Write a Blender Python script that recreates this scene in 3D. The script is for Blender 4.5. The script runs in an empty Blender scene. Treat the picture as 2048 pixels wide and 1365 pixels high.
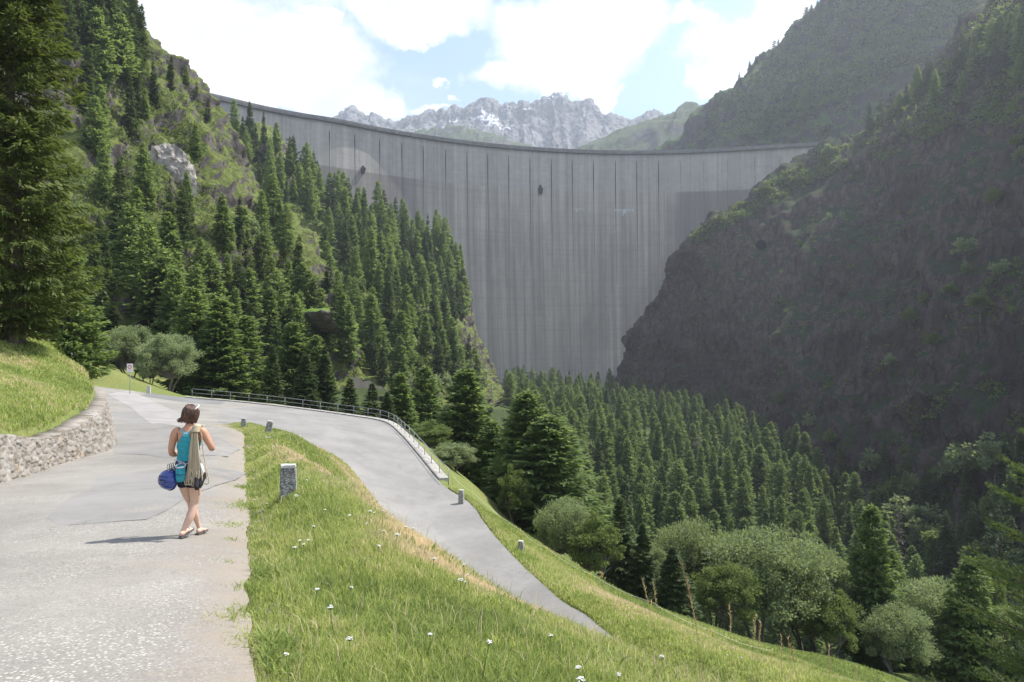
import bpy, bmesh, math, random
import numpy as np
from mathutils import Vector, Matrix
from mathutils.bvhtree import BVHTree
from mathutils.geometry import delaunay_2d_cdt
C = bpy.context
SC = C.scene
COL = SC.collection
R = math.radians
random.seed(7)

# ---------------------------------------------------------------- camera
F = 1422.0                       # focal length in pixels of the 2048 px wide photograph
PITCH = math.atan(17.5 / F)
cam_data = bpy.data.cameras.new('camera')
cam_data.sensor_width = 36.0
cam_data.lens = 36.0 * F / 2048.0
HAZE = 0.00019
cam_data.clip_start = 0.1
cam_data.clip_end = 9000.0
cam = bpy.data.objects.new('camera', cam_data)
COL.objects.link(cam)
cam.location = (0, 0, 0)
cam.rotation_euler = (R(90) + PITCH, 0, 0)
SC.camera = cam

# ---------------------------------------------------------------- light
SUN_AZ, SUN_EL = R(63), R(56)    # azimuth clockwise from +y, elevation
SUN_DIR = Vector((math.sin(SUN_AZ) * math.cos(SUN_EL), math.cos(SUN_AZ) * math.cos(SUN_EL), math.sin(SUN_EL)))
sd = bpy.data.lights.new('sun', 'SUN')
sd.energy = 4.8
sd.angle = R(0.53)
sd.color = (1.0, 0.955, 0.88)
sun = bpy.data.objects.new('sun', sd)
COL.objects.link(sun)
sun.rotation_euler = SUN_DIR.to_track_quat('Z', 'Y').to_euler()
sun.location = (60, 60, 200)

SC.view_settings.view_transform = 'Standard'
SC.view_settings.look = 'None'
SC.view_settings.gamma = 1.0
SC.view_settings.exposure = 0.86
SC.cycles.max_bounces = 6
SC.cycles.diffuse_bounces = 3
SC.cycles.glossy_bounces = 2
SC.cycles.transmission_bounces = 3
SC.cycles.transparent_max_bounces = 6
SC.cycles.volume_bounces = 0
SC.cycles.use_denoising = True
SC.cycles.sample_clamp_indirect = 8.0

def img_dir(px, py):
    u, v = (px - 1024) / F, (682.5 - py) / F
    yy = math.cos(PITCH) - math.sin(PITCH) * v
    zz = math.sin(PITCH) + math.cos(PITCH) * v
    return u / yy, zz / yy

def P(px, py, D):
    """the point seen at a pixel of the photograph, at distance D in front of the viewer"""
    u, w = img_dir(px, py)
    return (u * D, D, w * D)

# ---------------------------------------------------------------- node helpers
class NT:
    def __init__(self, nt):
        self.nt = nt
        nt.nodes.clear()
    def n(self, t, ins=None, **kw):
        nd = self.nt.nodes.new(t)
        for k, v in kw.items():
            setattr(nd, k, v)
        if ins:
            for k, v in ins.items():
                if isinstance(v, bpy.types.NodeSocket):
                    self.nt.links.new(v, nd.inputs[k])
                elif isinstance(v, bpy.types.Node):
                    self.nt.links.new(v.outputs[0], nd.inputs[k])
                else:
                    nd.inputs[k].default_value = v
        return nd
    def math(self, op, a, b=0.0, c=0.0, clamp=False):
        nd = self.n('ShaderNodeMath', {0: a, 1: b, 2: c}, operation=op)
        nd.use_clamp = clamp
        return nd.outputs[0]
    def noise(self, scale, vec=None, detail=5.0, rough=0.6, dist=0.0, out=0):
        ins = {'Scale': scale, 'Detail': detail, 'Roughness': rough, 'Distortion': dist}
        if vec is not None:
            ins['Vector'] = vec
        return self.n('ShaderNodeTexNoise', ins).outputs[out]
    def ramp(self, fac, a, b, mode='SMOOTHSTEP'):
        nd = self.n('ShaderNodeMapRange', {0: fac, 1: a, 2: b}, interpolation_type=mode)
        return nd.outputs[0]
    def mix(self, fac, a, b, blend='MIX'):
        nd = self.nt.nodes.new('ShaderNodeMix')
        nd.data_type = 'RGBA'
        nd.blend_type = blend
        for sock, v in ((nd.inputs[0], fac), (nd.inputs[6], a), (nd.inputs[7], b)):
            if isinstance(v, bpy.types.NodeSocket):
                self.nt.links.new(v, sock)
            else:
                sock.default_value = v if not isinstance(v, tuple) else (*v[:3], 1.0)
        return nd.outputs[2]
    def mapping(self, vec, scale=(1, 1, 1), rot=(0, 0, 0), loc=(0, 0, 0)):
        return self.n('ShaderNodeMapping', {'Vector': vec, 'Scale': scale, 'Rotation': rot, 'Location': loc}).outputs[0]
    def surf(self, sh):
        o = self.n('ShaderNodeOutputMaterial')
        self.nt.links.new(sh.outputs[0] if isinstance(sh, bpy.types.Node) else sh, o.inputs['Surface'])

def new_mat(name):
    m = bpy.data.materials.new(name)
    m.use_nodes = True
    return m, NT(m.node_tree)

def simple_mat(name, col, rough=0.8, var=0.0, scale=8.0, metallic=0.0, bump=0.0, spec=0.3):
    m, t = new_mat(name)
    tc = t.n('ShaderNodeTexCoord').outputs['Object']
    ins = {'Roughness': rough, 'Metallic': metallic, 'Specular IOR Level': spec}
    if var:
        nz = t.noise(scale, tc)
        c2 = tuple(max(0.0, c * (1 - var)) for c in col)
        c1 = tuple(c * (1 + var) for c in col)
        ins['Base Color'] = t.mix(t.ramp(nz, 0.3, 0.7), c2, c1)
    else:
        ins['Base Color'] = (*col, 1)
    if bump:
        b = t.n('ShaderNodeBump', {'Strength': bump, 'Distance': 0.02, 'Height': t.noise(scale * 3, tc)})
        ins['Normal'] = b.outputs[0]
    t.surf(t.n('ShaderNodeBsdfPrincipled', ins))
    return m

# ---------------------------------------------------------------- world: sky with summer cumulus
w = bpy.data.worlds.new('World')
SC.world = w
w.use_nodes = True
t = NT(w.node_tree)
sky = t.n('ShaderNodeTexSky')
sky.sky_type = 'NISHITA'
sky.sun_disc = False
sky.sun_elevation = SUN_EL
sky.sun_rotation = SUN_AZ
sky.altitude = 1500
sky.air_density = 1.0
sky.dust_density = 1.6
sky.ozone_density = 1.0
g = t.n('ShaderNodeTexCoord').outputs['Generated']
wob = t.noise(5.0, g, detail=7, rough=0.62, out=1)
wv = t.n('ShaderNodeVectorMath', {0: wob, 1: (-0.5, -0.5, -0.5)}, operation='ADD').outputs[0]
wv = t.n('ShaderNodeVectorMath', {0: wv, 3: 0.16}, operation='SCALE').outputs[0]
wob2 = t.noise(26.0, g, detail=5, rough=0.6, out=1)
wv2 = t.n('ShaderNodeVectorMath', {0: wob2, 1: (-0.5, -0.5, -0.5)}, operation='ADD').outputs[0]
wv2 = t.n('ShaderNodeVectorMath', {0: wv2, 3: 0.04}, operation='SCALE').outputs[0]
gv = t.n('ShaderNodeVectorMath', {0: g, 1: wv}, operation='ADD').outputs[0]
gv = t.n('ShaderNodeVectorMath', {0: gv, 1: wv2}, operation='ADD').outputs[0]
CLOUDS = [  # px, py, half width, half height of each cumulus, as directions in the sky
    (360, 120, 200, 120), (540, 110, 190, 100), (660, 190, 150, 60), (470, 40, 210, 40), (560, 215, 150, 40), (770, 205, 60, 35),
    (720, 215, 130, 24), (850, 20, 150, 46), (905, 5, 90, 40), (1110, 60, 125, 60), (1190, 95, 140, 75), (1040, 135, 95, 36),
    (1240, 50, 110, 75), (1160, 165, 110, 28), (1390, 55, 45, 24), (1470, 110, 90, 55), (1560, 40, 60, 60), (1440, 190, 60, 34), (895, 153, 30, 8), (925, 184, 12, 6),
    (880, 208, 70, 10), (1230, 190, 30, 8), (640, 20, 40, 18), (150, -200, 500, 110), (1000, -300, 420, 90), (1700, -350, 300, 120),
    (-500, 250, 300, 130), (2600, 200, 260, 150)]
fld = None
for (px, py, hw, hh) in CLOUDS:
    u, v = img_dir(px, py)
    c = Vector((u, 1, v)).normalized()
    right = Vector((c.y, -c.x, 0)).normalized()
    up = right.cross(c)
    d = t.n('ShaderNodeVectorMath', {0: gv, 1: tuple(c)}, operation='SUBTRACT').outputs[0]
    a = t.n('ShaderNodeVectorMath', {0: d, 1: tuple(right * (F / hw))}, operation='DOT_PRODUCT').outputs['Value']
    b = t.n('ShaderNodeVectorMath', {0: d, 1: tuple(up * (F / hh))}, operation='DOT_PRODUCT').outputs['Value']
    f = t.n('ShaderNodeVectorMath', {0: gv, 1: tuple(c)}, operation='DOT_PRODUCT').outputs['Value']
    rr = t.math('ADD', t.math('MULTIPLY', a, a), t.math('MULTIPLY', b, b))
    e = t.math('SUBTRACT', 1.0, rr)
    e = t.math('MULTIPLY', e, t.math('GREATER_THAN', f, 0.2))
    e = t.math('MAXIMUM', e, -1.0)
    fld = e if fld is None else t.math('SMOOTH_MAX', fld, e, 0.35)
mask = t.ramp(t.math('ADD', fld, t.math('MULTIPLY', t.math('SUBTRACT', t.noise(9.0, g, detail=8, rough=0.65), 0.5), 1.7)), -0.2, 0.75)
thin = t.ramp(t.noise(3.0, t.mapping(g, (1, 1, 3)), detail=7, rough=0.6), 0.45, 0.85)
mask = t.math('MAXIMUM', mask, t.math('MULTIPLY', thin, 0.45))
shade = t.ramp(t.noise(7.0, t.mapping(g, (1, 1, 1.6), loc=(3, 1, 2)), detail=5), 0.35, 0.65)
cloudcol = t.mix(shade, (0.58, 0.62, 0.72), (0.88, 0.88, 0.88))
skyc = t.n('ShaderNodeVectorMath', {0: sky.outputs[0], 3: 0.15}, operation='SCALE').outputs[0]
# keep the clouds white against the physically bright sky
final = t.mix(mask, skyc, cloudcol)
bg = t.n('ShaderNodeBackground', {'Color': final, 'Strength': 1.0})
o = t.n('ShaderNodeOutputWorld')
w.node_tree.links.new(bg.outputs[0], o.inputs[0])

# ---------------------------------------------------------------- object helpers
def link(o, parent=None):
    COL.objects.link(o)
    if parent is not None:
        o.parent = parent
    return o

def tag(o, label=None, cat=None, group=None, kind=None):
    if label: o['label'] = label
    if cat: o['category'] = cat
    if group: o['group'] = group
    if kind: o['kind'] = kind
    return o

def np_mesh(name, verts, faces, mats=(), smooth=False, mat_idx=None, attrs=None, uv=None):
    """verts (n,3); faces (m,k) array, or list of such arrays"""
    me = bpy.data.meshes.new(name)
    verts = np.asarray(verts, dtype=np.float32)
    fl = faces if isinstance(faces, list) else [faces]
    fl = [np.asarray(f, dtype=np.int32) for f in fl if len(f)]
    me.vertices.add(len(verts))
    me.vertices.foreach_set('co', verts.ravel())
    loops = np.concatenate([f.ravel() for f in fl])
    counts = np.concatenate([np.full(len(f), f.shape[1], dtype=np.int32) for f in fl])
    starts = np.concatenate([[0], np.cumsum(counts)[:-1]]).astype(np.int32)
    me.loops.add(len(loops))
    me.loops.foreach_set('vertex_index', loops)
    me.polygons.add(len(counts))
    me.polygons.foreach_set('loop_start', starts)
    me.polygons.foreach_set('loop_total', counts)
    for m in mats:
        me.materials.append(m)
    if mat_idx is not None:
        me.polygons.foreach_set('material_index', np.asarray(mat_idx, dtype=np.int32))
    if smooth:
        me.polygons.foreach_set('use_smooth', np.ones(len(counts), dtype=bool))
    if attrs:
        for k, v in attrs.items():
            at = me.attributes.new(k, 'FLOAT', 'POINT')
            at.data.foreach_set('value', np.asarray(v, dtype=np.float32))
    me.update(calc_edges=True)
    return me

def add_obj(name, me, parent=None):
    return link(bpy.data.objects.new(name, me), parent)

def empty(name, loc, rz=0.0):
    o = bpy.data.objects.new(name, None)
    o.empty_display_size = 0.3
    o.location = loc
    o.rotation_euler = (0, 0, rz)
    return link(o)

class MB:
    """collects boxes, tubes and prisms into one mesh"""
    def __init__(self):
        self.v, self.f = [], []
    def add(self, vs, fs):
        o = len(self.v)
        self.v += [tuple(v) for v in vs]
        self.f += [tuple(i + o for i in f) for f in fs]
    def box(self, c, s, M=None, taper=1.0):
        vs = []
        for z in (-1, 1):
            k = 1.0 if z < 0 else taper
            for x, y in ((-1, -1), (1, -1), (1, 1), (-1, 1)):
                v = Vector((x * s[0] / 2 * k, y * s[1] / 2 * k, z * s[2] / 2))
                if M is not None: v = M @ v
                vs.append(v + Vector(c))
        self.add(vs, [(0, 3, 2, 1), (4, 5, 6, 7), (0, 1, 5, 4), (1, 2, 6, 5), (2, 3, 7, 6), (3, 0, 4, 7)])
    def tube(self, pts, r, n=8, cap=True):
        pts = [Vector(p) for p in pts]
        rs = r if isinstance(r, (list, tuple)) else [r] * len(pts)
        vs, fs = [], []
        prev = None
        for i, p in enumerate(pts):
            d = (pts[min(i + 1, len(pts) - 1)] - pts[max(i - 1, 0)]).normalized()
            if prev is None:
                a = d.orthogonal().normalized()
            else:
                a = (prev - d * prev.dot(d)).normalized()
            prev = a
            b = d.cross(a)
            for k in range(n):
                t_ = 2 * math.pi * k / n
                vs.append(p + (a * math.cos(t_) + b * math.sin(t_)) * rs[i])
        for i in range(len(pts) - 1):
            for k in range(n):
                fs.append((i * n + k, i * n + (k + 1) % n, (i + 1) * n + (k + 1) % n, (i + 1) * n + k))
        if cap:
            fs.append(tuple(range(n))[::-1])
            fs.append(tuple((len(pts) - 1) * n + k for k in range(n)))
        self.add(vs, fs)
    def build(self, name, mat, parent=None, smooth=False):
        me = bpy.data.meshes.new(name)
        me.from_pydata(self.v, [], self.f)
        me.materials.append(mat)
        if smooth:
            me.polygons.foreach_set('use_smooth', [True] * len(me.polygons))
        me.update()
        return add_obj(name, me, parent)

# ---------------------------------------------------------------- numpy noise
def _hash(ix, iy, iz, s):
    h = (ix.astype(np.int64) * 374761393 + iy.astype(np.int64) * 668265263 + iz.astype(np.int64) * 2147483647 + s * 144665) & 0xffffffff
    h = ((h ^ (h >> 13)) * 1274126177) & 0xffffffff
    h = ((h ^ (h >> 16)) * 2246822519) & 0xffffffff
    return ((h ^ (h >> 15)) & 0xffff) / 65535.0 * 2 - 1

def vnoise(p, s=0):
    p = np.asarray(p, dtype=np.float64)
    i = np.floor(p).astype(np.int64)
    f = p - i
    u = f * f * f * (f * (f * 6 - 15) + 10)
    r = 0
    for dx in (0, 1):
        for dy in (0, 1):
            for dz in (0, 1):
                wgt = (u[:, 0] if dx else 1 - u[:, 0]) * (u[:, 1] if dy else 1 - u[:, 1]) * (u[:, 2] if dz else 1 - u[:, 2])
                r = r + wgt * _hash(i[:, 0] + dx, i[:, 1] + dy, i[:, 2] + dz, s)
    return r

def fbm(p, scale, octv=5, gain=0.5, s=0, ridged=False):
    p = np.asarray(p, dtype=np.float64) / scale
    a, r, tot = 1.0, 0.0, 0.0
    for k in range(octv):
        v = vnoise(p, s + k * 17)
        if ridged: v = 1 - 2 * np.abs(v) * 1.4
        r = r + a * v
        tot += a
        a *= gain
        p = p * 2.03 + 11.3
    return r / tot

def catmull(pts, per=8, closed=False):
    pts = [np.array(p, dtype=float) for p in pts]
    out = []
    n = len(pts)
    for i in range(n - 1):
        p0, p1, p2, p3 = pts[max(i - 1, 0)], pts[i], pts[i + 1], pts[min(i + 2, n - 1)]
        for k in range(per):
            u = k / per
            out.append(0.5 * ((2 * p1) + (-p0 + p2) * u + (2 * p0 - 5 * p1 + 4 * p2 - p3) * u * u + (-p0 + 3 * p1 - 3 * p2 + p3) * u ** 3))
    out.append(pts[-1])
    return out

def cr_axis(A, per):
    """Catmull-Rom along axis 0 of an array (n, ...)"""
    n = A.shape[0]
    out = []
    for i in range(n - 1):
        p0, p1, p2, p3 = A[max(i - 1, 0)], A[i], A[i + 1], A[min(i + 2, n - 1)]
        for k in range(per):
            u = k / per
            out.append(0.5 * ((2 * p1) + (-p0 + p2) * u + (2 * p0 - 5 * p1 + 4 * p2 - p3) * u * u + (-p0 + 3 * p1 - 3 * p2 + p3) * u ** 3))
    out.append(A[-1])
    return np.array(out)

def loft(cols, pu, pv):
    """cols: list of columns, each a list of xyz (bottom to top) -> grid (U, V, 3)"""
    A = np.array(cols, dtype=float)
    A = cr_axis(A, pu)
    A = np.swapaxes(cr_axis(np.swapaxes(A, 0, 1), pv), 0, 1)
    return A

def grid_normals(G):
    du = np.gradient(G, axis=0)
    dv = np.gradient(G, axis=1)
    n = np.cross(du, dv)
    return n / (np.linalg.norm(n, axis=2, keepdims=True) + 1e-9)

def grid_faces(U, V, flip=False):
    i = np.arange(U * V).reshape(U, V)
    a, b, c, d = i[:-1, :-1], i[1:, :-1], i[1:, 1:], i[:-1, 1:]
    q = np.stack([a, b, c, d] if not flip else [a, d, c, b], axis=-1).reshape(-1, 4)
    return q
# ================================================================ GROUND
def zU(D):
    return float(np.interp(D, [-12, 0, 4.2, 9, 17, 26, 33, 40], [-0.8, -1.6, -1.97, -2.42, -3.05, -3.55, -3.95, -4.3]))

ER = [(0.1 - 0.38 * D, D, zU(D)) for D in (-12, -6, 0, 4.2, 9, 13, 17, 21, 26, 30)] + [(-12.4, 33, -3.95), (-14.3, 37, -4.15), (-16.4, 40.4, -4.32), (-17.8, 42.6, -4.45)]
IN = [(-16.6, 43.9, -4.75), (-15.0, 44.5, -5.1), (-12.6, 44.0, -5.8), (-10, 42, -6.6), (-8, 38.5, -7.35), (-5.5, 33, -8.15), (-3.8, 28, -8.8), (-2, 23.5, -9.25), (0.5, 20, -9.65), (4, 16.5, -10), (9, 13, -10.4), (15, 10, -10.8)]
OU = [P(120, 768, 66), P(205, 775, 65), P(298, 787, 67), P(382, 797.5, 68), P(450, 803, 68), P(530, 811, 67.5), P(620, 822, 66.5), P(700, 833, 65), P(767, 845, 61.5), P(802, 872, 54), P(837, 912, 47.5), P(886, 970, 42),
      P(940, 1008, 38.2), P(1000, 1085, 32.5), P(1110, 1190, 27), P(1180, 1237, 25.2), (4.4, 22.5, -9.97), (7.4, 19.7, -10.2), (12, 16.8, -10.5), (18, 14, -10.9)]
WL = [(-5.0, -12, -1.2), (-8.0, 0, -1.8), (-9.6, 8, -2.35), (-11.2, 15.5, -2.9), (-12.8, 20, -3.23), (-14.4, 25.5, -3.5), (-18.2, 32, -3.75), (-24, 39, -3.9), (-32, 45, -3.6), (-45, 50, -3.3), (-62, 53, -3.0)]
WTOP = [-0.2, -0.8, -1.4, -1.86, -2.42, -2.02, -1.75, -1.5, -1.0, -0.5, 0.0]

er, inn, ou, wl = (catmull(a, 6) for a in (ER, IN, OU, WL))
wl_top = catmull([(a[0], a[1], z) for a, z in zip(WL, WTOP)], 6)

ctrl = []
ctrl += er[::3] + inn[::3] + ou[::3] + wl[::3]
ctrl += [(-30, 52, -4.1), (-23, 48, -4.55), (-18, 55, -5.1), (-12, 53, -6.0), (-36, 58, -3.5), (-48, 57, -3.1), (-21, 41, -4.25)]
# crown and shoulder of the meadow bank between the two arms of the hairpin
SH = [(-15.6, 41.2, -4.35), (-13.0, 38.6, -4.3), (-11.3, 35.0, -4.05), (-8.3, 28.2, -3.62), (-6.9, 22.5, -3.3), (-4.4, 17.2, -3.0), (-2.3, 12.5, -2.78), (-1.2, 10.1, -2.86), (0.15, 8.2, -2.93), (0.8, 7.3, -2.96), (1.44, 6.3, -2.9), (2.0, 5.6, -2.87), (2.9, 3.5, -2.75), (4.0, -1, -2.5), (6, -10, -2.0)]
ctrl += catmull([(a, b, c - (0.10 if 11 < b < 20 else 0.0)) for a, b, c in SH], 2)
SIL = [(650, 930, (20.5, 24)), (705, 970, (18.5, 22, 26)), (760, 1010, (15.5, 19.5, 24)), (850, 1090, (12.5, 16, 20, 24)), (950, 1130, (11.3, 14.5, 18)), (1050, 1180, (10.2, 13.5, 17)), (1180, 1240, (9.2, 12, 15)), (1350, 1310, (8.3, 11, 14)), (1500, 1365, (7.6, 10.5))]
for px_, py_, Ds in SIL:
    for d_ in Ds:
        p_ = P(px_, py_, d_)
        ctrl.append((p_[0], p_[1], p_[2] - 0.12 - (0.045 if px_ < 900 else 0.022) * d_ * (d_ / Ds[0])))
ctrl += [(-8.2, 34.0, -5.9), (-10.4, 38.5, -5.5), (12, 2, -7.4), (10, -8, -6), (20, 4, -11.5), (1.0, 3.2, -2.3), (-0.4, 7.0, -2.55)]
# verge below the lower road and the hillside under it
VG = [P(905, 972, 42.6), P(960, 1018, 39), P(1012, 1062, 35.5), P(1100, 1130, 32.6), P(1200, 1187, 31), P(1340, 1252, 29), P(1450, 1302, 28), P(1700, 1365, 26.5), P(1950, 1440, 25)]
ctrl += VG
ctrl += [P(940, 1010, 52), P(1010, 1130, 47), P(1130, 1170, 48), P(1250, 1200, 50), P(1450, 1270, 48), P(1650, 1330, 46), P(1850, 1400, 45), P(1550, 1290, 56), P(1740, 1340, 62), P(2000, 1420, 60)]
ctrl += [P(930, 1010, 75), P(1060, 1060, 66), P(700, 868, 85), P(780, 900, 76), P(850, 940, 70), P(500, 822, 85), P(400, 812, 80), P(850, 930, 90), P(1200, 1180, 62)]
ctrl += [(a[0] + 0.35, a[1] + 1.6, a[2] - 0.15) for a in ou[18:42:4]] + [(a[0] + 1.6, a[1] + 3.6, a[2] - 1.6) for a in ou[24:60:5]]
# grassy bank above the dry-stone wall
bank_c = [(a[0] - 0.5, a[1] + 0.2, a[2] + 0.03) for a in wl_top[::2]]
bank_c += [P(0, 800, 20), P(100, 764, 27), P(0, 724, 28), P(60, 696, 31), P(130, 706, 37), P(0, 674, 34), P(-200, 655, 30), P(-500, 800, 14), P(-900, 760, 8), P(172, 746, 34), (-14, -8, 0.6), (-30, 0, 3.0), (-40, 15, 4.0), (-34, 40, 0.3), P(-200, 668, 40), (-60, 40, 3), (-60, 20, 5)]
ctrl += [P(130, 690, 62), P(100, 684, 72), P(175, 712, 64), P(205, 750, 68), P(60, 660, 75), P(290, 768, 76), P(250, 765, 80), P(0, 640, 80), P(-300, 610, 70)]
# valley floor and its sides
ctrl += [P(1000, 905, 150), P(1000, 850, 250), P(900, 900, 150), P(800, 850, 200), P(950, 800, 380), P(990, 782, 560), P(1130, 776, 600), P(1240, 782, 600), (80, 560, -35), (75, 400, -42), (73, 300, -48), (62, 200, -56), (62, 120, -64), (60, 50, -70), (60, 0, -75), (60, -60, -78),
         (20, 400, -38), (30, 300, -44), (20, 220, -46), (28, 150, -51), (35, 100, -47), (140, 500, -40), (130, 400, -46), (122, 310, -52), (112, 225, -58), (108, 160, -63), (105, 110, -66), (105, 50, -70), (108, -60, -76),
         (180, 500, -30), (200, 400, -36), (200, 300, -42), (190, 200, -50), (190, 100, -60), (200, 0, -66), (320, 300, -30), (320, 0, -50), (320, 700, -20),
         (30, 20, -22), (30, -20, -26), (30, -60, -28), (0, -60, 0), (-60, -60, 18), (-120, 0, 20), (-130, 150, -10), (-150, 300, -20), (-70, 300, -25), (-60, 200, -10), (-80, 450, -30), (-250, 100, 10), (-250, 700, -20), (0, 700, -33), (100, 700, -33), (-70, 110, 2), (-40, 110, -4), (-20, 120, -9)]
CT = np.array([tuple(map(float, c)) for c in ctrl])
_, uniq = np.unique(np.round(CT[:, :2], 2), axis=0, return_index=True)
CT = CT[uniq]
def _phi(r2):
    return np.where(r2 > 1e-9, 0.5 * r2 * np.log(np.maximum(r2, 1e-9)), 0.0)
SCL = 50.0
cx = CT[:, :2] / SCL
n_ = len(cx)
K = _phi(((cx[:, None] - cx[None]) ** 2).sum(-1)) + np.eye(n_) * 2e-6
Pm = np.hstack([np.ones((n_, 1)), cx])
A_ = np.zeros((n_ + 3, n_ + 3))
A_[:n_, :n_] = K; A_[:n_, n_:] = Pm; A_[n_:, :n_] = Pm.T
sol = np.linalg.solve(A_, np.concatenate([CT[:, 2], np.zeros(3)]))

def tps(xy):
    xy = np.asarray(xy, dtype=float) / SCL
    out = np.empty(len(xy))
    for s in range(0, len(xy), 20000):
        q = xy[s:s + 20000]
        out[s:s + 20000] = _phi(((q[:, None] - cx[None]) ** 2).sum(-1)) @ sol[:n_] + sol[n_] + q @ sol[n_ + 1:]
    return out

ROAD_POLY = [tuple(p[:2]) for p in er] + [tuple(p[:2]) for p in inn] + [tuple(p[:2]) for p in ou[::-1]] + [tuple(p[:2]) for p in wl[::-1]]
def make_tps(pts, reg=2e-6):
    q = np.array([tuple(map(float, c)) for c in pts])
    _, un = np.unique(np.round(q[:, :2], 2), axis=0, return_index=True)
    q = q[un]
    c = q[:, :2] / SCL; m = len(c)
    A = np.zeros((m + 3, m + 3))
    A[:m, :m] = _phi(((c[:, None] - c[None]) ** 2).sum(-1)) + np.eye(m) * reg
    A[:m, m:] = np.hstack([np.ones((m, 1)), c]); A[m:, :m] = A[:m, m:].T
    so = np.linalg.solve(A, np.concatenate([q[:, 2], np.zeros(3)]))
    def f(xy):
        p = np.asarray(xy, dtype=float)[:, :2] / SCL
        return _phi(((p[:, None] - c[None]) ** 2).sum(-1)) @ so[:m] + so[m] + p @ so[m + 1:]
    return f
tps_bank = make_tps(bank_c, 2e-5)
BANK_POLY = [tuple(p[:2]) for p in wl] + [(-90, 53), (-90, -40), (-5, -40)]
def seg_dist(xy, poly, closed=True):
    xy = np.asarray(xy, dtype=float)
    a = np.array(poly)
    b = np.roll(a, -1, axis=0) if closed else a[1:]
    if not closed: a = a[:-1]
    best = np.full(len(xy), 1e9)
    for p, q in zip(a, b):
        d = q - p
        L = (d ** 2).sum() + 1e-12
        u = np.clip(((xy - p) @ d) / L, 0, 1)
        best = np.minimum(best, ((xy - p - u[:, None] * d) ** 2).sum(1))
    return np.sqrt(best)
def inside(xy, poly):
    xy = np.asarray(xy, dtype=float)
    a = np.array(poly); b = np.roll(a, -1, axis=0)
    r = np.zeros(len(xy), dtype=bool)
    for (x1, y1), (x2, y2) in zip(a, b):
        if y1 == y2: continue
        c = ((y1 > xy[:, 1]) != (y2 > xy[:, 1])) & (xy[:, 0] < (x2 - x1) * (xy[:, 1] - y1) / (y2 - y1) + x1)
        r ^= c
    return r

_rc = er[::2] + inn[::2] + ou[::2] + wl[::2] + [(-30, 52, -4.1), (-23, 48, -4.55), (-18, 55, -5.1), (-12, 53, -6.0), (-36, 58, -3.5), (-48, 57, -3.1), (-21, 41, -4.3)]
_rc += [(x, y, zU(y)) for y in (-12, -6, 0, 5, 10, 15, 20, 25, 30) for x in (-0.38 * y - 2.5, -0.38 * y - 5)]
RCT = np.array([tuple(map(float, c)) for c in _rc])
_, _u = np.unique(np.round(RCT[:, :2], 2), axis=0, return_index=True)
RCT = RCT[_u]
rcx = RCT[:, :2] / SCL
rn = len(rcx)
_A = np.zeros((rn + 3, rn + 3))
_A[:rn, :rn] = _phi(((rcx[:, None] - rcx[None]) ** 2).sum(-1)) + np.eye(rn) * 2e-4
_A[:rn, rn:] = np.hstack([np.ones((rn, 1)), rcx]); _A[rn:, :rn] = _A[:rn, rn:].T
rsol = np.linalg.solve(_A, np.concatenate([RCT[:, 2], np.zeros(3)]))
def road_z(xy):
    q = np.asarray(xy, dtype=float)[:, :2] / SCL
    return _phi(((q[:, None] - rcx[None]) ** 2).sum(-1)) @ rsol[:rn] + rsol[rn] + q @ rsol[rn + 1:]
def ground_z(xy, fine=True):
    xy = np.asarray(xy, dtype=float)
    z = tps(xy)
    if fine:
        near = (xy[:, 0] > -62) & (xy[:, 0] < 47) & (xy[:, 1] > -14) & (xy[:, 1] < 97)
        q = xy[near]
        d = seg_dist(q, ROAD_POLY) * np.where(inside(q, ROAD_POLY), -1, 1)
        p3 = np.column_stack([q, np.zeros(len(q))])
        bump = 0.10 * fbm(p3, 1.6, 4, s=5) + 0.22 * fbm(p3, 6.0, 3, s=9)
        zz = z[near]
        k = np.clip(d / 0.7, 0, 1); k = k * k * (3 - 2 * k)
        rz_ = zz.copy(); sel_ = d < 0.75
        rz_[sel_] = road_z(q[sel_])
        zz = rz_ + (zz - rz_) * k
        ib = inside(q, BANK_POLY)
        if ib.any():
            zz[ib] = tps_bank(q[ib]) - 1.8 * np.clip(1.15 - seg_dist(q[ib], [tuple(p[:2]) for p in wl], False) / 0.55, 0, 1)
        zz = zz + bump * np.clip(d / 1.2, 0, 1) - 0.06 * np.clip(0.15 - d / 0.35, 0, 1) * (~ib)
        z[near] = zz
    far = ~((xy[:, 0] > -62) & (xy[:, 0] < 47) & (xy[:, 1] > -14) & (xy[:, 1] < 97))
    if far.any():
        q = xy[far]
        z[far] += 1.8 * fbm(np.column_stack([q, np.zeros(len(q))]), 30, 4, s=3)
    return z
def gz(x, y):
    return float(ground_z(np.array([[x, y]]))[0])

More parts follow.
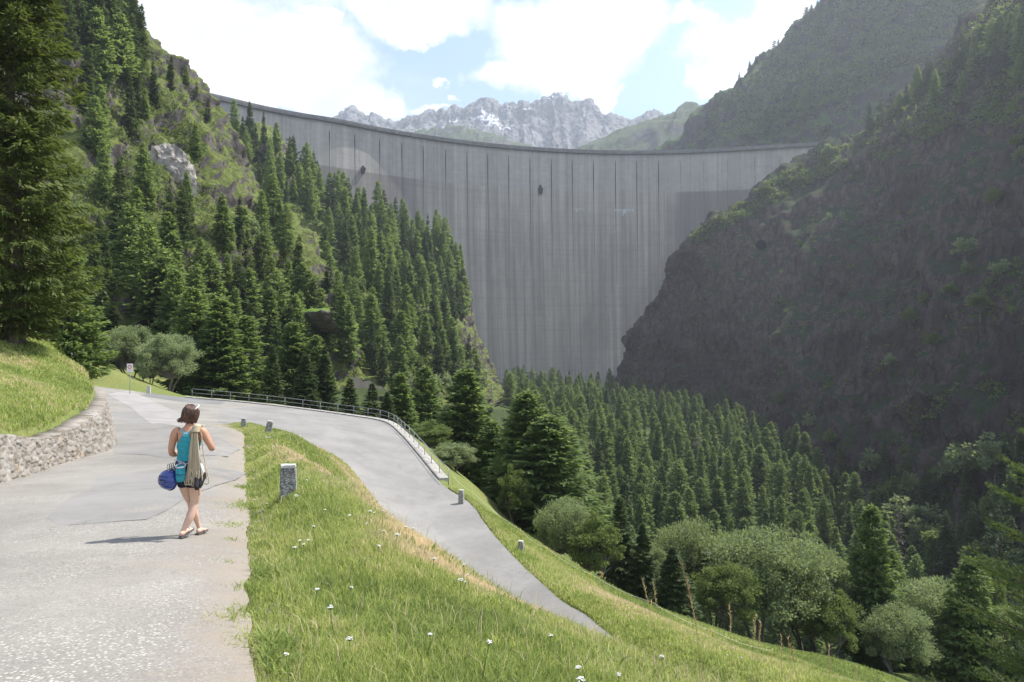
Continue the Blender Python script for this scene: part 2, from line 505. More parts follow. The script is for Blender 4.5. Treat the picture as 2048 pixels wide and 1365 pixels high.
# ---- materials of the ground
def ground_mat(name, near):
    m, t = new_mat(name)
    tc = t.n('ShaderNodeTexCoord').outputs['Object']
    big = t.ramp(t.noise(0.35 if near else 0.04, tc, detail=4), 0.35, 0.65)
    sml = t.ramp(t.noise(9.0 if near else 0.8, tc, detail=6, rough=0.7), 0.3, 0.7)
    g1 = t.mix(sml, (0.10, 0.13, 0.035), (0.19, 0.22, 0.07))
    g2 = t.mix(sml, (0.15, 0.16, 0.05), (0.26, 0.24, 0.09))
    col = t.mix(t.math('MULTIPLY', big, 0.45), g1, g2)
    if near:
        dry = t.n('ShaderNodeAttribute', attribute_name='dry').outputs['Fac']
        dn = t.ramp(t.math('ADD', dry, t.math('MULTIPLY', t.math('SUBTRACT', t.noise(2.2, tc, detail=7, rough=0.7), 0.5), 0.9)), 0.35, 0.8)
        straw = t.mix(sml, (0.34, 0.28, 0.16), (0.50, 0.42, 0.26))
        col = t.mix(dn, col, straw)
        dirt = t.n('ShaderNodeAttribute', attribute_name='dirt').outputs['Fac']
        dm = t.ramp(t.math('ADD', dirt, t.math('MULTIPLY', t.math('SUBTRACT', t.noise(3.0, tc, detail=7, rough=0.7), 0.5), 1.2)), 0.3, 0.6)
        col = t.mix(dm, col, t.mix(sml, (0.20, 0.165, 0.12), (0.34, 0.29, 0.22)))
        lawn_shade = t.n('ShaderNodeAttribute', attribute_name='lawn_shade').outputs['Fac']
        col = t.mix(t.math('MULTIPLY', lawn_shade, 0.8), col, t.mix(sml, (0.05, 0.075, 0.02), (0.09, 0.12, 0.035)))
    else:
        fl = t.ramp(t.noise(0.018, tc, detail=2), 0.52, 0.6)
        col = t.mix(fl, t.mix(sml, (0.03, 0.045, 0.015), (0.06, 0.08, 0.025)), (0.08, 0.115, 0.03))
    b = t.n('ShaderNodeBump', {'Strength': 0.6, 'Distance': 0.06 if near else 0.8, 'Height': t.noise(14.0 if near else 1.0, tc, detail=6, rough=0.7)})
    t.surf(t.n('ShaderNodeBsdfPrincipled', {'Base Color': col, 'Roughness': 0.9, 'Specular IOR Level': 0.15, 'Normal': b.outputs[0]}))
    return m

GX0, GX1, GY0, GY1, GS = -60.0, 45.0, -12.0, 95.0, 0.30
gx = np.arange(GX0, GX1 + 0.01, GS); gy = np.arange(GY0, GY1 + 0.01, GS)
XX, YY = np.meshgrid(gx, gy, indexing='ij')
xy = np.column_stack([XX.ravel(), YY.ravel()])
zN = ground_z(xy)
# dry roadside strip on the lip of the bank and on the lower meadow
lip = [p[:2] for p in catmull(SH, 4)]
d_lip = seg_dist(xy, lip, closed=False)
d_in = seg_dist(xy, [tuple(p[:2]) for p in inn], closed=False)
dry = np.clip(1.0 - d_lip / 0.9, 0, 1) * (xy[:, 1] > 8.8) * (xy[:, 1] < 22) * 0.9
dry = np.maximum(dry, np.clip(0.6 - d_in / 2.2, 0, 1) * (xy[:, 1] < 45))
meadow_c = np.array(P(1420, 1285, 29)[:2])
dry = np.maximum(dry, 0.85 * np.exp(-((xy - meadow_c) ** 2 / np.array([30, 14])).sum(1)))
d_er = seg_dist(xy, [tuple(p[:2]) for p in er], False)
dirt = np.clip(1.15 - d_er / 0.55, 0, 1) * (xy[:, 1] < 43)
lawn_shade = np.clip((xy[:, 0] - 2) / 4, 0, 1) * np.clip((xy[:, 1] - 33) / 5, 0, 1)  # ground colour darkened here to stand for the shade of the bushes
me = np_mesh('meadow', np.column_stack([xy, zN]), grid_faces(len(gx), len(gy)), [ground_mat('meadow ground', True)], True, attrs={'dry': dry, 'lawn_shade': lawn_shade, 'dirt': dirt})
meadow = tag(add_obj('meadow', me), kind='structure')

vx = np.arange(-260, 341, 3.0); vy = np.arange(-80, 741, 3.0)
XX, YY = np.meshgrid(vx, vy, indexing='ij')
xyv = np.column_stack([XX.ravel(), YY.ravel()])
zV = ground_z(xyv, fine=False)
q = grid_faces(len(vx), len(vy))
cen = xyv[q].mean(1)
keep = ~((cen[:, 0] > GX0 + 2) & (cen[:, 0] < GX1 - 2) & (cen[:, 1] > GY0 + 2) & (cen[:, 1] < GY1 - 2))
edge_in = (xyv[:, 0] > GX0 - 1) & (xyv[:, 0] < GX1 + 1) & (xyv[:, 1] > GY0 - 1) & (xyv[:, 1] < GY1 + 1)
zV = zV - np.where(edge_in, 0.8, 0)
valley = tag(add_obj('valley_floor', np_mesh('valley_floor', np.column_stack([xyv, zV]), q[keep], [ground_mat('valley ground', False)], True)), kind='structure')

# ---- roads
def sheet(name, poly, mat, step, lift, zf=road_z, kind='structure'):
    poly = [tuple(map(float, p[:2])) for p in poly]
    a = np.array(poly)
    xs = np.arange(a[:, 0].min(), a[:, 0].max(), step); ys = np.arange(a[:, 1].min(), a[:, 1].max(), step)
    X, Y = np.meshgrid(xs, ys)
    pts = np.column_stack([X.ravel(), Y.ravel()])
    pts = pts[inside(pts, poly)]
    pts = pts[seg_dist(pts, poly) > step * 0.35]
    vs = [Vector(p) for p in poly] + [Vector(p) for p in pts]
    n = len(poly)
    vo, eo, fo, *_ = delaunay_2d_cdt(vs, [(i, (i + 1) % n) for i in range(n)], [], 1, 1e-5)
    vo = np.array([tuple(v) for v in vo])
    z = zf(vo) + lift
    fo = np.array([f for f in fo if len(f) == 3])
    A, B, Cc = vo[fo[:, 0]], vo[fo[:, 1]], vo[fo[:, 2]]
    s = (B[:, 0] - A[:, 0]) * (Cc[:, 1] - A[:, 1]) - (B[:, 1] - A[:, 1]) * (Cc[:, 0] - A[:, 0])
    fo[s < 0] = fo[s < 0][:, ::-1]
    ed = seg_dist(vo, [tuple(p[:2]) for p in er], False)
    o = add_obj(name, np_mesh(name, np.column_stack([vo, z]), fo, [mat], True, attrs={'edge': ed}))
    if kind: o['kind'] = kind
    return o

def asphalt(name, base, stones, tone=1.0, scale=1.0):
    m, t = new_mat(name)
    tc = t.n('ShaderNodeTexCoord').outputs['Object']
    c = t.mix(t.ramp(t.noise(0.35, tc, detail=9, rough=0.7), 0.32, 0.68), tuple(b * 0.78 for b in base), tuple(b * 1.2 for b in base))
    fine = t.noise(70.0 * scale, tc, detail=3, rough=0.7)
    c = t.mix(t.math('MULTIPLY', t.ramp(fine, 0.35, 0.7), 0.5), c, tuple(b * 1.45 for b in base))
    if stones:
        vo = t.n('ShaderNodeTexVoronoi', {'Vector': t.mapping(tc, (1, 1, 1)), 'Scale': 34.0 * scale, 'Randomness': 1.0})
        pick = t.math('GREATER_THAN', t.n('ShaderNodeSeparateColor', {0: vo.outputs['Color']}).outputs[0], 0.42)
        patch = t.ramp(t.noise(0.45, tc, detail=5, rough=0.65), 0.42, 0.62)
        dot = t.math('LESS_THAN', vo.outputs['Distance'], 0.36)
        sm = t.math('MULTIPLY', t.math('MULTIPLY', pick, dot), t.math('MULTIPLY', patch, stones))
        c = t.mix(t.math('MULTIPLY', sm, 0.8), c, t.mix(t.noise(30.0, tc), (0.34, 0.31, 0.27), (0.72, 0.68, 0.62)))
        vo2 = t.n('ShaderNodeTexVoronoi', {'Vector': tc, 'Scale': 60.0, 'Randomness': 1.0})
        p2 = t.math('GREATER_THAN', t.n('ShaderNodeSeparateColor', {0: vo2.outputs['Color']}).outputs[0], 0.8)
        c = t.mix(t.math('MULTIPLY', p2, 0.35), c, (0.13, 0.12, 0.11))
        # warm dust near the crumbling edge
        dust = t.ramp(t.noise(0.8, t.mapping(tc, loc=(7, 3, 0)), detail=6), 0.55, 0.75)
        c = t.mix(t.math('MULTIPLY', dust, 0.25), c, (0.33, 0.28, 0.22))
        ed = t.n('ShaderNodeAttribute', attribute_name='edge').outputs['Fac']
        en = t.math('ADD', ed, t.math('MULTIPLY', t.math('SUBTRACT', t.noise(0.9, tc, detail=9, rough=0.75), 0.5), 3.2))
        c = t.mix(t.math('MULTIPLY', t.ramp(en, 0.95, -0.25), 0.7), c, t.mix(fine, (0.20, 0.165, 0.125), (0.36, 0.30, 0.23)))
    # hairline cracks
    cr = t.n('ShaderNodeTexVoronoi', {'Vector': t.n('ShaderNodeVectorMath', {0: tc, 1: t.noise(1.4, tc, detail=5, out=1)}, operation='ADD').outputs[0], 'Scale': 0.55}, feature='DISTANCE_TO_EDGE')
    crk = t.math('MULTIPLY', t.math('LESS_THAN', cr.outputs['Distance'], 0.0035), t.ramp(t.noise(0.3, tc), 0.5, 0.6))
    c = t.mix(t.math('MULTIPLY', crk, 0.5), c, (0.09, 0.08, 0.07))
    b = t.n('ShaderNodeBump', {'Strength': 0.35, 'Distance': 0.01, 'Height': t.noise(90 * scale, tc, detail=3)})
    t.surf(t.n('ShaderNodeBsdfPrincipled', {'Base Color': c, 'Roughness': 0.85, 'Specular IOR Level': 0.25, 'Normal': b.outputs[0]}))
    return m
M_asph = asphalt('worn asphalt', (0.225, 0.212, 0.19), 0.95)
M_asph_new = asphalt('smooth asphalt', (0.207, 0.2, 0.188), 0)
M_asph_mid = asphalt('pale asphalt strip', (0.26, 0.25, 0.235), 0)
M_asph_dark = asphalt('dark asphalt', (0.165, 0.165, 0.16), 0)

def rough_edge(poly, amp=0.12, step=0.3, s=1):
    out = []
    n = len(poly)
    for i in range(n):
        a, b = np.array(poly[i][:2]), np.array(poly[(i + 1) % n][:2])
        k = max(1, int(np.linalg.norm(b - a) / step))
        for j in range(k):
            out.append(a + (b - a) * j / k)
    out = np.array(out)
    p3 = np.column_stack([out, np.zeros(len(out))])
    f1_, f2_ = fbm(p3, 2.3, 5, 0.7, s=s), fbm(p3, 2.3, 5, 0.7, s=s + 40)
    out[:, 0] += amp * 1.6 * f1_; out[:, 1] += amp * 1.6 * f2_
    return [tuple(p) for p in out]
road = sheet('road', rough_edge(ROAD_POLY, 0.09, 0.12), M_asph, 0.6, 0.012)
def gp(px, py):
    """where the road surface is seen at a pixel"""
    u, v = img_dir(px, py)
    D = np.linspace(3, 90, 900)
    z = road_z(np.column_stack([u * D, D]))
    k = np.argmax(z - v * D > 0)
    d = D[k]
    return (u * d, d)
def px_sheet(name, pix, mat, lift, step=0.8):
    pl = [gp(*p) for p in pix]
    return sheet(name, rough_edge(pl, 0.06, 0.3, 7), mat, step, lift)
# lower road: newer smooth surfacing
lowp = [tuple(p[:2]) for p in inn[1:]] + [tuple(p[:2]) for p in ou[::-1] if p[0] > -24] + [(-22.5, 55), (-19, 46)]
lower = sheet('lower_road', rough_edge([(x, y) for x, y in lowp], 0.08), M_asph_new, 0.9, 0.021)
px_sheet('road_patch', [(120, 1056), (300, 1042), (372, 1000), (470, 962), (492, 948), (200, 958), (95, 1040)], M_asph_new, 0.017)
px_sheet('road_patch', [(232, 908), (224, 892), (216, 826), (300, 824), (420, 872), (480, 900), (455, 915), (330, 918)], M_asph_new, 0.017)
px_sheet('road_patch', [(215, 790), (262, 782), (300, 800), (372, 832), (416, 852), (388, 868), (330, 850), (262, 816)], M_asph_mid, 0.023)
px_sheet('road_patch', [(280, 792), (300, 787), (380, 797), (452, 804), (440, 810), (380, 806)], M_asph_dark, 0.027)
# footpath climbing behind the grassy mound
pth = [P(150, 697, 60), P(135, 692, 64), P(128, 688, 72), P(160, 683, 80)]
pp = [np.array(a) for a in pth]
poly = [tuple(a[:2] + np.array([-1.3, 0])) for a in pp] + [tuple(a[:2] + np.array([1.3, 0])) for a in pp[::-1]]
sheet('footpath', poly, M_asph_mid, 0.6, 0.10, zf=ground_z)

# ---- concrete kerb along the outer edge of the hairpin, under the railing
kb = [np.array(p) for p in ou if -31.5 < p[0] < -4.2 and p[1] > 41]
M_conc = simple_mat('kerb concrete', (0.33, 0.315, 0.285), 0.9, 0.25, 3.0, bump=0.4)
def offset_line(pts, d):
    out = []
    for i, p in enumerate(pts):
        a = pts[max(i - 1, 0)]; b = pts[min(i + 1, len(pts) - 1)]
        t_ = (b - a)[:2]; t_ = t_ / np.linalg.norm(t_)
        out.append(np.array([p[0] - t_[1] * d, p[1] + t_[0] * d, p[2]]))
    return out
def strip_solid(name, line, d0, d1, z0, z1, mat, parent=None):
    a, b = offset_line(line, d0), offset_line(line, d1)
    vs = []
    for p, q_ in zip(a, b):
        zz = road_z(np.array([p[:2]]))[0]
        vs += [(p[0], p[1], zz + z0), (p[0], p[1], zz + z1), (q_[0], q_[1], zz + z1), (q_[0], q_[1], zz + z0)]
    n = len(a); fs = []
    for i in range(n - 1):
        for k in range(4):
            fs.append((i * 4 + k, (i + 1) * 4 + k, (i + 1) * 4 + (k + 1) % 4, i * 4 + (k + 1) % 4))
    fs += [(3, 2, 1, 0), tuple((n - 1) * 4 + k for k in range(4))]
    mb = MB(); mb.add(vs, fs)
    return mb.build(name, mat, parent)
kerb = tag(strip_solid('kerb', kb, 0.02, 0.62, -0.9, 0.12, M_conc), 'long pale concrete kerb under the metal railing of the hairpin bend', 'kerb')

# ================================================================ MOUNTAINS
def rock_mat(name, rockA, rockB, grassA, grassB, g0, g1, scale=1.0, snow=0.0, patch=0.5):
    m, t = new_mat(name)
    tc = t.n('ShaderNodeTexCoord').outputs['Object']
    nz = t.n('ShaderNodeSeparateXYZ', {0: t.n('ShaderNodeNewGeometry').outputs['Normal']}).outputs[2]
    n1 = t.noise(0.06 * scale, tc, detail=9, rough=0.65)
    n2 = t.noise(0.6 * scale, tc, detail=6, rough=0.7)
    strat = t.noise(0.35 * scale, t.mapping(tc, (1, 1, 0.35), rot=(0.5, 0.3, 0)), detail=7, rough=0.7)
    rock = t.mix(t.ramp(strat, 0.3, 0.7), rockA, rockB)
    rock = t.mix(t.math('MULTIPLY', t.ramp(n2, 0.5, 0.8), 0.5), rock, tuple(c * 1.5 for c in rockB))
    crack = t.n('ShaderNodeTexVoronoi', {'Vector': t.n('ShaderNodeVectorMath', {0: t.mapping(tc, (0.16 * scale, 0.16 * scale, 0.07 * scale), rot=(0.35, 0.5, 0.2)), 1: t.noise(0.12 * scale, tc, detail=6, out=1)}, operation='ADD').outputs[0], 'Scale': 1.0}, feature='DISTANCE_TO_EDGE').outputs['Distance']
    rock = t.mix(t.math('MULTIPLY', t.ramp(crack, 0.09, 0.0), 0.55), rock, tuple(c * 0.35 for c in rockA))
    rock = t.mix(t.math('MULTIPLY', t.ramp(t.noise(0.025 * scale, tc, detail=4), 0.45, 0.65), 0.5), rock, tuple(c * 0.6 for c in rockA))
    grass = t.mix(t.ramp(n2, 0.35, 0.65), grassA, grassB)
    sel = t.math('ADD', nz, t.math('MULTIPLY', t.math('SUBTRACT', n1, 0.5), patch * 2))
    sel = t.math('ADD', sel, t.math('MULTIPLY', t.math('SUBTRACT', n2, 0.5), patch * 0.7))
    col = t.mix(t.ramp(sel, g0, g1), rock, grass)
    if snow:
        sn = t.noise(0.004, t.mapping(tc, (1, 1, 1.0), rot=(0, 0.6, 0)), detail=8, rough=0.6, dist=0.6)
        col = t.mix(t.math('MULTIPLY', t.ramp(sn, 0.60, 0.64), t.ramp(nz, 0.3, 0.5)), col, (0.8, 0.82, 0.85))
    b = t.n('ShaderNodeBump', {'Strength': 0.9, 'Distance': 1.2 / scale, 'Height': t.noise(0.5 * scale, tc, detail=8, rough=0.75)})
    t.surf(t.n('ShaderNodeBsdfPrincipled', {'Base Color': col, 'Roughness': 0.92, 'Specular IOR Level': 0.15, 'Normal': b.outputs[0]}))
    return m

BVH = {}
def mountain(name, cols, pu, pv, mat, amp, sc_, seed, ridged=True, fade_top=False, flip=False, aniso=(1, 1, 1)):
    G = loft(cols, pu, pv)
    U, V, _ = G.shape
    N = grid_normals(G)
    p = G.reshape(-1, 3) * np.array(aniso)
    d = np.zeros(len(p))
    for (a, s) in zip(amp, sc_):
        d += a * fbm(p, s, 5, 0.55, seed, ridged)
        seed += 31
    d = d.reshape(U, V, 1)
    if fade_top:
        fr = np.linspace(0, 1, V)[None, :, None]
        d = d * np.clip((1 - fr) * 6, 0.25, 1)
    if flip: N = -N
    G = G + N * d
    fs = grid_faces(U, V, flip)
    me = np_mesh(name, G.reshape(-1, 3), fs, [mat], True)
    o = add_obj(name, me)
    o['kind'] = 'structure'
    BVH[name] = BVHTree.FromPolygons([tuple(v) for v in G.reshape(-1, 3)], [tuple(map(int, f)) for f in fs])
    return o, G

M_left = rock_mat('left rock and turf', (0.075, 0.068, 0.062), (0.18, 0.16, 0.145), (0.07, 0.095, 0.025), (0.17, 0.20, 0.055), 0.27, 0.42, 1.0, patch=0.36)
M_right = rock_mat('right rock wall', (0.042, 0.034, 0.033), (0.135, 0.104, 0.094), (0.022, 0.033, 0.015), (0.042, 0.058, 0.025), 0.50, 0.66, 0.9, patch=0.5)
M_far = rock_mat('far slope', (0.05, 0.044, 0.043), (0.09, 0.076, 0.072), (0.03, 0.055, 0.02), (0.08, 0.125, 0.04), 0.36, 0.5, 0.6, patch=0.5)
M_green = rock_mat('green alp', (0.09, 0.085, 0.08), (0.17, 0.16, 0.15), (0.045, 0.065, 0.03), (0.09, 0.115, 0.055), 0.5, 0.66, 0.2, patch=0.45)
M_peak = rock_mat('grey peaks', (0.16, 0.16, 0.165), (0.33, 0.33, 0.335), (0.12, 0.14, 0.08), (0.17, 0.19, 0.11), 0.78, 0.9, 0.05, snow=1.0, patch=0.25)

L1 = [
    [(-500, 760, 55), (-400, 300, 100), (-350, -100, 135), (-300, -500, 160)],
    [(-100, 740, 70), (-60, 380, 105), (-30, 0, 145), (0, -400, 172)],
    [(100, 730, 82), (130, 470, 108), (150, 150, 148), (170, -170, 182)],
    [(200, 730, 90), (220, 500, 112), (230, 230, 152), (236, -20, 190)],
    [(280, 740, 96), (290, 520, 116), (296, 290, 154), (300, 66, 195)],
    [(350, 750, 102), (358, 545, 121), (356, 330, 157), (347, 124, 200)],
    [(430, 760, 110), (430, 570, 128), (422, 380, 162), (400, 188, 208)],
    [(500, 760, 118), (498, 600, 135), (480, 440, 170), (452, 275, 215)],
    [(560, 765, 126), (556, 620, 142), (530, 500, 176), (490, 352, 220)],
    [(610, 770, 132), (604, 640, 148), (590, 540, 176), (560, 430, 214)],
    [(665, 775, 138), (658, 670, 152), (650, 590, 172), (620, 515, 200)],
    [(720, 790, 142), (715, 710, 155), (705, 660, 168), (690, 620, 185)],
]
lh, G1 = mountain('left_hillside', [[P(*a) for a in c] for c in L1], 22, 60, M_left, (4.5, 2.2, 0.9), (38, 11, 3.0), 100)
L2 = [
    [(330, 560, 260), (350, 430, 280), (370, 340, 305), (400, 262, 325), (430, 300, 420)],
    [(480, 620, 225), (478, 500, 255), (470, 370, 300), (478, 262, 338), (500, 300, 430)],
    [(580, 700, 195), (572, 560, 235), (560, 410, 300), (540, 270, 350), (560, 305, 440)],
    [(660, 745, 182), (648, 600, 225), (622, 465, 300), (592, 340, 360), (612, 375, 450)],
    [(740, 790, 178), (722, 640, 220), (688, 520, 300), (645, 412, 368), (665, 450, 460)],
    [(810, 815, 185), (790, 670, 230), (750, 545, 305), (705, 438, 380), (720, 470, 470)],
    [(860, 830, 200), (845, 700, 245), (815, 580, 315), (782, 462, 390), (800, 495, 475)],
    [(905, 830, 225), (893, 720, 265), (872, 610, 330), (850, 490, 396), (865, 520, 478)],
    [(940, 830, 260), (930, 735, 295), (915, 640, 345), (905, 520, 402), (912, 560, 480)],
    [(965, 830, 300), (955, 760, 325), (942, 690, 365), (930, 610, 408), (935, 590, 480)],
    [(985, 815, 350), (975, 780, 370), (960, 735, 390), (948, 690, 415), (950, 670, 485)],
    [(1000, 800, 410), (995, 785, 425), (985, 770, 435), (978, 750, 445), (975, 740, 500)],
    [(1000, 795, 500), (998, 790, 510), (990, 780, 520), (985, 775, 530), (980, 770, 540)],
]
ls, G2 = mountain('left_spur', [[P(*a) for a in c] for c in L2], 22, 44, M_left, (5, 2.4, 1.0), (50, 14, 4.0), 300)

R1B = [(1225, 800, 600), (1330, 820, 545), (1430, 830, 480), (1510, 890, 400), (1580, 955, 335), (1650, 1030, 280), (1740, 1115, 225), (1830, 1190, 190), (1920, 1275, 160), (2040, 1400, 130), (2250, 1600, 100), (2600, 1900, 70), (3200, 2400, 40)]
R1T = [(1262, 680, 598), (1312, 585, 575), (1382, 477, 550), (1440, 430, 540), (1530, 372, 535), (1645, 303, 538), (1712, 288, 515), (1770, 236, 480), (1845, 150, 450), (1935, 60, 420), (2048, -90, 390), (2350, -500, 340), (3100, -1100, 260)]
cols = []
for i, (b, tp) in enumerate(zip(R1B, R1T)):
    B, T = np.array(P(*b)), np.array(P(*tp))
    out = []
    for u in (0, 0.18, 0.4, 0.62, 0.82, 1.0):
        p = B + (T - B) * u
        k = min(1, i / 5)
        p = p + np.array([-1, -0.5, 0.0]) * math.sin(math.pi * u) * -6 * k
        out.append(p)
    up = np.array([70, 60, 6.0]) if i < 6 else np.array([90, 50, 18.0])
    out.append(T + up * 0.35 + np.array([0, 0, -4 if i < 7 else 4.0]))
    out.append(T + up)
    cols.append(out)
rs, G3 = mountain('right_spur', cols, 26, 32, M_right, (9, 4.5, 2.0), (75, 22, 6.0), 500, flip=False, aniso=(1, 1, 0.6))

R2 = []
for (bx, tx, ty, D) in [(1180, 1250, 318, 1020), (1290, 1338, 302, 940), (1370, 1395, 240, 900), (1440, 1452, 190, 860), (1500, 1515, 128, 840), (1570, 1560, 88, 820), (1650, 1610, 30, 800), (1760, 1665, -40, 780), (1880, 1800, -200, 760), (2050, 2000, -380, 740), (2300, 2400, -600, 700)]:
    B = np.array(P(bx, 470, D * 0.80)); T = np.array(P(tx, ty, D))
    R2.append([B, B + (T - B) * 0.33 + np.array([8, 10, 0]), B + (T - B) * 0.66 + np.array([6, 6, 0]), T, T + np.array([60, 100, -25.0])])
fs_, G4 = mountain('far_slope', R2, 24, 36, M_far, (14, 8, 3.0), (110, 38, 10.0), 700, aniso=(1, 1, 0.6))

GH = []
for (px, ty, D) in [(1100, 330, 1500), (1150, 303, 1500), (1200, 285, 1480), (1250, 262, 1460), (1300, 247, 1440), (1345, 233, 1420), (1356, 220, 1420), (1385, 217, 1420), (1395, 224, 1400), (1425, 213, 1380), (1500, 190, 1350), (1600, 170, 1300)]:
    GH.append([P(px - 30, 420, D * 0.8), P(px - 20, 360 if ty < 340 else 380, D * 0.88), P(px, ty, D), P(px + 20, ty + 15, D * 1.15)])
gh, G5 = mountain('green_hill', GH, 14, 20, M_green, (10, 4), (80, 22), 900)

PK = [(560, 300), (620, 285), (652, 256), (665.6, 245), (689, 229), (705, 218), (716, 227), (725, 235), (740, 236), (749, 231), (764, 237), (790, 243), (820, 241), (840, 231), (859, 221.5), (872, 224), (883, 218), (895, 222), (907, 219.5), (922, 223), (938, 219.5), (952, 212), (966, 204.5), (980, 204.5),
      (990, 212), (1002, 217.6), (1014, 216), (1025, 213.6), (1037, 217), (1049, 211.6), (1061, 213.6), (1073, 204), (1085, 196.6), (1100, 195), (1108, 190), (1116, 187), (1122, 188), (1128, 192), (1140, 205.7), (1158, 206), (1176, 203.7), (1190, 214), (1203, 225.5), (1217, 230), (1231, 233), (1250, 239), (1267, 243), (1282, 238), (1294, 233), (1305, 231), (1313, 232), (1330, 245), (1380, 270), (1450, 290)]
cols = []
rnd = random.Random(4)
for i, (px, ty) in enumerate(PK):
    D = 2450
    jj = rnd.uniform(-16, 16)
    cols.append([P(px + 10, 380, 1900), P(px + 5 + rnd.uniform(-6, 6), 312 + rnd.uniform(-6, 6), 2080 + jj), P(px + rnd.uniform(-5, 5), ty + (310 - ty) * 0.55, 2230 + jj), P(px + rnd.uniform(-3, 3), ty + (310 - ty) * 0.25, 2350 + jj * 0.7), P(px, ty, D), P(px, ty + 60, D + 300)])
pk, G6 = mountain('snowy_peaks', cols, 9, 34, M_peak, (14, 11, 6), (200, 60, 18), 1200, fade_top=True, aniso=(1.5, 1, 0.6))
# nearer shoulder of rock and grass in front of the peaks
cols = []
for (px, ty) in [(640, 330), (720, 300), (800, 275), (850, 262), (880, 256), (930, 252), (960, 262), (1000, 280), (1040, 296), (1080, 312), (1140, 340)]:
    cols.append([P(px, 380, 1500), P(px, ty + 40, 1640), P(px, ty, 1800), P(px, ty + 30, 1950)])
pk2, G7 = mountain('rocky_shoulder', cols, 14, 22, M_green, (16, 8), (120, 35), 1500)
# ================================================================ DAM
CREST = [(330, 182), (380, 192), (420, 200), (520, 223), (600, 238), (670, 249), (780, 270), (900, 288), (1000, 299), (1100, 306.5), (1200, 310.5), (1300, 311), (1400, 308.5), (1500, 303), (1600, 297), (1700, 290.5), (1790, 284), (1860, 278)]
CZ = 174.0
crest = [np.array(P(px, py, CZ / img_dir(px, py)[1])) for px, py in CREST]
cl = np.array(catmull(crest, 24))
seg = np.linalg.norm(np.diff(cl[:, :2], axis=0), axis=1)
arc = np.concatenate([[0], np.cumsum(seg)])
L_ = arc[-1]
def crest_at(s):
    s = np.asarray(s)
    x = np.interp(s, arc, cl[:, 0]); y = np.interp(s, arc, cl[:, 1])
    e = 4.0
    tx = np.interp(s + e, arc, cl[:, 0]) - np.interp(s - e, arc, cl[:, 0]); ty = np.interp(s + e, arc, cl[:, 1]) - np.interp(s - e, arc, cl[:, 1])
    n = np.hypot(tx, ty) + 1e-9
    return x, y, ty / n, -tx / n      # position and downstream normal (towards the viewer)
def arc_of_px(px):
    pxs = 1024 + F * cl[:, 0] / cl[:, 1]
    return float(np.interp(px, pxs, arc))

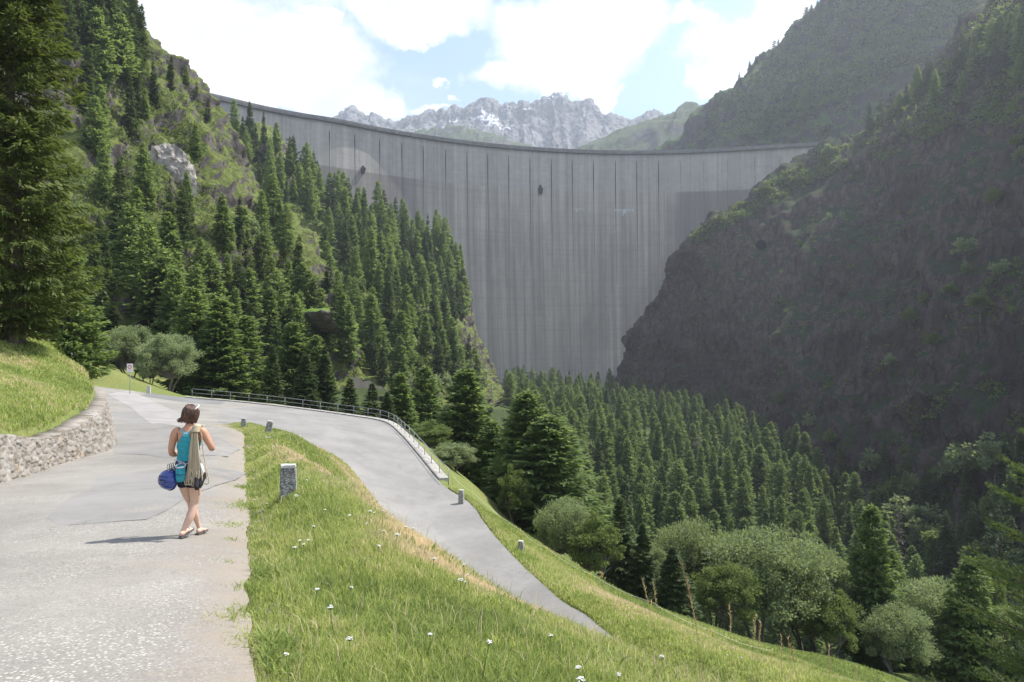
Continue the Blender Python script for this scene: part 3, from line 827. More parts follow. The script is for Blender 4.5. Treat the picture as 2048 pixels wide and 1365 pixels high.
def dam_mat():
    m, t = new_mat('dam concrete')
    uvn = t.n('ShaderNodeUVMap').outputs[0]
    sep = t.n('ShaderNodeSeparateXYZ', {0: uvn})
    u, v = sep.outputs[0], sep.outputs[1]     # metres along the crest, metres above the foot
    st1 = t.noise(0.25, t.mapping(uvn, (1, 0.012, 1)), detail=8, rough=0.75)
    st2 = t.noise(1.0, t.mapping(uvn, (1, 0.02, 1), loc=(9, 0, 0)), detail=6, rough=0.7)
    lifts = t.noise(0.33, t.mapping(uvn, (0.02, 1, 1)), detail=7, rough=0.8)
    cloud = t.noise(0.02, uvn, detail=5)
    base = t.mix(t.ramp(st1, 0.3, 0.7), (0.26, 0.235, 0.20), (0.54, 0.50, 0.435))
    base = t.mix(t.math('MULTIPLY', t.ramp(st2, 0.55, 0.85), 0.35), base, (0.52, 0.505, 0.48))
    base = t.mix(t.math('MULTIPLY', t.ramp(lifts, 0.45, 0.7), 0.45), base, (0.26, 0.25, 0.24))
    # flanks beside the middle blocks: shade and weathering, both painted into the concrete colour
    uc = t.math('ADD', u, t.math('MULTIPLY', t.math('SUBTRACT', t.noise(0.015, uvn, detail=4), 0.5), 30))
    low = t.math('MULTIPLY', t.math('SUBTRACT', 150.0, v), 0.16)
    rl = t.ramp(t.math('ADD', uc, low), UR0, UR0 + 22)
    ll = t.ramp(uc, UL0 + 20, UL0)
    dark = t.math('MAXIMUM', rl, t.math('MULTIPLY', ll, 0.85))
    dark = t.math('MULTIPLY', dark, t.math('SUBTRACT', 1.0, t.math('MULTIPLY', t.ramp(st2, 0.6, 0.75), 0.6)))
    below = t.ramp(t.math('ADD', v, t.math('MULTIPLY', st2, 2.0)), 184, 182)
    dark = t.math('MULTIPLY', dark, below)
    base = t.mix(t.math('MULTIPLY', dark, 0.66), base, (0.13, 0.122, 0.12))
    base = t.mix(t.math('MULTIPLY', t.ramp(t.noise(0.035, t.mapping(uvn, (1, 0.35, 1)), detail=8, rough=0.7), 0.42, 0.66), 0.4), base, (0.20, 0.185, 0.165))
    # newer heightened band under the crest
    band = t.math('SUBTRACT', 1.0, below)
    pat = t.ramp(t.noise(0.2, t.mapping(uvn, (1, 0.5, 1)), detail=8, rough=0.8), 0.4, 0.62)
    sq = t.n('ShaderNodeTexBrick', {'Vector': uvn, 'Scale': 1.0, 'Brick Width': 6.0, 'Row Height': 2.6, 'Mortar Size': 0.08, 'Color1': (0.30, 0.29, 0.27, 1), 'Color2': (0.38, 0.37, 0.35, 1), 'Mortar': (0.25, 0.24, 0.23, 1)}, offset=0.0)
    bc = t.mix(t.math('MULTIPLY', pat, 0.5), sq.outputs[0], (0.50, 0.49, 0.47))
    base = t.mix(t.math('MULTIPLY', band, 0.4), base, bc)
    # rusty seepage low on the wall
    drk2 = t.math('MULTIPLY', t.ramp(t.noise(0.05, t.mapping(uvn, (1, 0.25, 1), loc=(2, 8, 0)), detail=7, rough=0.7), 0.5, 0.62), t.math('MULTIPLY', t.ramp(v, 95, 40), t.ramp(uc, UR0 - 25, UR0)))
    base = t.mix(t.math('MULTIPLY', drk2, 0.8), base, (0.10, 0.095, 0.09))
    rust = t.math('MULTIPLY', t.ramp(t.noise(0.09, t.mapping(uvn, (1, 0.06, 1), loc=(3.7, 0, 0)), detail=4), 0.58, 0.7), t.ramp(v, 75, 30))
    base = t.mix(t.math('MULTIPLY', rust, 0.55), base, (0.36, 0.26, 0.15))
    # white lime runs
    lime = t.math('MULTIPLY', t.ramp(t.noise(0.45, t.mapping(uvn, (1, 0.03, 1), loc=(1.7, 5, 0)), detail=5, rough=0.8), 0.62, 0.70), t.ramp(t.noise(0.03, uvn), 0.42, 0.6))
    base = t.mix(t.math('MULTIPLY', lime, 0.85), base, (0.66, 0.65, 0.62))
    b = t.n('ShaderNodeBump', {'Strength': 0.3, 'Distance': 0.3, 'Height': lifts})
    t.surf(t.n('ShaderNodeBsdfPrincipled', {'Base Color': base, 'Roughness': 0.85, 'Specular IOR Level': 0.2, 'Normal': b.outputs[0]}))
    return m
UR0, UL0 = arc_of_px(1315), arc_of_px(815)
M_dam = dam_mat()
M_joint = simple_mat('dark joint', (0.035, 0.035, 0.04), 0.9)
M_lime = simple_mat('lime crust', (0.50, 0.53, 0.53), 0.9, 0.1)
M_steel = simple_mat('galvanised steel', (0.30, 0.30, 0.30), 0.55, 0.2, 5.0, metallic=0.5)

FOOT = -42.0
def off(zrel):
    """how far the downstream face stands proud of the crest line at a height above the foot"""
    h = np.clip(1 - zrel / (CZ - FOOT), 0, 1)
    return 3.0 + 16.0 * h ** 1.6
JOINTS = [800, 843, 888, 931, 973, 1015, 1058, 1101, 1143, 1186, 1230, 1273, 1317, 1361, 1408, 1456, 1510, 1560, 755, 705, 655]
ju = sorted(arc_of_px(p) for p in JOINTS)
us = sorted(set([float(x) for x in np.arange(0, L_, 4.0)] + ju))
vs_ = np.concatenate([np.arange(FOOT, CZ, 4.0), [CZ]])
def dam_pt(s, z, proud=0.0):
    x, y, nx, ny = crest_at(s)
    o = off(z - FOOT) + proud
    return np.array([x + nx * o, y + ny * o, z])
Gd = np.array([[dam_pt(s, z) for z in vs_] for s in us])
back = np.array([[(lambda q: (q[0] - q[2] * 6, q[1] - q[3] * 6, z))(crest_at(s)) for z in vs_[::-1]] for s in us])
Gall = np.concatenate([Gd, back], axis=1)
U_, V_, _ = Gall.shape
fq = grid_faces(U_, V_, flip=True)
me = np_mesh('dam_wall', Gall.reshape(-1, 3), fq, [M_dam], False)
uvl = me.uv_layers.new(name='UVMap')
uvs = np.zeros((U_, V_, 2))
uvs[:, :, 0] = np.array(us)[:, None]
uvs[:, :, 1] = Gall[:, :, 2] - FOOT
li = np.empty(len(me.loops), dtype=np.int32); me.loops.foreach_get('vertex_index', li)
uvl.data.foreach_set('uv', uvs.reshape(-1, 2)[li].astype(np.float32).ravel())
dam = tag(empty('arch_dam', tuple(dam_pt(L_ / 2, FOOT))), 'huge curved grey concrete arch dam closing off the valley between the two mountainsides', 'dam')
MI = Matrix.Translation(-dam.location)
def dam_part(o):
    o.parent = dam
    o.matrix_parent_inverse = MI
    return o
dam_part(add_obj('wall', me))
# roadway and parapet cantilevered along the crest
def crest_strip(name, o0, o1, z0, z1, mat, s0=0.0, s1=None):
    s1 = L_ if s1 is None else s1
    vv, ff = [], []
    ss = np.arange(s0, s1, 5.0)
    for s in ss:
        x, y, nx, ny = crest_at(s)
        for (o_, z) in ((o0, z0), (o1, z0), (o1, z1), (o0, z1)):
            vv.append((x + nx * o_, y + ny * o_, z))
    for i in range(len(ss) - 1):
        for k in range(4):
            ff.append((i * 4 + k, (i + 1) * 4 + k, (i + 1) * 4 + (k + 1) % 4, i * 4 + (k + 1) % 4))
    ff += [(0, 1, 2, 3), tuple((len(ss) - 1) * 4 + k for k in (3, 2, 1, 0))]
    mb = MB(); mb.add(vv, ff)
    return dam_part(mb.build(name, mat))
M_para = simple_mat('crest concrete', (0.20, 0.19, 0.185), 0.9, 0.2, 0.3)
crest_strip('crest_road', -7.0, 5.2, CZ + 0.02, CZ + 1.3, M_para)
crest_strip('parapet', 4.4, 5.35, CZ + 1.32, CZ + 3.0, M_para)
for px, ht in zip(JOINTS, [30, 34, 44, 46, 46, 50, 52, 62, 46, 46, 66, 64, 50, 26, 20, 16, 14, 12, 24, 20, 16]):
    s = arc_of_px(px)
    mb = MB()
    a = dam_pt(s, CZ - 6, 0.06); b = dam_pt(s, CZ - 6 - ht, 0.06)
    mid = dam_pt(s, CZ - 6 - ht * 0.25, 0.06)
    x, y, nx, ny = crest_at(s)
    tx, ty = -ny, nx
    def quadstrip(pts, ws):
        vv, ff = [], []
        for p, w_ in zip(pts, ws):
            for sg, dp in ((-1, -0.3), (1, -0.3), (1, 0.03), (-1, 0.03)):
                vv.append((p[0] + tx * w_ * sg + nx * dp, p[1] + ty * w_ * sg + ny * dp, p[2]))
        for i in range(len(pts) - 1):
            for k in range(4):
                ff.append((i * 4 + k, (i + 1) * 4 + k, (i + 1) * 4 + (k + 1) % 4, i * 4 + (k + 1) % 4))
        ff += [(0, 1, 2, 3), tuple((len(pts) - 1) * 4 + k for k in (3, 2, 1, 0))]
        return vv, ff
    pts = [dam_pt(s, CZ - 6 - ht * k / 6, 0.04) for k in range(7)] + [dam_pt(s, CZ - 6 - ht - 45 * k / 4, 0.04) for k in (1, 2, 3, 4)]
    wd = 0.38 if px < 1340 else 0.14
    mb.add(*quadstrip(pts, [wd * 0.5, wd, wd, wd * 0.85, wd * 0.65, wd * 0.5, wd * 0.4, 0.12, 0.1, 0.08, 0.05]))  # dark strip is the joint, widened near the top as a painted shadow wedge
    dam_part(mb.build('joint', M_joint))
# climbing balcony, second balcony further left, lime crusts
def balcony(px, py, w_, h_):
    s = arc_of_px(px)
    x, y, nx, ny = crest_at(s)
    u, v = img_dir(px, py)
    z = v * (y - 8)
    p = dam_pt(s, z, 1.0)
    M = Matrix.Rotation(math.atan2(ny, nx) - math.pi / 2, 3, 'Z')
    mb = MB()
    mb.box(p, (w_, 2.0, 0.35), M)
    mb.box(p + np.array([0, 0, -h_ * 0.25]), (w_ * 0.8, 1.6, h_ * 0.45), M, taper=0.95)
    for sx in (-1, 1):
        mb.box(p + np.array([sx * w_ * 0.46, 0, 1.1]), (0.15, 1.8, 1.9), M)
    mb.box(p + np.array([0, 0.9 * ny, 1.1]), (w_, 0.12, 1.6), M)
    b = dam_part(mb.build('balcony', M_joint))
    mb = MB(); mb.box(p + np.array([0, 0, h_ * 0.42]), (w_ * 0.45, 1.2, h_ * 0.45), M)
    o = mb.build('hatch', M_joint, b)
balcony(1078, 379, 4.0, 7.0)
balcony(720, 338, 3.4, 5.0)
def crust(px0, px1, py, drop):
    s0, s1 = arc_of_px(px0), arc_of_px(px1)
    rr = random.Random(int(px0))
    mb = MB()
    n = 26
    for i in range(n):
        s = s0 + (s1 - s0) * i / n
        x, y, nx, ny = crest_at(s)
        z = img_dir((px0 + px1) / 2, py)[1] * (y - 8)
        k = math.exp(-((i / n - 0.35) / 0.2) ** 2)
        dz = drop * (0.12 + 0.9 * k * rr.random() + 0.15 * rr.random())
        p = dam_pt(s, z - dz / 2, 0.05)
        mb.box(p, ((s1 - s0) / n * (0.4 + 0.6 * rr.random()), 0.16, dz), Matrix.Rotation(math.atan2(ny, nx) - math.pi / 2, 3, 'Z'))
    dam_part(mb.build('lime_crust', M_lime))
crust(1229, 1267, 417, 9.0)
crust(1146, 1168, 416, 3.0)
# pale building at the foot of the dam
mb = MB(); p0 = np.array(P(1056, 760, 585))
mb.box(p0, (9, 8, 11)); hut = mb.build('wall', simple_mat('white render', (0.7, 0.72, 0.74), 0.8))
root = empty('valve_house', tuple(p0 + np.array([0, 0, -5.5])))
hut.parent = root; hut.matrix_parent_inverse = Matrix.Translation(-root.location)
mb = MB(); mb.box(p0 + np.array([0, 0, 5.8]), (10, 9, 0.6)); rf = mb.build('roof', M_para); rf.parent = root; rf.matrix_parent_inverse = Matrix.Translation(-root.location)
mb = MB(); mb.box(p0 + np.array([2.0, -4.05, -2.5]), (2.2, 0.15, 4)); rf = mb.build('door', M_joint); rf.parent = root; rf.matrix_parent_inverse = Matrix.Translation(-root.location)
tag(root, 'small white flat-roofed building half hidden by trees at the foot of the dam', 'building')
# ================================================================ TREES
def leaf_mat(name, ca, cb, trans=0.45, tcol=1.5, scale=1.2, rough=0.6):
    m, t = new_mat(name)
    pos = t.n('ShaderNodeNewGeometry').outputs['Position']
    rnd = t.n('ShaderNodeObjectInfo').outputs['Random']
    isl = t.n('ShaderNodeNewGeometry').outputs['Random Per Island']
    f = t.math('ADD', t.math('MULTIPLY', t.ramp(t.noise(scale, pos, detail=3), 0.3, 0.7), 0.45), t.math('MULTIPLY', rnd, 0.5))
    f = t.math('ADD', f, t.math('MULTIPLY', isl, 0.25), clamp=True)
    c = t.mix(f, ca, cb)
    c2 = t.mix(0.5, c, tuple(min(1, x * tcol) * k for x, k in zip(cb, (1.15, 1.1, 0.5))))
    d = t.n('ShaderNodeBsdfPrincipled', {'Base Color': c, 'Roughness': rough, 'Specular IOR Level': 0.25})
    tr = t.n('ShaderNodeBsdfTranslucent', {'Color': c2})
    mx = t.n('ShaderNodeMixShader', {0: trans, 1: d.outputs[0], 2: tr.outputs[0]})
    t.surf(mx)
    return m
M_larch = leaf_mat('larch needles', (0.075, 0.125, 0.045), (0.20, 0.27, 0.10), 0.5)
M_spruce = leaf_mat('spruce needles', (0.035, 0.062, 0.025), (0.095, 0.135, 0.045), 0.33)
M_spruce_l = leaf_mat('sunlit spruce needles', (0.03, 0.055, 0.014), (0.11, 0.145, 0.035), 0.36, scale=3.0)
M_leafg = leaf_mat('grey-green leaves', (0.11, 0.15, 0.07), (0.30, 0.36, 0.20), 0.45, 1.15, scale=2.0)
M_leafb = leaf_mat('green leaves', (0.06, 0.095, 0.03), (0.17, 0.22, 0.075), 0.4, 1.4, scale=2.0)
M_pine = leaf_mat('stone pine needles', (0.03, 0.05, 0.028), (0.07, 0.10, 0.055), 0.25)
M_dead = leaf_mat('bare dry twigs', (0.09, 0.08, 0.07), (0.16, 0.14, 0.12), 0.1)
M_bark = simple_mat('bark', (0.09, 0.07, 0.055), 0.95, 0.4, 6.0, bump=0.5)
M_bark_g = simple_mat('grey bark', (0.16, 0.145, 0.125), 0.95, 0.3, 6.0, bump=0.4)

def cards(base, dirv, nrm, L, W):
    """leaf-sized rhombs: base (n,3), dirv (n,3), nrm (n,3), L (n,), W (n,)"""
    dirv = dirv / (np.linalg.norm(dirv, axis=1, keepdims=True) + 1e-9)
    side = np.cross(dirv, nrm)
    side /= (np.linalg.norm(side, axis=1, keepdims=True) + 1e-9)
    L = L[:, None]; W = W[:, None]
    a = base
    b = base + dirv * L * 0.45 + side * W * 0.5
    c = base + dirv * L
    d = base + dirv * L * 0.45 - side * W * 0.5
    v = np.stack([a, b, c, d], axis=1).reshape(-1, 3)
    f = np.arange(len(v)).reshape(-1, 4)
    return v, f

def conifer(seed, H=10.0, Rm=1.9, base=0.08, nb=150, per=14, cl=0.5, cw=0.2, top_slope=0.55, bot_slope=-0.35, power=0.85, dens=1.0, hang=0.3, limb_r=0.02, tw=0.10, gaps=0.0):
    r = np.random.RandomState(seed)
    t = np.sort(r.rand(nb)) ** 0.92
    hz_ = H * (base + (0.985 - base) * t)
    az = np.arange(nb) * 2.39996 + r.rand(nb) * 0.9
    prof = np.minimum((1 - t) ** power + 0.03, 1.0) * np.minimum(1, 0.55 + t * 4)
    L = Rm * prof * (0.68 + 0.42 * r.rand(nb))
    if gaps:
        L *= np.where(r.rand(nb) < gaps, 0.45, 1.0)
    sl = bot_slope + (top_slope - bot_slope) * t ** 1.2 + r.randn(nb) * 0.08
    n = np.maximum(3, (per * (0.35 + L / Rm) * dens)).astype(int)
    bi = np.repeat(np.arange(nb), n)
    m = len(bi)
    u = r.rand(m) ** 0.65
    out = np.column_stack([np.cos(az), np.sin(az), np.zeros(nb)])[bi]
    lat = np.column_stack([-np.sin(az), np.cos(az), np.zeros(nb)])[bi]
    Lb = L[bi]
    sg = r.choice([-1, 1], m)
    lo = sg * r.rand(m) * 0.34 * Lb * (1.1 - u) ** 0.7
    curve = sl[bi] * u * Lb + 0.22 * Lb * u * u * (sl[bi] < 0.1)
    pos = out * (u * Lb)[:, None] + lat * lo[:, None]
    pos[:, 2] += hz_[bi] + curve - hang * np.abs(lo) - r.rand(m) * 0.05 * Lb
    dv = out * (0.55 + 0.5 * u)[:, None] + lat * (sg * (0.9 - 0.5 * u))[:, None] + r.randn(m, 3) * 0.28
    dv[:, 2] += sl[bi] * 0.5 - hang * 0.8 * r.rand(m)
    nr = r.randn(m, 3) * 0.55 + np.array([0, 0, 1.0])
    size = (0.55 + 0.75 * r.rand(m)) * (0.55 + 0.45 * np.minimum(1, Lb / Rm * 1.6))
    v, f = cards(pos - dv * 0.0, dv, nr, cl * size, cw * size)
    # leader
    k = 10
    lt = np.column_stack([np.zeros(k), np.zeros(k), H * (0.95 + 0.05 * r.rand(k))])
    v2, f2 = cards(lt, r.randn(k, 3) * 0.4 + np.array([0, 0, 1.0]), r.randn(k, 3), np.full(k, cl * 0.7), np.full(k, cw * 0.6))
    V = np.vstack([v, v2]); Fc = np.vstack([f, f2 + len(v)])
    # trunk and limbs
    mb = MB()
    wob = [r.randn(2) * 0.02 * H * 0.3 for _ in range(6)]
    mb.tube([(wob[i][0] * (i > 0) * (i < 5), wob[i][1] * (i > 0) * (i < 5), -0.03 * H + H * 0.2 * i) for i in range(5)] + [(0, 0, H * 0.98)], [tw * H / 10 * q for q in (1.6, 1.15, 0.95, 0.7, 0.42, 0.06)], 6)
    step = max(1, nb // 60)
    for i in range(0, nb, step):
        pts = []
        for uu in (0, 0.5, 0.9):
            pts.append((math.cos(az[i]) * uu * L[i], math.sin(az[i]) * uu * L[i], hz_[i] + sl[i] * uu * L[i] + 0.22 * L[i] * uu * uu * (sl[i] < 0.1)))
        mb.tube(pts, [limb_r * 1.5, limb_r, limb_r * 0.4], 3, cap=False)
    return V, Fc, mb

def broad(seed, H=6.0, Rx=3.0, trunk_h=0.25, ncl=70, per=60, cl=0.16, cw=0.09, stems=1, squash=1.0, lowfill=0.5):
    r = np.random.RandomState(seed)
    cz = H * (0.5 + trunk_h * 0.35)
    rz = H - cz
    d = r.randn(ncl, 3); d /= np.linalg.norm(d, axis=1, keepdims=True)
    d[:, 2] = np.where(d[:, 2] < -0.6, -d[:, 2] * 0.5, d[:, 2])
    rad = (0.45 + 0.55 * r.rand(ncl) ** 0.7) * (0.72 + 0.45 * r.rand(ncl))
    cc = d * rad[:, None] * np.array([Rx, Rx, rz]) * 0.86
    cc[:, 2] += cz
    cr = (0.11 + 0.20 * r.rand(ncl) ** 1.5) * Rx * 0.9
    bi = np.repeat(np.arange(ncl), per)
    m = len(bi)
    q = r.randn(m, 3); q /= np.linalg.norm(q, axis=1, keepdims=True)
    pos = cc[bi] + q * (cr[bi] * r.rand(m) ** 0.45)[:, None] * np.array([1, 1, 0.8])
    dv = q * 0.8 + r.randn(m, 3) * 0.6 + np.array([0, 0, 0.25])
    nr = r.randn(m, 3) + q * 0.6 + np.array([0, 0, 0.5])
    s = 0.6 + 0.8 * r.rand(m)
    v, f = cards(pos, dv, nr, cl * s, cw * s)
    mb = MB()
    for k in range(stems):
        a = r.rand() * 6.28
        bx = np.array([math.cos(a), math.sin(a)]) * (0.12 * Rx if stems > 1 else 0)
        fork = np.array([bx[0] * 3, bx[1] * 3, H * trunk_h + 0.1 * H])
        tr = 0.022 * H / math.sqrt(stems)
        mb.tube([(bx[0], bx[1], -0.25), tuple(fork * np.array([0.6, 0.6, 0.5])), tuple(fork)], [tr * 1.3, tr, tr * 0.85], 6)
        for i in range(k, ncl, max(stems, ncl // 40)):
            e = cc[i]
            mid = fork * 0.45 + e * 0.55 + np.array([0, 0, -0.04 * H])
            mb.tube([tuple(fork), tuple(mid), tuple(e)], [tr * 0.5, tr * 0.28, tr * 0.1], 4, cap=False)
    return v, f, mb

def tree_meshes(name, vfm, mat, bark):
    v, f, mb = vfm
    crown = np_mesh(name + '_crown', v, f, [mat])
    tr = bpy.data.meshes.new(name + '_trunk')
    tr.from_pydata(mb.v, [], mb.f); tr.materials.append(bark)
    return crown, tr
def tree_single(name, vfm, mat, bark):
    v, f, mb = vfm
    V = np.vstack([v, np.array(mb.v)])
    q4 = np.array([x for x in mb.f if len(x) == 4]); q3 = np.array([x for x in mb.f if len(x) == 3])
    fl = [f, q4 + len(v)] + ([q3 + len(v)] if len(q3) else [])
    mi = np.concatenate([np.zeros(len(f)), np.ones(sum(len(x) for x in fl[1:]))])
    return np_mesh(name, V, fl, [mat, bark], mat_idx=mi)

FAR_NC = {}
KSH = {'larch': 'larch', 'spruce': 'spruce', 'pine': 'pine', 'dead': 'dead tree', 'leaf': 'leafy tree'}
KADJ = {'larch': 'light green larch', 'spruce': 'dark spruce', 'pine': 'spreading pine', 'dead': 'bare grey conifer', 'leaf': 'rounded leafy tree'}
# prototypes (height 10 m for conifers)
near_p = {
    'larch': [tree_meshes('larch', conifer(11 + i, 10, [1.9, 2.15, 2.4][i], 0.05, 360, 62, 0.36, 0.13, hang=0.5, top_slope=0.7, bot_slope=-0.15, power=0.64, limb_r=0.016, gaps=0.12), M_larch, M_bark) for i in range(3)],
    'spruce': [tree_meshes('spruce', conifer(21 + i, 10, [1.5, 1.7, 1.9][i], 0.03, 240, 68, 0.36, 0.13, hang=0.8, top_slope=0.35, bot_slope=-0.5, power=0.9, gaps=0.15), M_spruce, M_bark) for i in range(3)],
    'pine': [tree_meshes('pine', conifer(31, 10, 2.6, 0.12, 110, 90, 0.32, 0.10, hang=0.0, top_slope=0.7, bot_slope=0.0, power=0.6, gaps=0.3), M_pine, M_bark)],
    'dead': [tree_meshes('dead', conifer(35, 10, 1.8, 0.1, 120, 26, 0.26, 0.05, hang=0.3, top_slope=0.5, bot_slope=-0.2), M_dead, M_bark_g)],
}
far_p = {
    'larch': [tree_single('larch', conifer(41 + i, 10, [1.7, 1.9, 2.1, 2.35, 1.6, 2.5][i], [0.05, 0.05, 0.1, 0.06, 0.18, 0.12][i], 210, 22, 0.60, 0.23, hang=0.5, top_slope=0.7, bot_slope=-0.15, power=0.68, gaps=[0.12, 0.2, 0.1, 0.3, 0.15, 0.35][i], limb_r=0.03), M_larch, M_bark) for i in range(6)],
    'spruce': [tree_single('spruce', conifer(51 + i, 10, [1.3, 1.5, 1.75, 1.95][i], 0.03, 150, 21, 0.60, 0.23, hang=0.7, top_slope=0.3, bot_slope=-0.45, power=0.88, gaps=0.15, limb_r=0.03), M_spruce, M_bark) for i in range(4)],
    'pine': [tree_single('pine', conifer(61 + i, 10, [2.3, 2.7][i], 0.15, 60, 26, 0.6, 0.22, hang=0.0, top_slope=0.6, bot_slope=0.05, power=0.55, gaps=0.35, limb_r=0.04), M_pine, M_bark) for i in range(2)],
    'dead': [tree_single('dead', conifer(65, 10, 1.6, 0.1, 70, 12, 0.5, 0.08, hang=0.3), M_dead, M_bark_g)],
    'leaf': [tree_single('leaf', broad(71 + i, 10, [3.6, 4.2, 3.2][i], 0.15, 40, 34, 0.75, 0.45, lowfill=1), [M_leafb, M_leafg, M_leafb][i], M_bark_g) for i in range(3)],
}
for _k in far_p:
    FAR_NC[_k] = [int(np.sum(np.array([p.material_index for p in m_.polygons]) == 0)) for m_ in far_p[_k]]
broad_p = {
    'grey': [tree_meshes('grey', broad(81 + i, 10, [4.6, 5.4][i], 0.12, 170, 230, 0.23, 0.115, stems=4), M_leafg, M_bark_g) for i in range(2)],
    'green': [tree_meshes('green', broad(86 + i, 10, [3.6, 4.4][i], 0.16, 140, 190, 0.25, 0.125, stems=3), M_leafb, M_bark_g) for i in range(2)],
}
KIND = {'larch': ('larch_tree', 'larch'), 'spruce': ('spruce_tree', 'spruce'), 'pine': ('pine_tree', 'pine'), 'dead': ('dead_tree', 'dead tree'), 'leaf': ('broadleaf_tree', 'broadleaf tree'), 'grey': ('willow_tree', 'willow'), 'green': ('alder_tree', 'alder')}
rt = random.Random(99)

def near_tree(kind, loc, h, label, rx=None, group=None, var=None):
    pr = near_p.get(kind) or broad_p.get(kind)
    crown, trunk = pr[rt.randrange(len(pr)) if var is None else var % len(pr)]
    root = empty(KIND[kind][0], loc, rt.uniform(0, 6.28))
    s = h / 10.0
    sx = s if rx is None else rx / 1.62
    root.scale = (sx, sx, s)
    add_obj('trunk', trunk, root)
    add_obj('crown', crown, root)
    tag(root, label, KIND[kind][1], group)
    return root

PENDING = []
def far_tree(kind, loc, h, label, group, slim=1.0):
    k = h / 10.0 * slim * rt.uniform(0.8, 1.25)
    PENDING.append((kind, tuple(loc), h, k, (rt.uniform(-0.06, 0.06), rt.uniform(-0.06, 0.06), rt.uniform(0, 6.28)), rt.randrange(len(far_p[kind])), label, group))

def finish_far_trees():
    for kind in far_p:
        lst = sorted([p for p in PENDING if p[0] == kind], key=lambda p: -p[2] / max(20, p[1][1]))
        cap = 262 if kind == 'larch' else 300
        for (kd, loc, h, k, rot, pi_, lab, grp) in lst[:cap]:
            o = bpy.data.objects.new(KIND[kd][0], far_p[kd][pi_])
            COL.objects.link(o)
            o.location = loc; o.scale = (k, k, h / 10.0); o.rotation_euler = rot
            # where in its wood it stands and how it is built
            px = 1024 + F * loc[0] / loc[1]
            if grp and grp.startswith('@'):
                base, zones = ZONES[grp[1:]]
                z1 = zones[0][min(int((px - zones[1]) / (zones[2] - zones[1]) * len(zones[0])), len(zones[0]) - 1) if px > zones[1] else 0]
                z2 = zones[3][min(int((loc[1] - zones[4]) / (zones[5] - zones[4]) * len(zones[3])), len(zones[3]) - 1) if loc[1] > zones[4] else 0]
                size = 'tall' if h > base[1] else ('mid-sized' if h > base[0] else 'short')
                wd = 'slim' if k / (h / 10) < 0.99 else 'broad'
                lab = ('%s %s %s %s' % (size, KSH[kd], z1, z2)) if kd != 'dead' else 'bare grey conifer %s %s' % (z1, z2)
                tag(o, lab, KIND[kd][1], KADJ[kd] + ' trees ' + base[2])
            else:
                tag(o, lab, KIND[kd][1], grp)
        rest = lst[cap:]
        if rest:
            V, Fq, Ft, mq, mt = [], [], [], [], []
            off_ = 0
            for (kd, loc, h, k, rot, pi_, lab, grp) in rest:
                me = far_p[kd][pi_]
                v = np.empty(len(me.vertices) * 3, dtype=np.float32); me.vertices.foreach_get('co', v); v = v.reshape(-1, 3)
                c, s_ = math.cos(rot[2]), math.sin(rot[2])
                v = np.column_stack([(v[:, 0] * c - v[:, 1] * s_) * k, (v[:, 0] * s_ + v[:, 1] * c) * k, v[:, 2] * h / 10]) + np.array(loc)
                ncr = FAR_NC[kd][pi_]
                f = np.arange(ncr * 4).reshape(-1, 4) + off_
                V.append(v[:ncr * 4]); Fq.append(f); off_ += ncr * 4
            o = add_obj(KIND[kind][0].replace('tree', 'forest'), np_mesh('rest', np.vstack(V), np.vstack(Fq), [far_p[kind][0].materials[0]]))
            tag(o, kind='stuff')

def cast(px, py, names):
    u, v = img_dir(px, py)
    d = Vector((u, 1, v)); ln = d.length; d.normalize()
    best = None
    for nme in names:
        h = BVH[nme].ray_cast(Vector((0, 0, 0)), d)
        if h[0] is not None and (best is None or h[3] < best[3]):
            best = h
    return best

def poly_samples(poly, n, rr):
    xs = [p[0] for p in poly]; ys = [p[1] for p in poly]
    out = []
    a = np.array(poly)
    while len(out) < n:
        c = np.column_stack([rr.uniform(min(xs), max(xs), 400), rr.uniform(min(ys), max(ys), 400)])
        out += [tuple(p) for p in c[inside(c, poly)]]
    return out[:n]

def forest(poly, n, surf, mind, hr, mix, label, group, seed, slim=1.0, sink=0.3, minnz=0.15):
    rr = np.random.RandomState(seed)
    placed = []
    for (px, py) in poly_samples(poly, n * 14, rr):
        if len(placed) >= n: break
        h = cast(px, py, surf)
        if h is None or abs(h[1].z) < minnz: continue
        p = h[0]
        if any((p - q_).length < mind for q_ in placed[-400:]): continue
        placed.append(p)
        kind = rr.choice([k for k, _ in mix], p=[w_ for _, w_ in mix])
        hh = rr.uniform(*hr)
        if kind == 'leaf': hh *= 0.5
        lab, grp = (label[kind], group[kind]) if isinstance(label, dict) else (label, group)
        far_tree(kind, (p.x, p.y, p.z - sink), hh, lab, grp, slim)
    return placed

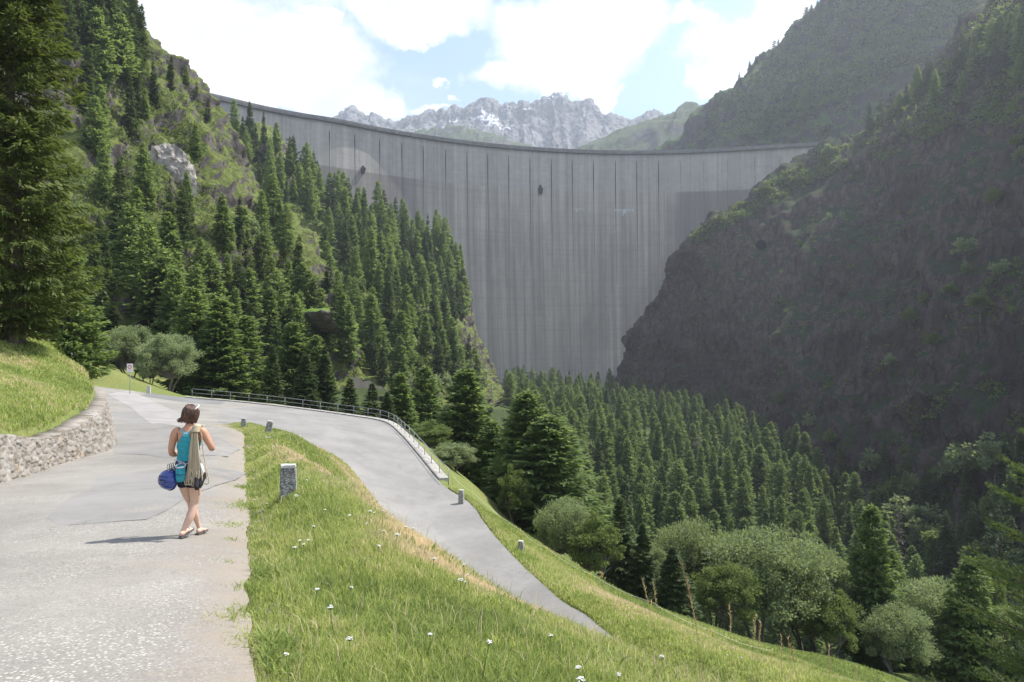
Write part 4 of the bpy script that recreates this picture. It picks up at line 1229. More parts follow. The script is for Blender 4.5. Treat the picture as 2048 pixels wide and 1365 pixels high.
ZONES = {
 'spur': ((19, 23, 'on the left spur before the dam'), (['at the spur top left', 'below the lit dam wing', 'mid spur', 'right of mid spur', 'by the spur cliff edge'], 560, 930, ['in its low rows', 'halfway up it', 'near its crest', 'along its crest'], 180, 400)),
 'low': ((14, 17, 'on the lower left spur'), (['on the lower spur at its left', 'on the lower spur left of centre', 'on the lower spur right of centre', 'at the spur cliff foot'], 640, 960, ['near the railing', 'midway back', 'farthest back'], 180, 330)),
 'gully': ((16, 20, 'in the gully by the dam wing'), (['in the gully at the skyline', 'mid gully', 'in the gully by the dam wing'], 440, 600, ['nearer', 'farther'], 250, 360)),
 'hill': ((11.5, 14, 'on the rocky left hillside'), (['at the left of the rocky hillside', 'in the middle of the rocky hillside', 'at the right of the rocky hillside'], 180, 320, ['lower down', 'higher up'], 120, 170)),
 'high': ((14, 16, 'high on the left hillside'), (['high beside the huge foreground spruce', 'in the middle of the high dark stand', 'in the high stand by the skyline'], 120, 290, ['lower down', 'higher up'], 140, 185)),
 'turf': ((10.5, 12.5, 'among turf and scree on the left'), (['among scree far left', 'among scree at the left', 'amid the turf and scree', 'on turf at the right', 'by the green ledge'], 190, 650, ['low down', 'halfway up', 'high up'], 110, 170)),
 'foot': ((11.5, 13.5, 'at the left hillside foot'), (['behind the grey bushes', 'above the railing start', 'above the railing posts', 'above the railing middle', 'towards the spur'], 190, 720, ['in the front row', 'in the back row'], 90, 145)),
 'valley': ((15, 18, 'in the sunlit valley forest'), (['at the valley forest left edge', 'left of mid valley forest', 'mid valley forest', 'right of mid valley forest', 'at the valley forest right edge'], 1000, 1600, ['nearest the bushes', 'in nearer rows', 'halfway back', 'in farther rows', 'near the dam foot'], 130, 590)),
 'shade': ((15, 18, 'in the shaded strip under the rock wall'), (['in the shade below the wall towards the dam', 'in the shade below the rock wall', 'in the nearest shade below the wall'], 1350, 1750, ['in front', 'midway', 'at the back'], 130, 560)),
}
TL = lambda place: ({'larch': 'green larch ' + place, 'spruce': 'dark slender spruce ' + place, 'pine': 'broad stone pine ' + place, 'dead': 'bare grey conifer ' + place, 'leaf': 'rounded leafy tree ' + place},
                    {k: v + ' ' + place for k, v in {'larch': 'larches', 'spruce': 'spruces', 'pine': 'pines', 'dead': 'dead trees', 'leaf': 'leafy trees'}.items()})
# --- the wooded left spur in front of the dam
la, gr = TL('in the dense wood on the left spur before the dam'); gr = {k: '@spur' for k in gr}
forest([(560, 330), (650, 380), (710, 412), (790, 450), (895, 505), (925, 560), (925, 640), (900, 690), (820, 640), (760, 600), (700, 560), (650, 480), (590, 400)], 135, ['left_spur'], 7.5, (14, 23), [('larch', 0.55), ('spruce', 0.33), ('pine', 0.07), ('leaf', 0.05)], la, gr, 1, slim=0.92)
la, gr = TL('on the lower flank of the left spur'); gr = {k: '@low' for k in gr}
forest([(640, 560), (760, 600), (900, 690), (960, 760), (940, 800), (860, 800), (780, 790), (700, 760)], 60, ['left_spur'], 7, (12, 19), [('larch', 0.5), ('spruce', 0.3), ('leaf', 0.2)], la, gr, 2)
la, gr = TL('on the skyline gully between the rocky slope and the dam'); gr = {k: '@gully' for k in gr}
forest([(465, 270), (505, 265), (560, 310), (600, 350), (600, 430), (540, 390), (500, 350)], 24, ['left_spur'], 7, (12, 20), [('larch', 0.55), ('spruce', 0.45)], la, gr, 3, slim=0.9)
# --- left hillside
la, gr = TL('on the rocky left hillside'); gr = {k: '@hill' for k in gr}
forest([(180, 120), (300, 150), (320, 250), (260, 330), (190, 360), (160, 250)], 9, ['left_hillside'], 6, (10, 15), [('larch', 0.4), ('spruce', 0.6)], la, gr, 4)
la, gr = TL('in the dark stand high on the left hillside'); gr = {k: '@high' for k in gr}
forest([(120, 10), (235, 20), (285, 90), (290, 170), (200, 190), (130, 130)], 26, ['left_hillside'], 5, (12, 18), [('spruce', 0.8), ('larch', 0.2)], la, gr, 5)
la, gr = TL('on the turf and scree of the lower left hillside'); gr = {k: '@turf' for k in gr}
forest([(190, 380), (330, 420), (420, 440), (560, 440), (620, 520), (650, 590), (560, 600), (440, 560), (330, 540), (200, 520)], 20, ['left_hillside'], 6, (9, 14), [('larch', 0.65), ('spruce', 0.3), ('leaf', 0.05)], la, gr, 6)
la, gr = TL('at the foot of the left hillside behind the railing'); gr = {k: '@foot' for k in gr}
forest([(400, 640), (560, 630), (700, 640), (730, 700), (640, 760), (470, 740)], 16, ['left_hillside', 'left_spur'], 5, (11, 16), [('larch', 0.8), ('spruce', 0.2)], la, gr, 8)
forest([(190, 560), (330, 580), (560, 640), (700, 660), (720, 740), (560, 730), (380, 700), (190, 690)], 30, ['left_hillside'], 5, (10, 15), [('larch', 0.55), ('spruce', 0.4), ('leaf', 0.05)], la, gr, 7)
# single trees standing out against the skyline of the left ridge
for (px, py, hpx, kind, lab) in [(340, 178, 70, 'spruce', 'dark spruce alone on the left ridge below the skyline notch'), (393, 190, 30, 'larch', 'small thin larch on the ridge where the dam crest begins'), (372, 175, 45, 'larch', 'larch leaning out of the ridge just left of the dam crest'),
                                 (284, 60, 45, 'dead', 'ragged bare conifer on the upper left skyline'), (415, 240, 46, 'spruce', 'spruce silhouetted against the left end of the dam'), (290, 250, 75, 'larch', 'lone larch on the dark rock face of the left hillside'), (392, 315, 70, 'larch', 'pale larch on the bright turf left of the dam')]:
    h = cast(px, py, ['left_hillside'])
    while h is None:
        py += 4; h = cast(px, py, ['left_hillside'])
    p = h[0]
    far_tree(kind, (p.x, p.y, p.z - 0.3), hpx * p.y / F, lab, 'single trees on the left ridge', 0.95)

# --- valley forest
def shaded_zone(x, y): return x > np.interp(y, [60, 150, 225, 310, 400, 500, 600], [78, 88, 95, 104, 116, 140, 150])
rr = np.random.RandomState(12)
placed = []
la, gr = TL('in the sunlit forest on the valley floor below the dam'); gr = {k: '@valley' for k in gr}
la2, gr2 = TL('in the shaded strip'); gr2 = {k: '@shade' for k in gr2}
nV = 0
cands = []
for _ in range(26000):
    y = 130 + (590 - 130) * rr.rand() ** 1.25
    x = rr.uniform(-25, 170)
    cands.append((x, y))
for (x, y) in cands:
    if nV >= 560: break
    px = 1024 + F * x / y
    left = np.interp(y, [100, 150, 200, 300, 400, 500, 600], [15, 10, 6, 2, -2, -4, -6])
    right = np.interp(y, [130, 160, 190, 225, 280, 335, 400, 480, 600], [100, 103, 108, 112, 121, 128, 134, 138, 120])
    if x < left or x > right: continue
    if 540 < y < 585 and 90 < x < 130: continue           # the clearing near the dam foot
    if y > 500 and x > 60 and rr.rand() < 0.5: continue
    if any((x - a) ** 2 + (y - b) ** 2 < (5.0 if b < 300 else 6.2) ** 2 for a, b in placed): continue
    placed.append((x, y))
    nV += 1
    sh = shaded_zone(x, y)
    kind = rr.choice(['larch', 'spruce', 'leaf', 'dead'], p=[0.80, 0.13, 0.055, 0.015])
    z = gz(x, y)
    hh = rr.uniform(11, 20.5) if kind != 'leaf' else rr.uniform(6, 8)
    far_tree(kind, (x, y, z - 0.3), hh, (la2 if sh else la)[kind], (gr2 if sh else gr)[kind])
for (px, yt, D, kind, lab) in [(1038, 738, 560, 'pine', 'dark pine before the dam foot, left of the small white building'), (1072, 745, 555, 'spruce', 'dark tree hiding the right of the small white building at the dam foot'), (1120, 752, 540, 'pine', 'broad pine at the foot of the dam, right of the white building')]:
    x = (px - 1024) * D / F
    z = gz(x, D)
    far_tree(kind, (x, D, z - 0.3), P(px, yt, D)[2] - z, lab, None, 1.1)
# forest under the right wall, seen dark in the shade
la, gr = TL('in the dark wood at the bottom right under the rock wall')
for _ in range(46):
    y = rr.uniform(85, 170); x = rr.uniform(58, 112)
    if x > np.interp(y, [85, 110, 170], [100, 106, 108]): continue
    z = gz(x, y)
    kd_ = rr.choice(['larch', 'spruce', 'leaf'], p=[0.3, 0.55, 0.15])
    far_tree(kd_, (x, y, z - 0.3), rr.uniform(9, 15), 'dark %s in the bottom right shade, %s, %s' % (KSH[kd_], 'nearest row' if y < 110 else ('middle rows' if y < 140 else 'back rows'), 'left side' if x / y < 0.6 else ('centre' if x / y < 0.75 else 'right side')), 'shaded trees at the bottom right')

# --- right spur: ridge trees and wall shrubs
la, gr = TL('on the ridge of the right rock wall')
ridge = [(1600, 335), (1640, 305), (1655, 300), (1690, 300), (1720, 290), (1742, 262), (1765, 250), (1780, 240), (1800, 228), (1812, 215), (1835, 200), (1850, 190), (1862, 170), (1880, 175), (1900, 160), (1915, 150), (1930, 135), (1950, 140), (1965, 120), (1985, 110), (2000, 90), (2020, 105), (2035, 80), (2045, 120), (1870, 210), (1895, 200), (1925, 190), (1955, 180), (1990, 170), (2015, 150), (2040, 170), (1410, 470), (1440, 440), (1480, 415), (1535, 380), (1565, 358)]
for i, (px, py) in enumerate(ridge):
    h = cast(px, py + 6, ['right_spur']); k = 0
    while h is None and k < 30:
        py += 6; k += 1; h = cast(px, py + 6, ['right_spur'])
    if h is None: continue
    p = h[0]
    kind = 'leaf' if px < 1700 and rt.random() < 0.5 else rt.choice(['larch', 'larch', 'spruce', 'pine'] if px > 1740 else ['larch', 'spruce'])
    hh = rt.uniform(14, 24) if px > 1740 else rt.uniform(5, 9)
    if px > 1740 and kind == 'pine': hh = 20
    far_tree(kind, (p.x, p.y, p.z - 0.5), hh, '%s %s on the right ridge, %s' % ('taller' if hh > 19 else 'lower', KSH[kind], 'above the tunnel mouth' if px < 1600 else ('where the dam crest ends' if px < 1735 else ('left of the tallest group' if px < 1830 else ('in the tallest group' if px < 1930 else 'near the right photo edge')))), gr[kind])
la, gr = TL('clinging to the shaded right rock wall')
for (px, py) in [(1683, 345), (1700, 370), (1715, 350), (1690, 340), (2030, 300), (2040, 330), (1990, 420), (1930, 520), (1900, 600), (1960, 640), (1850, 620), (1870, 700), (1930, 560), (2000, 560), (1820, 660), (1780, 740), (1620, 860), (1660, 900), (1560, 820), (1600, 500), (1560, 620)]:
    h = cast(px, py, ['right_spur'])
    row = ('near the crest of' if px < 1900 else 'just under the top of') if py < 400 else ('high on' if py < 540 else ('halfway up' if py < 700 else 'low on'))
    side_ = 'towards the dam' if px < 1640 else ('below the ridge pines' if px < 1760 else ('middle' if px < 1880 else 'right side'))
    if h: far_tree('leaf', (h[0].x, h[0].y, h[0].z - 0.5), rt.uniform(7, 11), 'rounded leafy tree %s the shaded rock wall, %s' % (row, side_), gr['leaf'])
# dark wood climbing the foot of the rock wall at the right
rr = np.random.RandomState(77)
for (px, py) in poly_samples([(1640, 960), (1750, 930), (1880, 980), (2048, 900), (2048, 1200), (1900, 1230), (1760, 1120)], 60, rr):
    h = cast(px, py, ['right_spur'])
    kd_ = rr.choice(['larch', 'spruce', 'leaf'], p=[0.15, 0.6, 0.25])
    lab = 'shaded %s at the rock wall foot, %s, %s' % (KSH[kd_], 'lowest' if py > 1130 else ('low' if py > 1060 else ('higher up' if py > 990 else 'highest')), 'far left' if px < 1740 else ('left' if px < 1820 else ('middle' if px < 1900 else ('right' if px < 1980 else 'by the photo edge'))))
    if h: far_tree(kd_, (h[0].x, h[0].y, h[0].z - 0.8), rr.uniform(9, 15), lab, 'shaded trees climbing the foot of the rock wall')
# far ridge conifers
for (px, py, hp) in [(1432, 214, 22), (1440, 212, 18), (1452, 200, 12), (1478, 170, 20), (1500, 142, 14), (1512, 130, 12), (1547, 118, 30), (1556, 105, 20), (1575, 88, 18), (1590, 76, 20), (1600, 62, 14), (1612, 52, 32), (1622, 44, 28), (1635, 34, 28), (1645, 26, 24), (1662, 12, 26), (1675, 4, 20), (1610, 235, 60)]:
    h = cast(px, py, ['far_slope']); k = 0
    while h is None and k < 20:
        py += 4; k += 1; h = cast(px, py, ['far_slope'])
    if h is None: continue
    p = h[0]
    far_tree('larch' if hp == 60 else rt.choice(['spruce', 'pine']), (p.x, p.y, p.z - 1), (hp + 8) * p.y / F, 'pale lone larch halfway up the hazy far slope' if hp == 60 else ('dark conifer on the hazy far skyline, ' + ('just above the dam crest' if px < 1460 else ('above the rock step' if px < 1530 else ('on the steep middle part' if px < 1600 else 'in the top group')))), None if hp == 60 else 'conifers on the far skyline', 1.2)

finish_far_trees()
# --- low scrub and green alder on the mountainsides: ground cover nobody could count
def scrub(name, regions, seed, mats):
    rr = np.random.RandomState(seed)
    Vs = []
    for (poly, n, surf, sz, dens) in regions:
        for (px, py) in poly_samples(poly, n, rr):
            h = cast(px, py, surf)
            if h is None: continue
            p = np.array(h[0])
            if fbm(p[None], 22.0, 3, s=seed)[0] < dens: continue
            s_ = sz * rr.uniform(0.5, 1.3)
            m = rr.randint(10, 18)
            q_ = rr.randn(m, 3); q_ /= np.linalg.norm(q_, axis=1, keepdims=True)
            q_[:, 2] = np.abs(q_[:, 2])
            b_ = p + q_ * np.array([s_, s_, s_ * 0.8]) * (rr.rand(m) ** 0.4)[:, None]
            v, f = cards(b_, q_ + rr.randn(m, 3) * 0.5, rr.randn(m, 3) + q_, np.full(m, s_ * 0.75) * (0.6 + 0.8 * rr.rand(m)), np.full(m, s_ * 0.42))
            Vs.append(v)
    V = np.vstack(Vs)
    tag(add_obj(name, np_mesh(name, V, np.arange(len(V)).reshape(-1, 4), mats)), kind='stuff')
scrub('alder_scrub', [
    ([(1215, 760), (1300, 590), (1385, 470), (1530, 370), (1700, 292), (2048, -20), (2048, 1100), (1800, 1080), (1600, 930), (1450, 800)], 2600, ['right_spur'], 1.5, 0.05),
    ([(1380, 475), (1530, 370), (1640, 305), (1700, 290), (1720, 330), (1640, 360), (1560, 400), (1470, 450), (1400, 490)], 900, ['right_spur'], 2.3, -0.3),
    ([(1700, 290), (1850, 150), (2048, -60), (2048, 250), (1900, 260), (1760, 330)], 900, ['right_spur'], 2.4, -0.3),
    ([(1420, 230), (1560, 100), (1680, -10), (2000, -10), (1900, 100), (1780, 160), (1600, 240), (1450, 290)], 2600, ['far_slope'], 4.2, -0.25),
    ([(1350, 300), (1500, 180), (1800, 200), (1750, 290), (1500, 300)], 700, ['far_slope'], 3.2, 0.0)], 5, [M_leafb])
scrub('juniper_scrub', [
    ([(120, 0), (240, 0), (420, 220), (480, 330), (620, 520), (690, 620), (640, 700), (300, 690), (150, 560)], 3600, ['left_hillside'], 0.75, -0.05),
    ([(440, 250), (600, 330), (900, 520), (930, 640), (985, 770), (850, 790), (700, 620), (560, 420)], 1900, ['left_spur'], 1.5, -0.1)], 6, [M_leafb])
# --- single near trees: px, top y, distance, kind, crown radius (m), label
NEAR = [
    (385, 572, 84, 'larch', 3.0, 'tall larch behind the left end of the railing'),
    (440, 592, 82, 'larch', 3.2, 'wide full larch behind the first posts of the railing'),
    (492, 628, 86, 'larch', 2.6, 'larch standing second from the wide one behind the railing'),
    (320, 512, 98, 'spruce', 3.4, 'dark spruce rising above the grey bushes by the road sign'),
    (268, 490, 104, 'larch', 3.4, 'larch left of the dark spruce above the grey bushes'),
    (225, 610, 88, 'spruce', 3.0, 'bushy young spruce between the footpath and the grey bushes'),
    (350, 535, 96, 'larch', 2.6, 'larch squeezed between the dark spruce and the railing larches'),
    (545, 688, 80, 'spruce', 1.9, 'narrow yellowish spruce behind the railing'),
    (585, 640, 92, 'larch', 2.6, 'larch behind the yellowish spruce past the railing'),
    (612, 705, 80, 'spruce', 2.3, 'dark low spruce pair member nearer the railing middle'),
    (650, 690, 84, 'spruce', 2.2, 'dark spruce right of the low one at the railing middle'),
    (632, 668, 92, 'larch', 2.2, 'slim larch rising behind the dark spruces at the railing middle'),
    (700, 752, 76, 'spruce', 2.1, 'short dense spruce behind the right half of the railing'),
    (745, 762, 77, 'spruce', 1.9, 'short spruce third from the railing bend'),
    (775, 780, 73, 'spruce', 1.8, 'small spruce just before the railing bend'),
    (800, 742, 84, 'larch', 2.4, 'larch rising behind the bend of the railing'),
    (850, 730, 92, 'larch', 2.6, 'larch behind the leafy shrub at the railing bend'),
    (932, 732, 76, 'larch', 4.0, 'big conical larch right of the railing end, standing apart from the pair'),
    (985, 838, 72, 'larch', 2.3, 'smaller larch between the big conical one and the twin tops'),
    (1055, 776, 66, 'larch', 3.7, 'left and taller of the two merged larches in the centre'),
    (1098, 826, 63, 'larch', 3.7, 'right and broader of the two merged larches in the centre'),
    (1240, 988, 62, 'spruce', 2.0, 'dark narrow spruce between the pale tree and the round bushes'),
    (1285, 1040, 60, 'spruce', 1.8, 'dark spruce just left of the round bushes, half hidden'),
    (1345, 1088, 52, 'spruce', 1.9, 'near black spruce standing in front of the grey bush'),
    (1742, 1006, 62, 'larch', 2.15, 'tall lone larch with a bare trunk right of the round bushes'),
    (1778, 1095, 66, 'larch', 1.9, 'thin larch close behind the tall lone one at the right'),
    (1938, 1112, 60, 'larch', 2.3, 'larch at the lower right between the willow and the foreground spruce'),
    (2000, 1003, 105, 'pine', 3.6, 'stone pine catching the sun in the dark wood at the right'),
    (1870, 1150, 75, 'larch', 2.5, 'dim larch behind the willow at the lower right'),
]
for (px, yt, D, kind, rx, lab) in NEAR:
    x = (px - 1024) * D / F
    z = gz(x, D)
    h = P(px, yt, D)[2] - z
    near_tree(kind, (x, D, z - 0.15), h, lab, rx)
NEARB = [  # px, top, distance, kind, radius
    (262, 640, 76, 'grey', 3.3, 'grey-leaved bush tree directly behind the road sign'),
    (335, 655, 74, 'grey', 3.2, 'grey-leaved bush tree right of the road sign, by the railing start'),
    (300, 690, 78, 'green', 2.4, 'low leafy bush between the two grey bush trees'),
    (215, 700, 84, 'green', 2.3, 'leafy bush above the grassy mound left of the sign'),
    (860, 835, 66, 'green', 3.2, 'leafy shrub just behind the bend of the railing'),
    (905, 880, 60, 'grey', 2.4, 'low leafy shrub behind the end of the railing'),
    (1028, 925, 60, 'green', 2.2, 'low leafy tree in front of the merged larches'),
    (1128, 985, 56, 'grey', 2.3, 'pale greyish leafy tree in front of the merged larches'),
    (1190, 1018, 54, 'green', 3.0, 'yellowish green leafy tree leaning towards the dark spruce'),
    (1378, 1024, 66, 'grey', 3.6, 'tall grey willow bush left of the big round one'),
    (1300, 1075, 62, 'grey', 2.4, 'smaller grey willow bush at the left edge of the willow group'),
    (1520, 1040, 60, 'grey', 5.0, 'biggest round willow bush in the lower right'),
    (1615, 1052, 66, 'grey', 4.2, 'round willow bush right behind the biggest one'),
    (1430, 1052, 68, 'green', 3.6, 'fresh green bush between the tall grey willow and the biggest round one'),
    (1640, 1085, 64, 'grey', 3.4, 'willow bush merging into the right side of the biggest one'),
    (1450, 1115, 56, 'green', 3.0, 'green bush in front of the left side of the biggest willow'),
    (1660, 1170, 58, 'green', 2.6, 'green bush in front of the right side of the biggest willow'),
    (1850, 1142, 64, 'grey', 3.6, 'silvery willow between the lone larch and the foreground spruce'),
    (1790, 1200, 58, 'grey', 2.8, 'low silvery willow at the foot of the lone larch'),
    (2030, 1200, 58, 'grey', 3.2, 'silvery willow cut by the right edge of the photo'),
    (1975, 1110, 72, 'green', 2.4, 'yellow-green leafy tree at the right above the foreground spruce'),
]
for (px, yt, D, kind, rx, lab) in NEARB:
    x = (px - 1024) * D / F
    z = gz(x, D)
    h = P(px, yt, D)[2] - z
    o = near_tree(kind, (x, D, z - 0.15), h, lab)
    o.scale = (rx / 4.6, rx / 4.6, h / 10.0)
# ================================================================ DRY-STONE WALL
def stone_wall():
    line = np.array(wl)
    top = np.array(wl_top)
    selr = (line[:, 1] > 5) & (line[:, 1] < 50)
    line, top = line[selr], top[selr]
    sg_ = np.concatenate([[0], np.cumsum(np.linalg.norm(np.diff(line[:, :2], axis=0), axis=1))])
    Lw = sg_[-1]
    du = 0.045
    us_ = np.arange(0, Lw, du)
    nv = 46
    rr = np.random.RandomState(5)
    X = np.interp(us_, sg_, line[:, 0]); Y = np.interp(us_, sg_, line[:, 1]); T = np.interp(us_, sg_, top[:, 2])
    tx, ty = np.gradient(X), np.gradient(Y)
    nn = np.hypot(tx, ty); tx /= nn; ty /= nn
    nx, ny = ty, -tx                      # towards the road
    base = road_z(np.column_stack([X, Y])) - 0.15
    T = T + 0.06 * fbm(np.column_stack([us_, us_ * 0, us_ * 0]), 0.7, 3, s=8)
    T = np.maximum(T, base + 0.6)
    V_ = np.linspace(0, 1, nv)
    H = (T - base)[:, None] * V_[None, :]
    U2 = np.repeat(us_[:, None], nv, 1)
    # irregular courses of stones: nearest cell among jittered centres
    cw_, ch_ = 0.23, 0.15
    wx = U2 + 0.10 * fbm(np.column_stack([U2.ravel(), H.ravel(), U2.ravel() * 0]), 0.5, 3, s=2).reshape(U2.shape)
    wy = H + 0.06 * fbm(np.column_stack([U2.ravel(), H.ravel(), U2.ravel() * 0]), 0.5, 3, s=3).reshape(U2.shape)
    ci, cj = np.floor(wx / cw_).astype(int), np.floor(wy / ch_).astype(int)
    f1 = np.full(U2.shape, 9.0); f2 = f1.copy(); idv = np.zeros(U2.shape)
    for di in (-1, 0, 1):
        for dj in (-1, 0, 1):
            a, b = ci + di, cj + dj
            jx = _hash(a, b, a * 0, 3) * 0.42 + 0.5; jy = _hash(a, b, a * 0, 4) * 0.40 + 0.5
            dd = np.hypot(((a + jx) * cw_ - wx) / cw_, ((b + jy) * ch_ - wy) / ch_)
            lab = _hash(a, b, a * 0, 5)
            m1 = dd < f1
            f2 = np.where(m1, f1, np.minimum(f2, dd)); idv = np.where(m1, lab, idv); f1 = np.where(m1, dd, f1)
    gap = np.clip((f2 - f1) / 0.22, 0, 1)
    dsp = 0.045 * gap ** 0.6 + 0.03 * idv + 0.02 * fbm(np.column_stack([U2.ravel(), H.ravel(), idv.ravel() * 9]), 0.08, 3, s=6).reshape(U2.shape)
    batter = -0.22 * V_[None, :] * (T - base)[:, None]
    o = dsp + batter + 0.12
    G = np.stack([X[:, None] + nx[:, None] * o, Y[:, None] + ny[:, None] * o, base[:, None] + H], axis=2)
    # flat top running back into the bank
    bk = np.stack([G[:, -1] + np.stack([-nx * 0.5, -ny * 0.5, 0 * nx + 0.05], axis=1), G[:, -1] + np.stack([-nx * 0.5, -ny * 0.5, 0 * nx - 2.2], axis=1)], axis=1)
    G = np.concatenate([G, bk], axis=1)
    gp_ = np.concatenate([gap, gap[:, -1:], gap[:, -1:]], axis=1); idv = np.concatenate([idv, idv[:, -1:], idv[:, -1:]], axis=1)
    m, t = new_mat('rubble stone')
    tc = t.n('ShaderNodeTexCoord').outputs['Object']
    idn = t.n('ShaderNodeAttribute', attribute_name='stone').outputs['Fac']
    gpn = t.n('ShaderNodeAttribute', attribute_name='gap').outputs['Fac']
    c = t.mix(t.ramp(idn, -1.0, 0.6, 'LINEAR'), (0.13, 0.11, 0.09), (0.28, 0.255, 0.225))
    c = t.mix(t.ramp(t.noise(14, tc, detail=5), 0.4, 0.7), c, (0.26, 0.24, 0.21))
    c = t.mix(t.math('MULTIPLY', t.ramp(t.noise(1.6, tc, detail=6), 0.52, 0.66), 0.6), c, (0.38, 0.365, 0.34))
    c = t.mix(t.math('MULTIPLY', t.ramp(t.noise(2.3, t.mapping(tc, loc=(5, 5, 5)), detail=5), 0.56, 0.7), 0.5), c, (0.33, 0.24, 0.15))
    c = t.mix(t.ramp(gpn, 0.45, 0.12), c, (0.10, 0.085, 0.06))
    b = t.n('ShaderNodeBump', {'Strength': 0.6, 'Distance': 0.02, 'Height': t.noise(30, tc, detail=6)})
    t.surf(t.n('ShaderNodeBsdfPrincipled', {'Base Color': c, 'Roughness': 0.9, 'Specular IOR Level': 0.2, 'Normal': b.outputs[0]}))
    me = np_mesh('stone_wall', G.reshape(-1, 3), grid_faces(G.shape[0], G.shape[1], flip=True), [m], False, attrs={'stone': idv.ravel(), 'gap': gp_.ravel()})
    o = add_obj('stone_wall', me)
    tag(o, 'rough rubble stone retaining wall holding up the grassy bank left of the road', 'wall')
stone_wall()

# retaining wall of the hillside road, far left
M_oldc = simple_mat('old concrete wall', (0.22, 0.22, 0.22), 0.9, 0.25, 0.6)
a, b = np.array(P(392, 590, 138)), np.array(P(468, 594, 140))
mb = MB()
n = 12
for i in range(n):
    p = a + (b - a) * (i + 0.5) / n
    mb.box((p[0], p[1] + 0.3 * math.sin(i), p[2] + 0.35), ((b - a)[0] / n * 0.985, 0.9, 2.0 + 0.1 * math.sin(i * 2)))
tag(mb.build('retaining_wall', M_oldc), 'grey concrete retaining wall on the left hillside below a scree patch', 'wall')
# green ledge with a rock face below
LD = []
for (px, yt, D, dep) in [(478, 622, 140, 6), (520, 621, 139, 9), (560, 622, 138, 11), (600, 619, 137, 13), (640, 615, 136, 14), (658, 617, 138, 11)]:
    f0 = np.array(P(px, yt + 5, D)); bk_ = f0 + np.array([-2, dep, 0.4])
    LD.append([tuple(f0 + np.array([0.2, 12.0, -4.0])), tuple(f0 + np.array([0.2, 5.0, -2.6])), tuple(f0 + np.array([0.1, 0.6, -1.1])), tuple(f0), tuple((f0 + bk_) / 2 + np.array([0, 0, 0.3])), tuple(bk_), tuple(bk_ + np.array([0, 2, 4]))])
M_ledge = rock_mat('ledge rock and turf', (0.09, 0.08, 0.07), (0.20, 0.175, 0.15), (0.11, 0.18, 0.03), (0.16, 0.25, 0.05), 0.55, 0.75, 1.5, patch=0.15)
mountain('grassy_ledge', LD, 10, 8, M_ledge, (0.5, 0.3), (9, 2.5), 77)
# pale outcrop with a scree streak on the left hillside
h = cast(335, 330, ['left_hillside'])
if h:
    bm = bmesh.new(); bmesh.ops.create_icosphere(bm, subdivisions=5, radius=1.0)
    for v in bm.verts:
        q_ = np.array([[v.co.x, v.co.y, v.co.z]])
        k = 1 + 0.30 * float(fbm(q_ * 3, 2.0, 5, s=31, ridged=True)[0])
        v.co = Vector((v.co.x * 4.2 * k, v.co.y * 2.5 * k, v.co.z * 7.5 * k * (1 if v.co.z < 0 else 0.7)))
    me = bpy.data.meshes.new('outcrop'); bm.to_mesh(me); bm.free()
    me.materials.append(simple_mat('pale gneiss', (0.30, 0.275, 0.25), 0.9, 0.45, 0.7, bump=0.8))
    o = add_obj('rock_outcrop', me); o.location = h[0] + Vector((0, 1.5, -1)); o.rotation_euler = (0.15, -0.25, 0.3)
    tag(o, 'pale bulging rock outcrop on the left hillside with a steep lit face', 'rock')

# mouth of a gallery high in the right rock wall
h = cast(1522, 492, ['right_spur'])
if h:
    c = np.array(h[0]); k = c[1] / F
    dirn = np.array([c[0], c[1]]) / np.hypot(c[0], c[1]); sid = np.array([dirn[1], -dirn[0]])
    prof = [(-11, -13), (11, -13), (11, 1), (8.5, 8), (4, 11.5), (0, 12.5), (-4, 11.5), (-8.5, 8), (-11, 1)]
    def arch(sc_, d0, d1):
        vs = []
        for d_ in (d0, d1):
            for (a_, b_) in prof:
                p_ = c[:2] + sid * a_ * k * sc_ + dirn * d_
                vs.append((p_[0], p_[1], c[2] + b_ * k * sc_))
        n = len(prof)
        return vs, [tuple(range(n)), tuple(range(2 * n - 1, n - 1, -1))] + [(i, i + n, (i + 1) % n + n, (i + 1) % n) for i in range(n)]
    root = empty('gallery_mouth', tuple(c)); Mi = Matrix.Translation(-root.location)
    mb = MB(); mb.add(*arch(1.0, -1.6, 12)); o = mb.build('opening', simple_mat('dark opening', (0.006, 0.006, 0.008), 1.0), root); o.matrix_parent_inverse = Mi
    mb = MB(); mb.add(*arch(1.05, -1.2, 10)); o = mb.build('surround', M_oldc, root); o.matrix_parent_inverse = Mi
    tag(root, 'dark arched tunnel mouth high in the shaded right rock wall', 'tunnel')
# ================================================================ RAILING
rl = [np.array(p) for p in ou]
i0 = min(range(len(rl)), key=lambda i: np.linalg.norm(rl[i][:2] - np.array(P(382, 797.5, 68)[:2])))
i1 = min(range(len(rl)), key=lambda i: np.linalg.norm(rl[i][:2] - np.array(P(886, 970, 42)[:2])))
ln = offset_line(rl, 0.34)[i0:i1 + 1]
ln = [np.array([p[0], p[1], road_z(np.array([p[:2]]))[0] + 0.12]) for p in ln]
sgr = np.concatenate([[0], np.cumsum([np.linalg.norm(b[:2] - a[:2]) for a, b in zip(ln[:-1], ln[1:])])])
lna = np.array(ln)
def on_rail(s): return np.array([np.interp(s, sgr, lna[:, k]) for k in range(3)])
npost = int(round(sgr[-1] / 1.85))
rail = tag(empty('railing', tuple(on_rail(sgr[-1] / 2))), 'long galvanised two-bar railing curving around the outside of the hairpin bend', 'railing')
MIr = Matrix.Translation(-rail.location)
def rail_part(mb, nm):
    o = mb.build(nm, M_steel, rail, True); o.matrix_parent_inverse = MIr
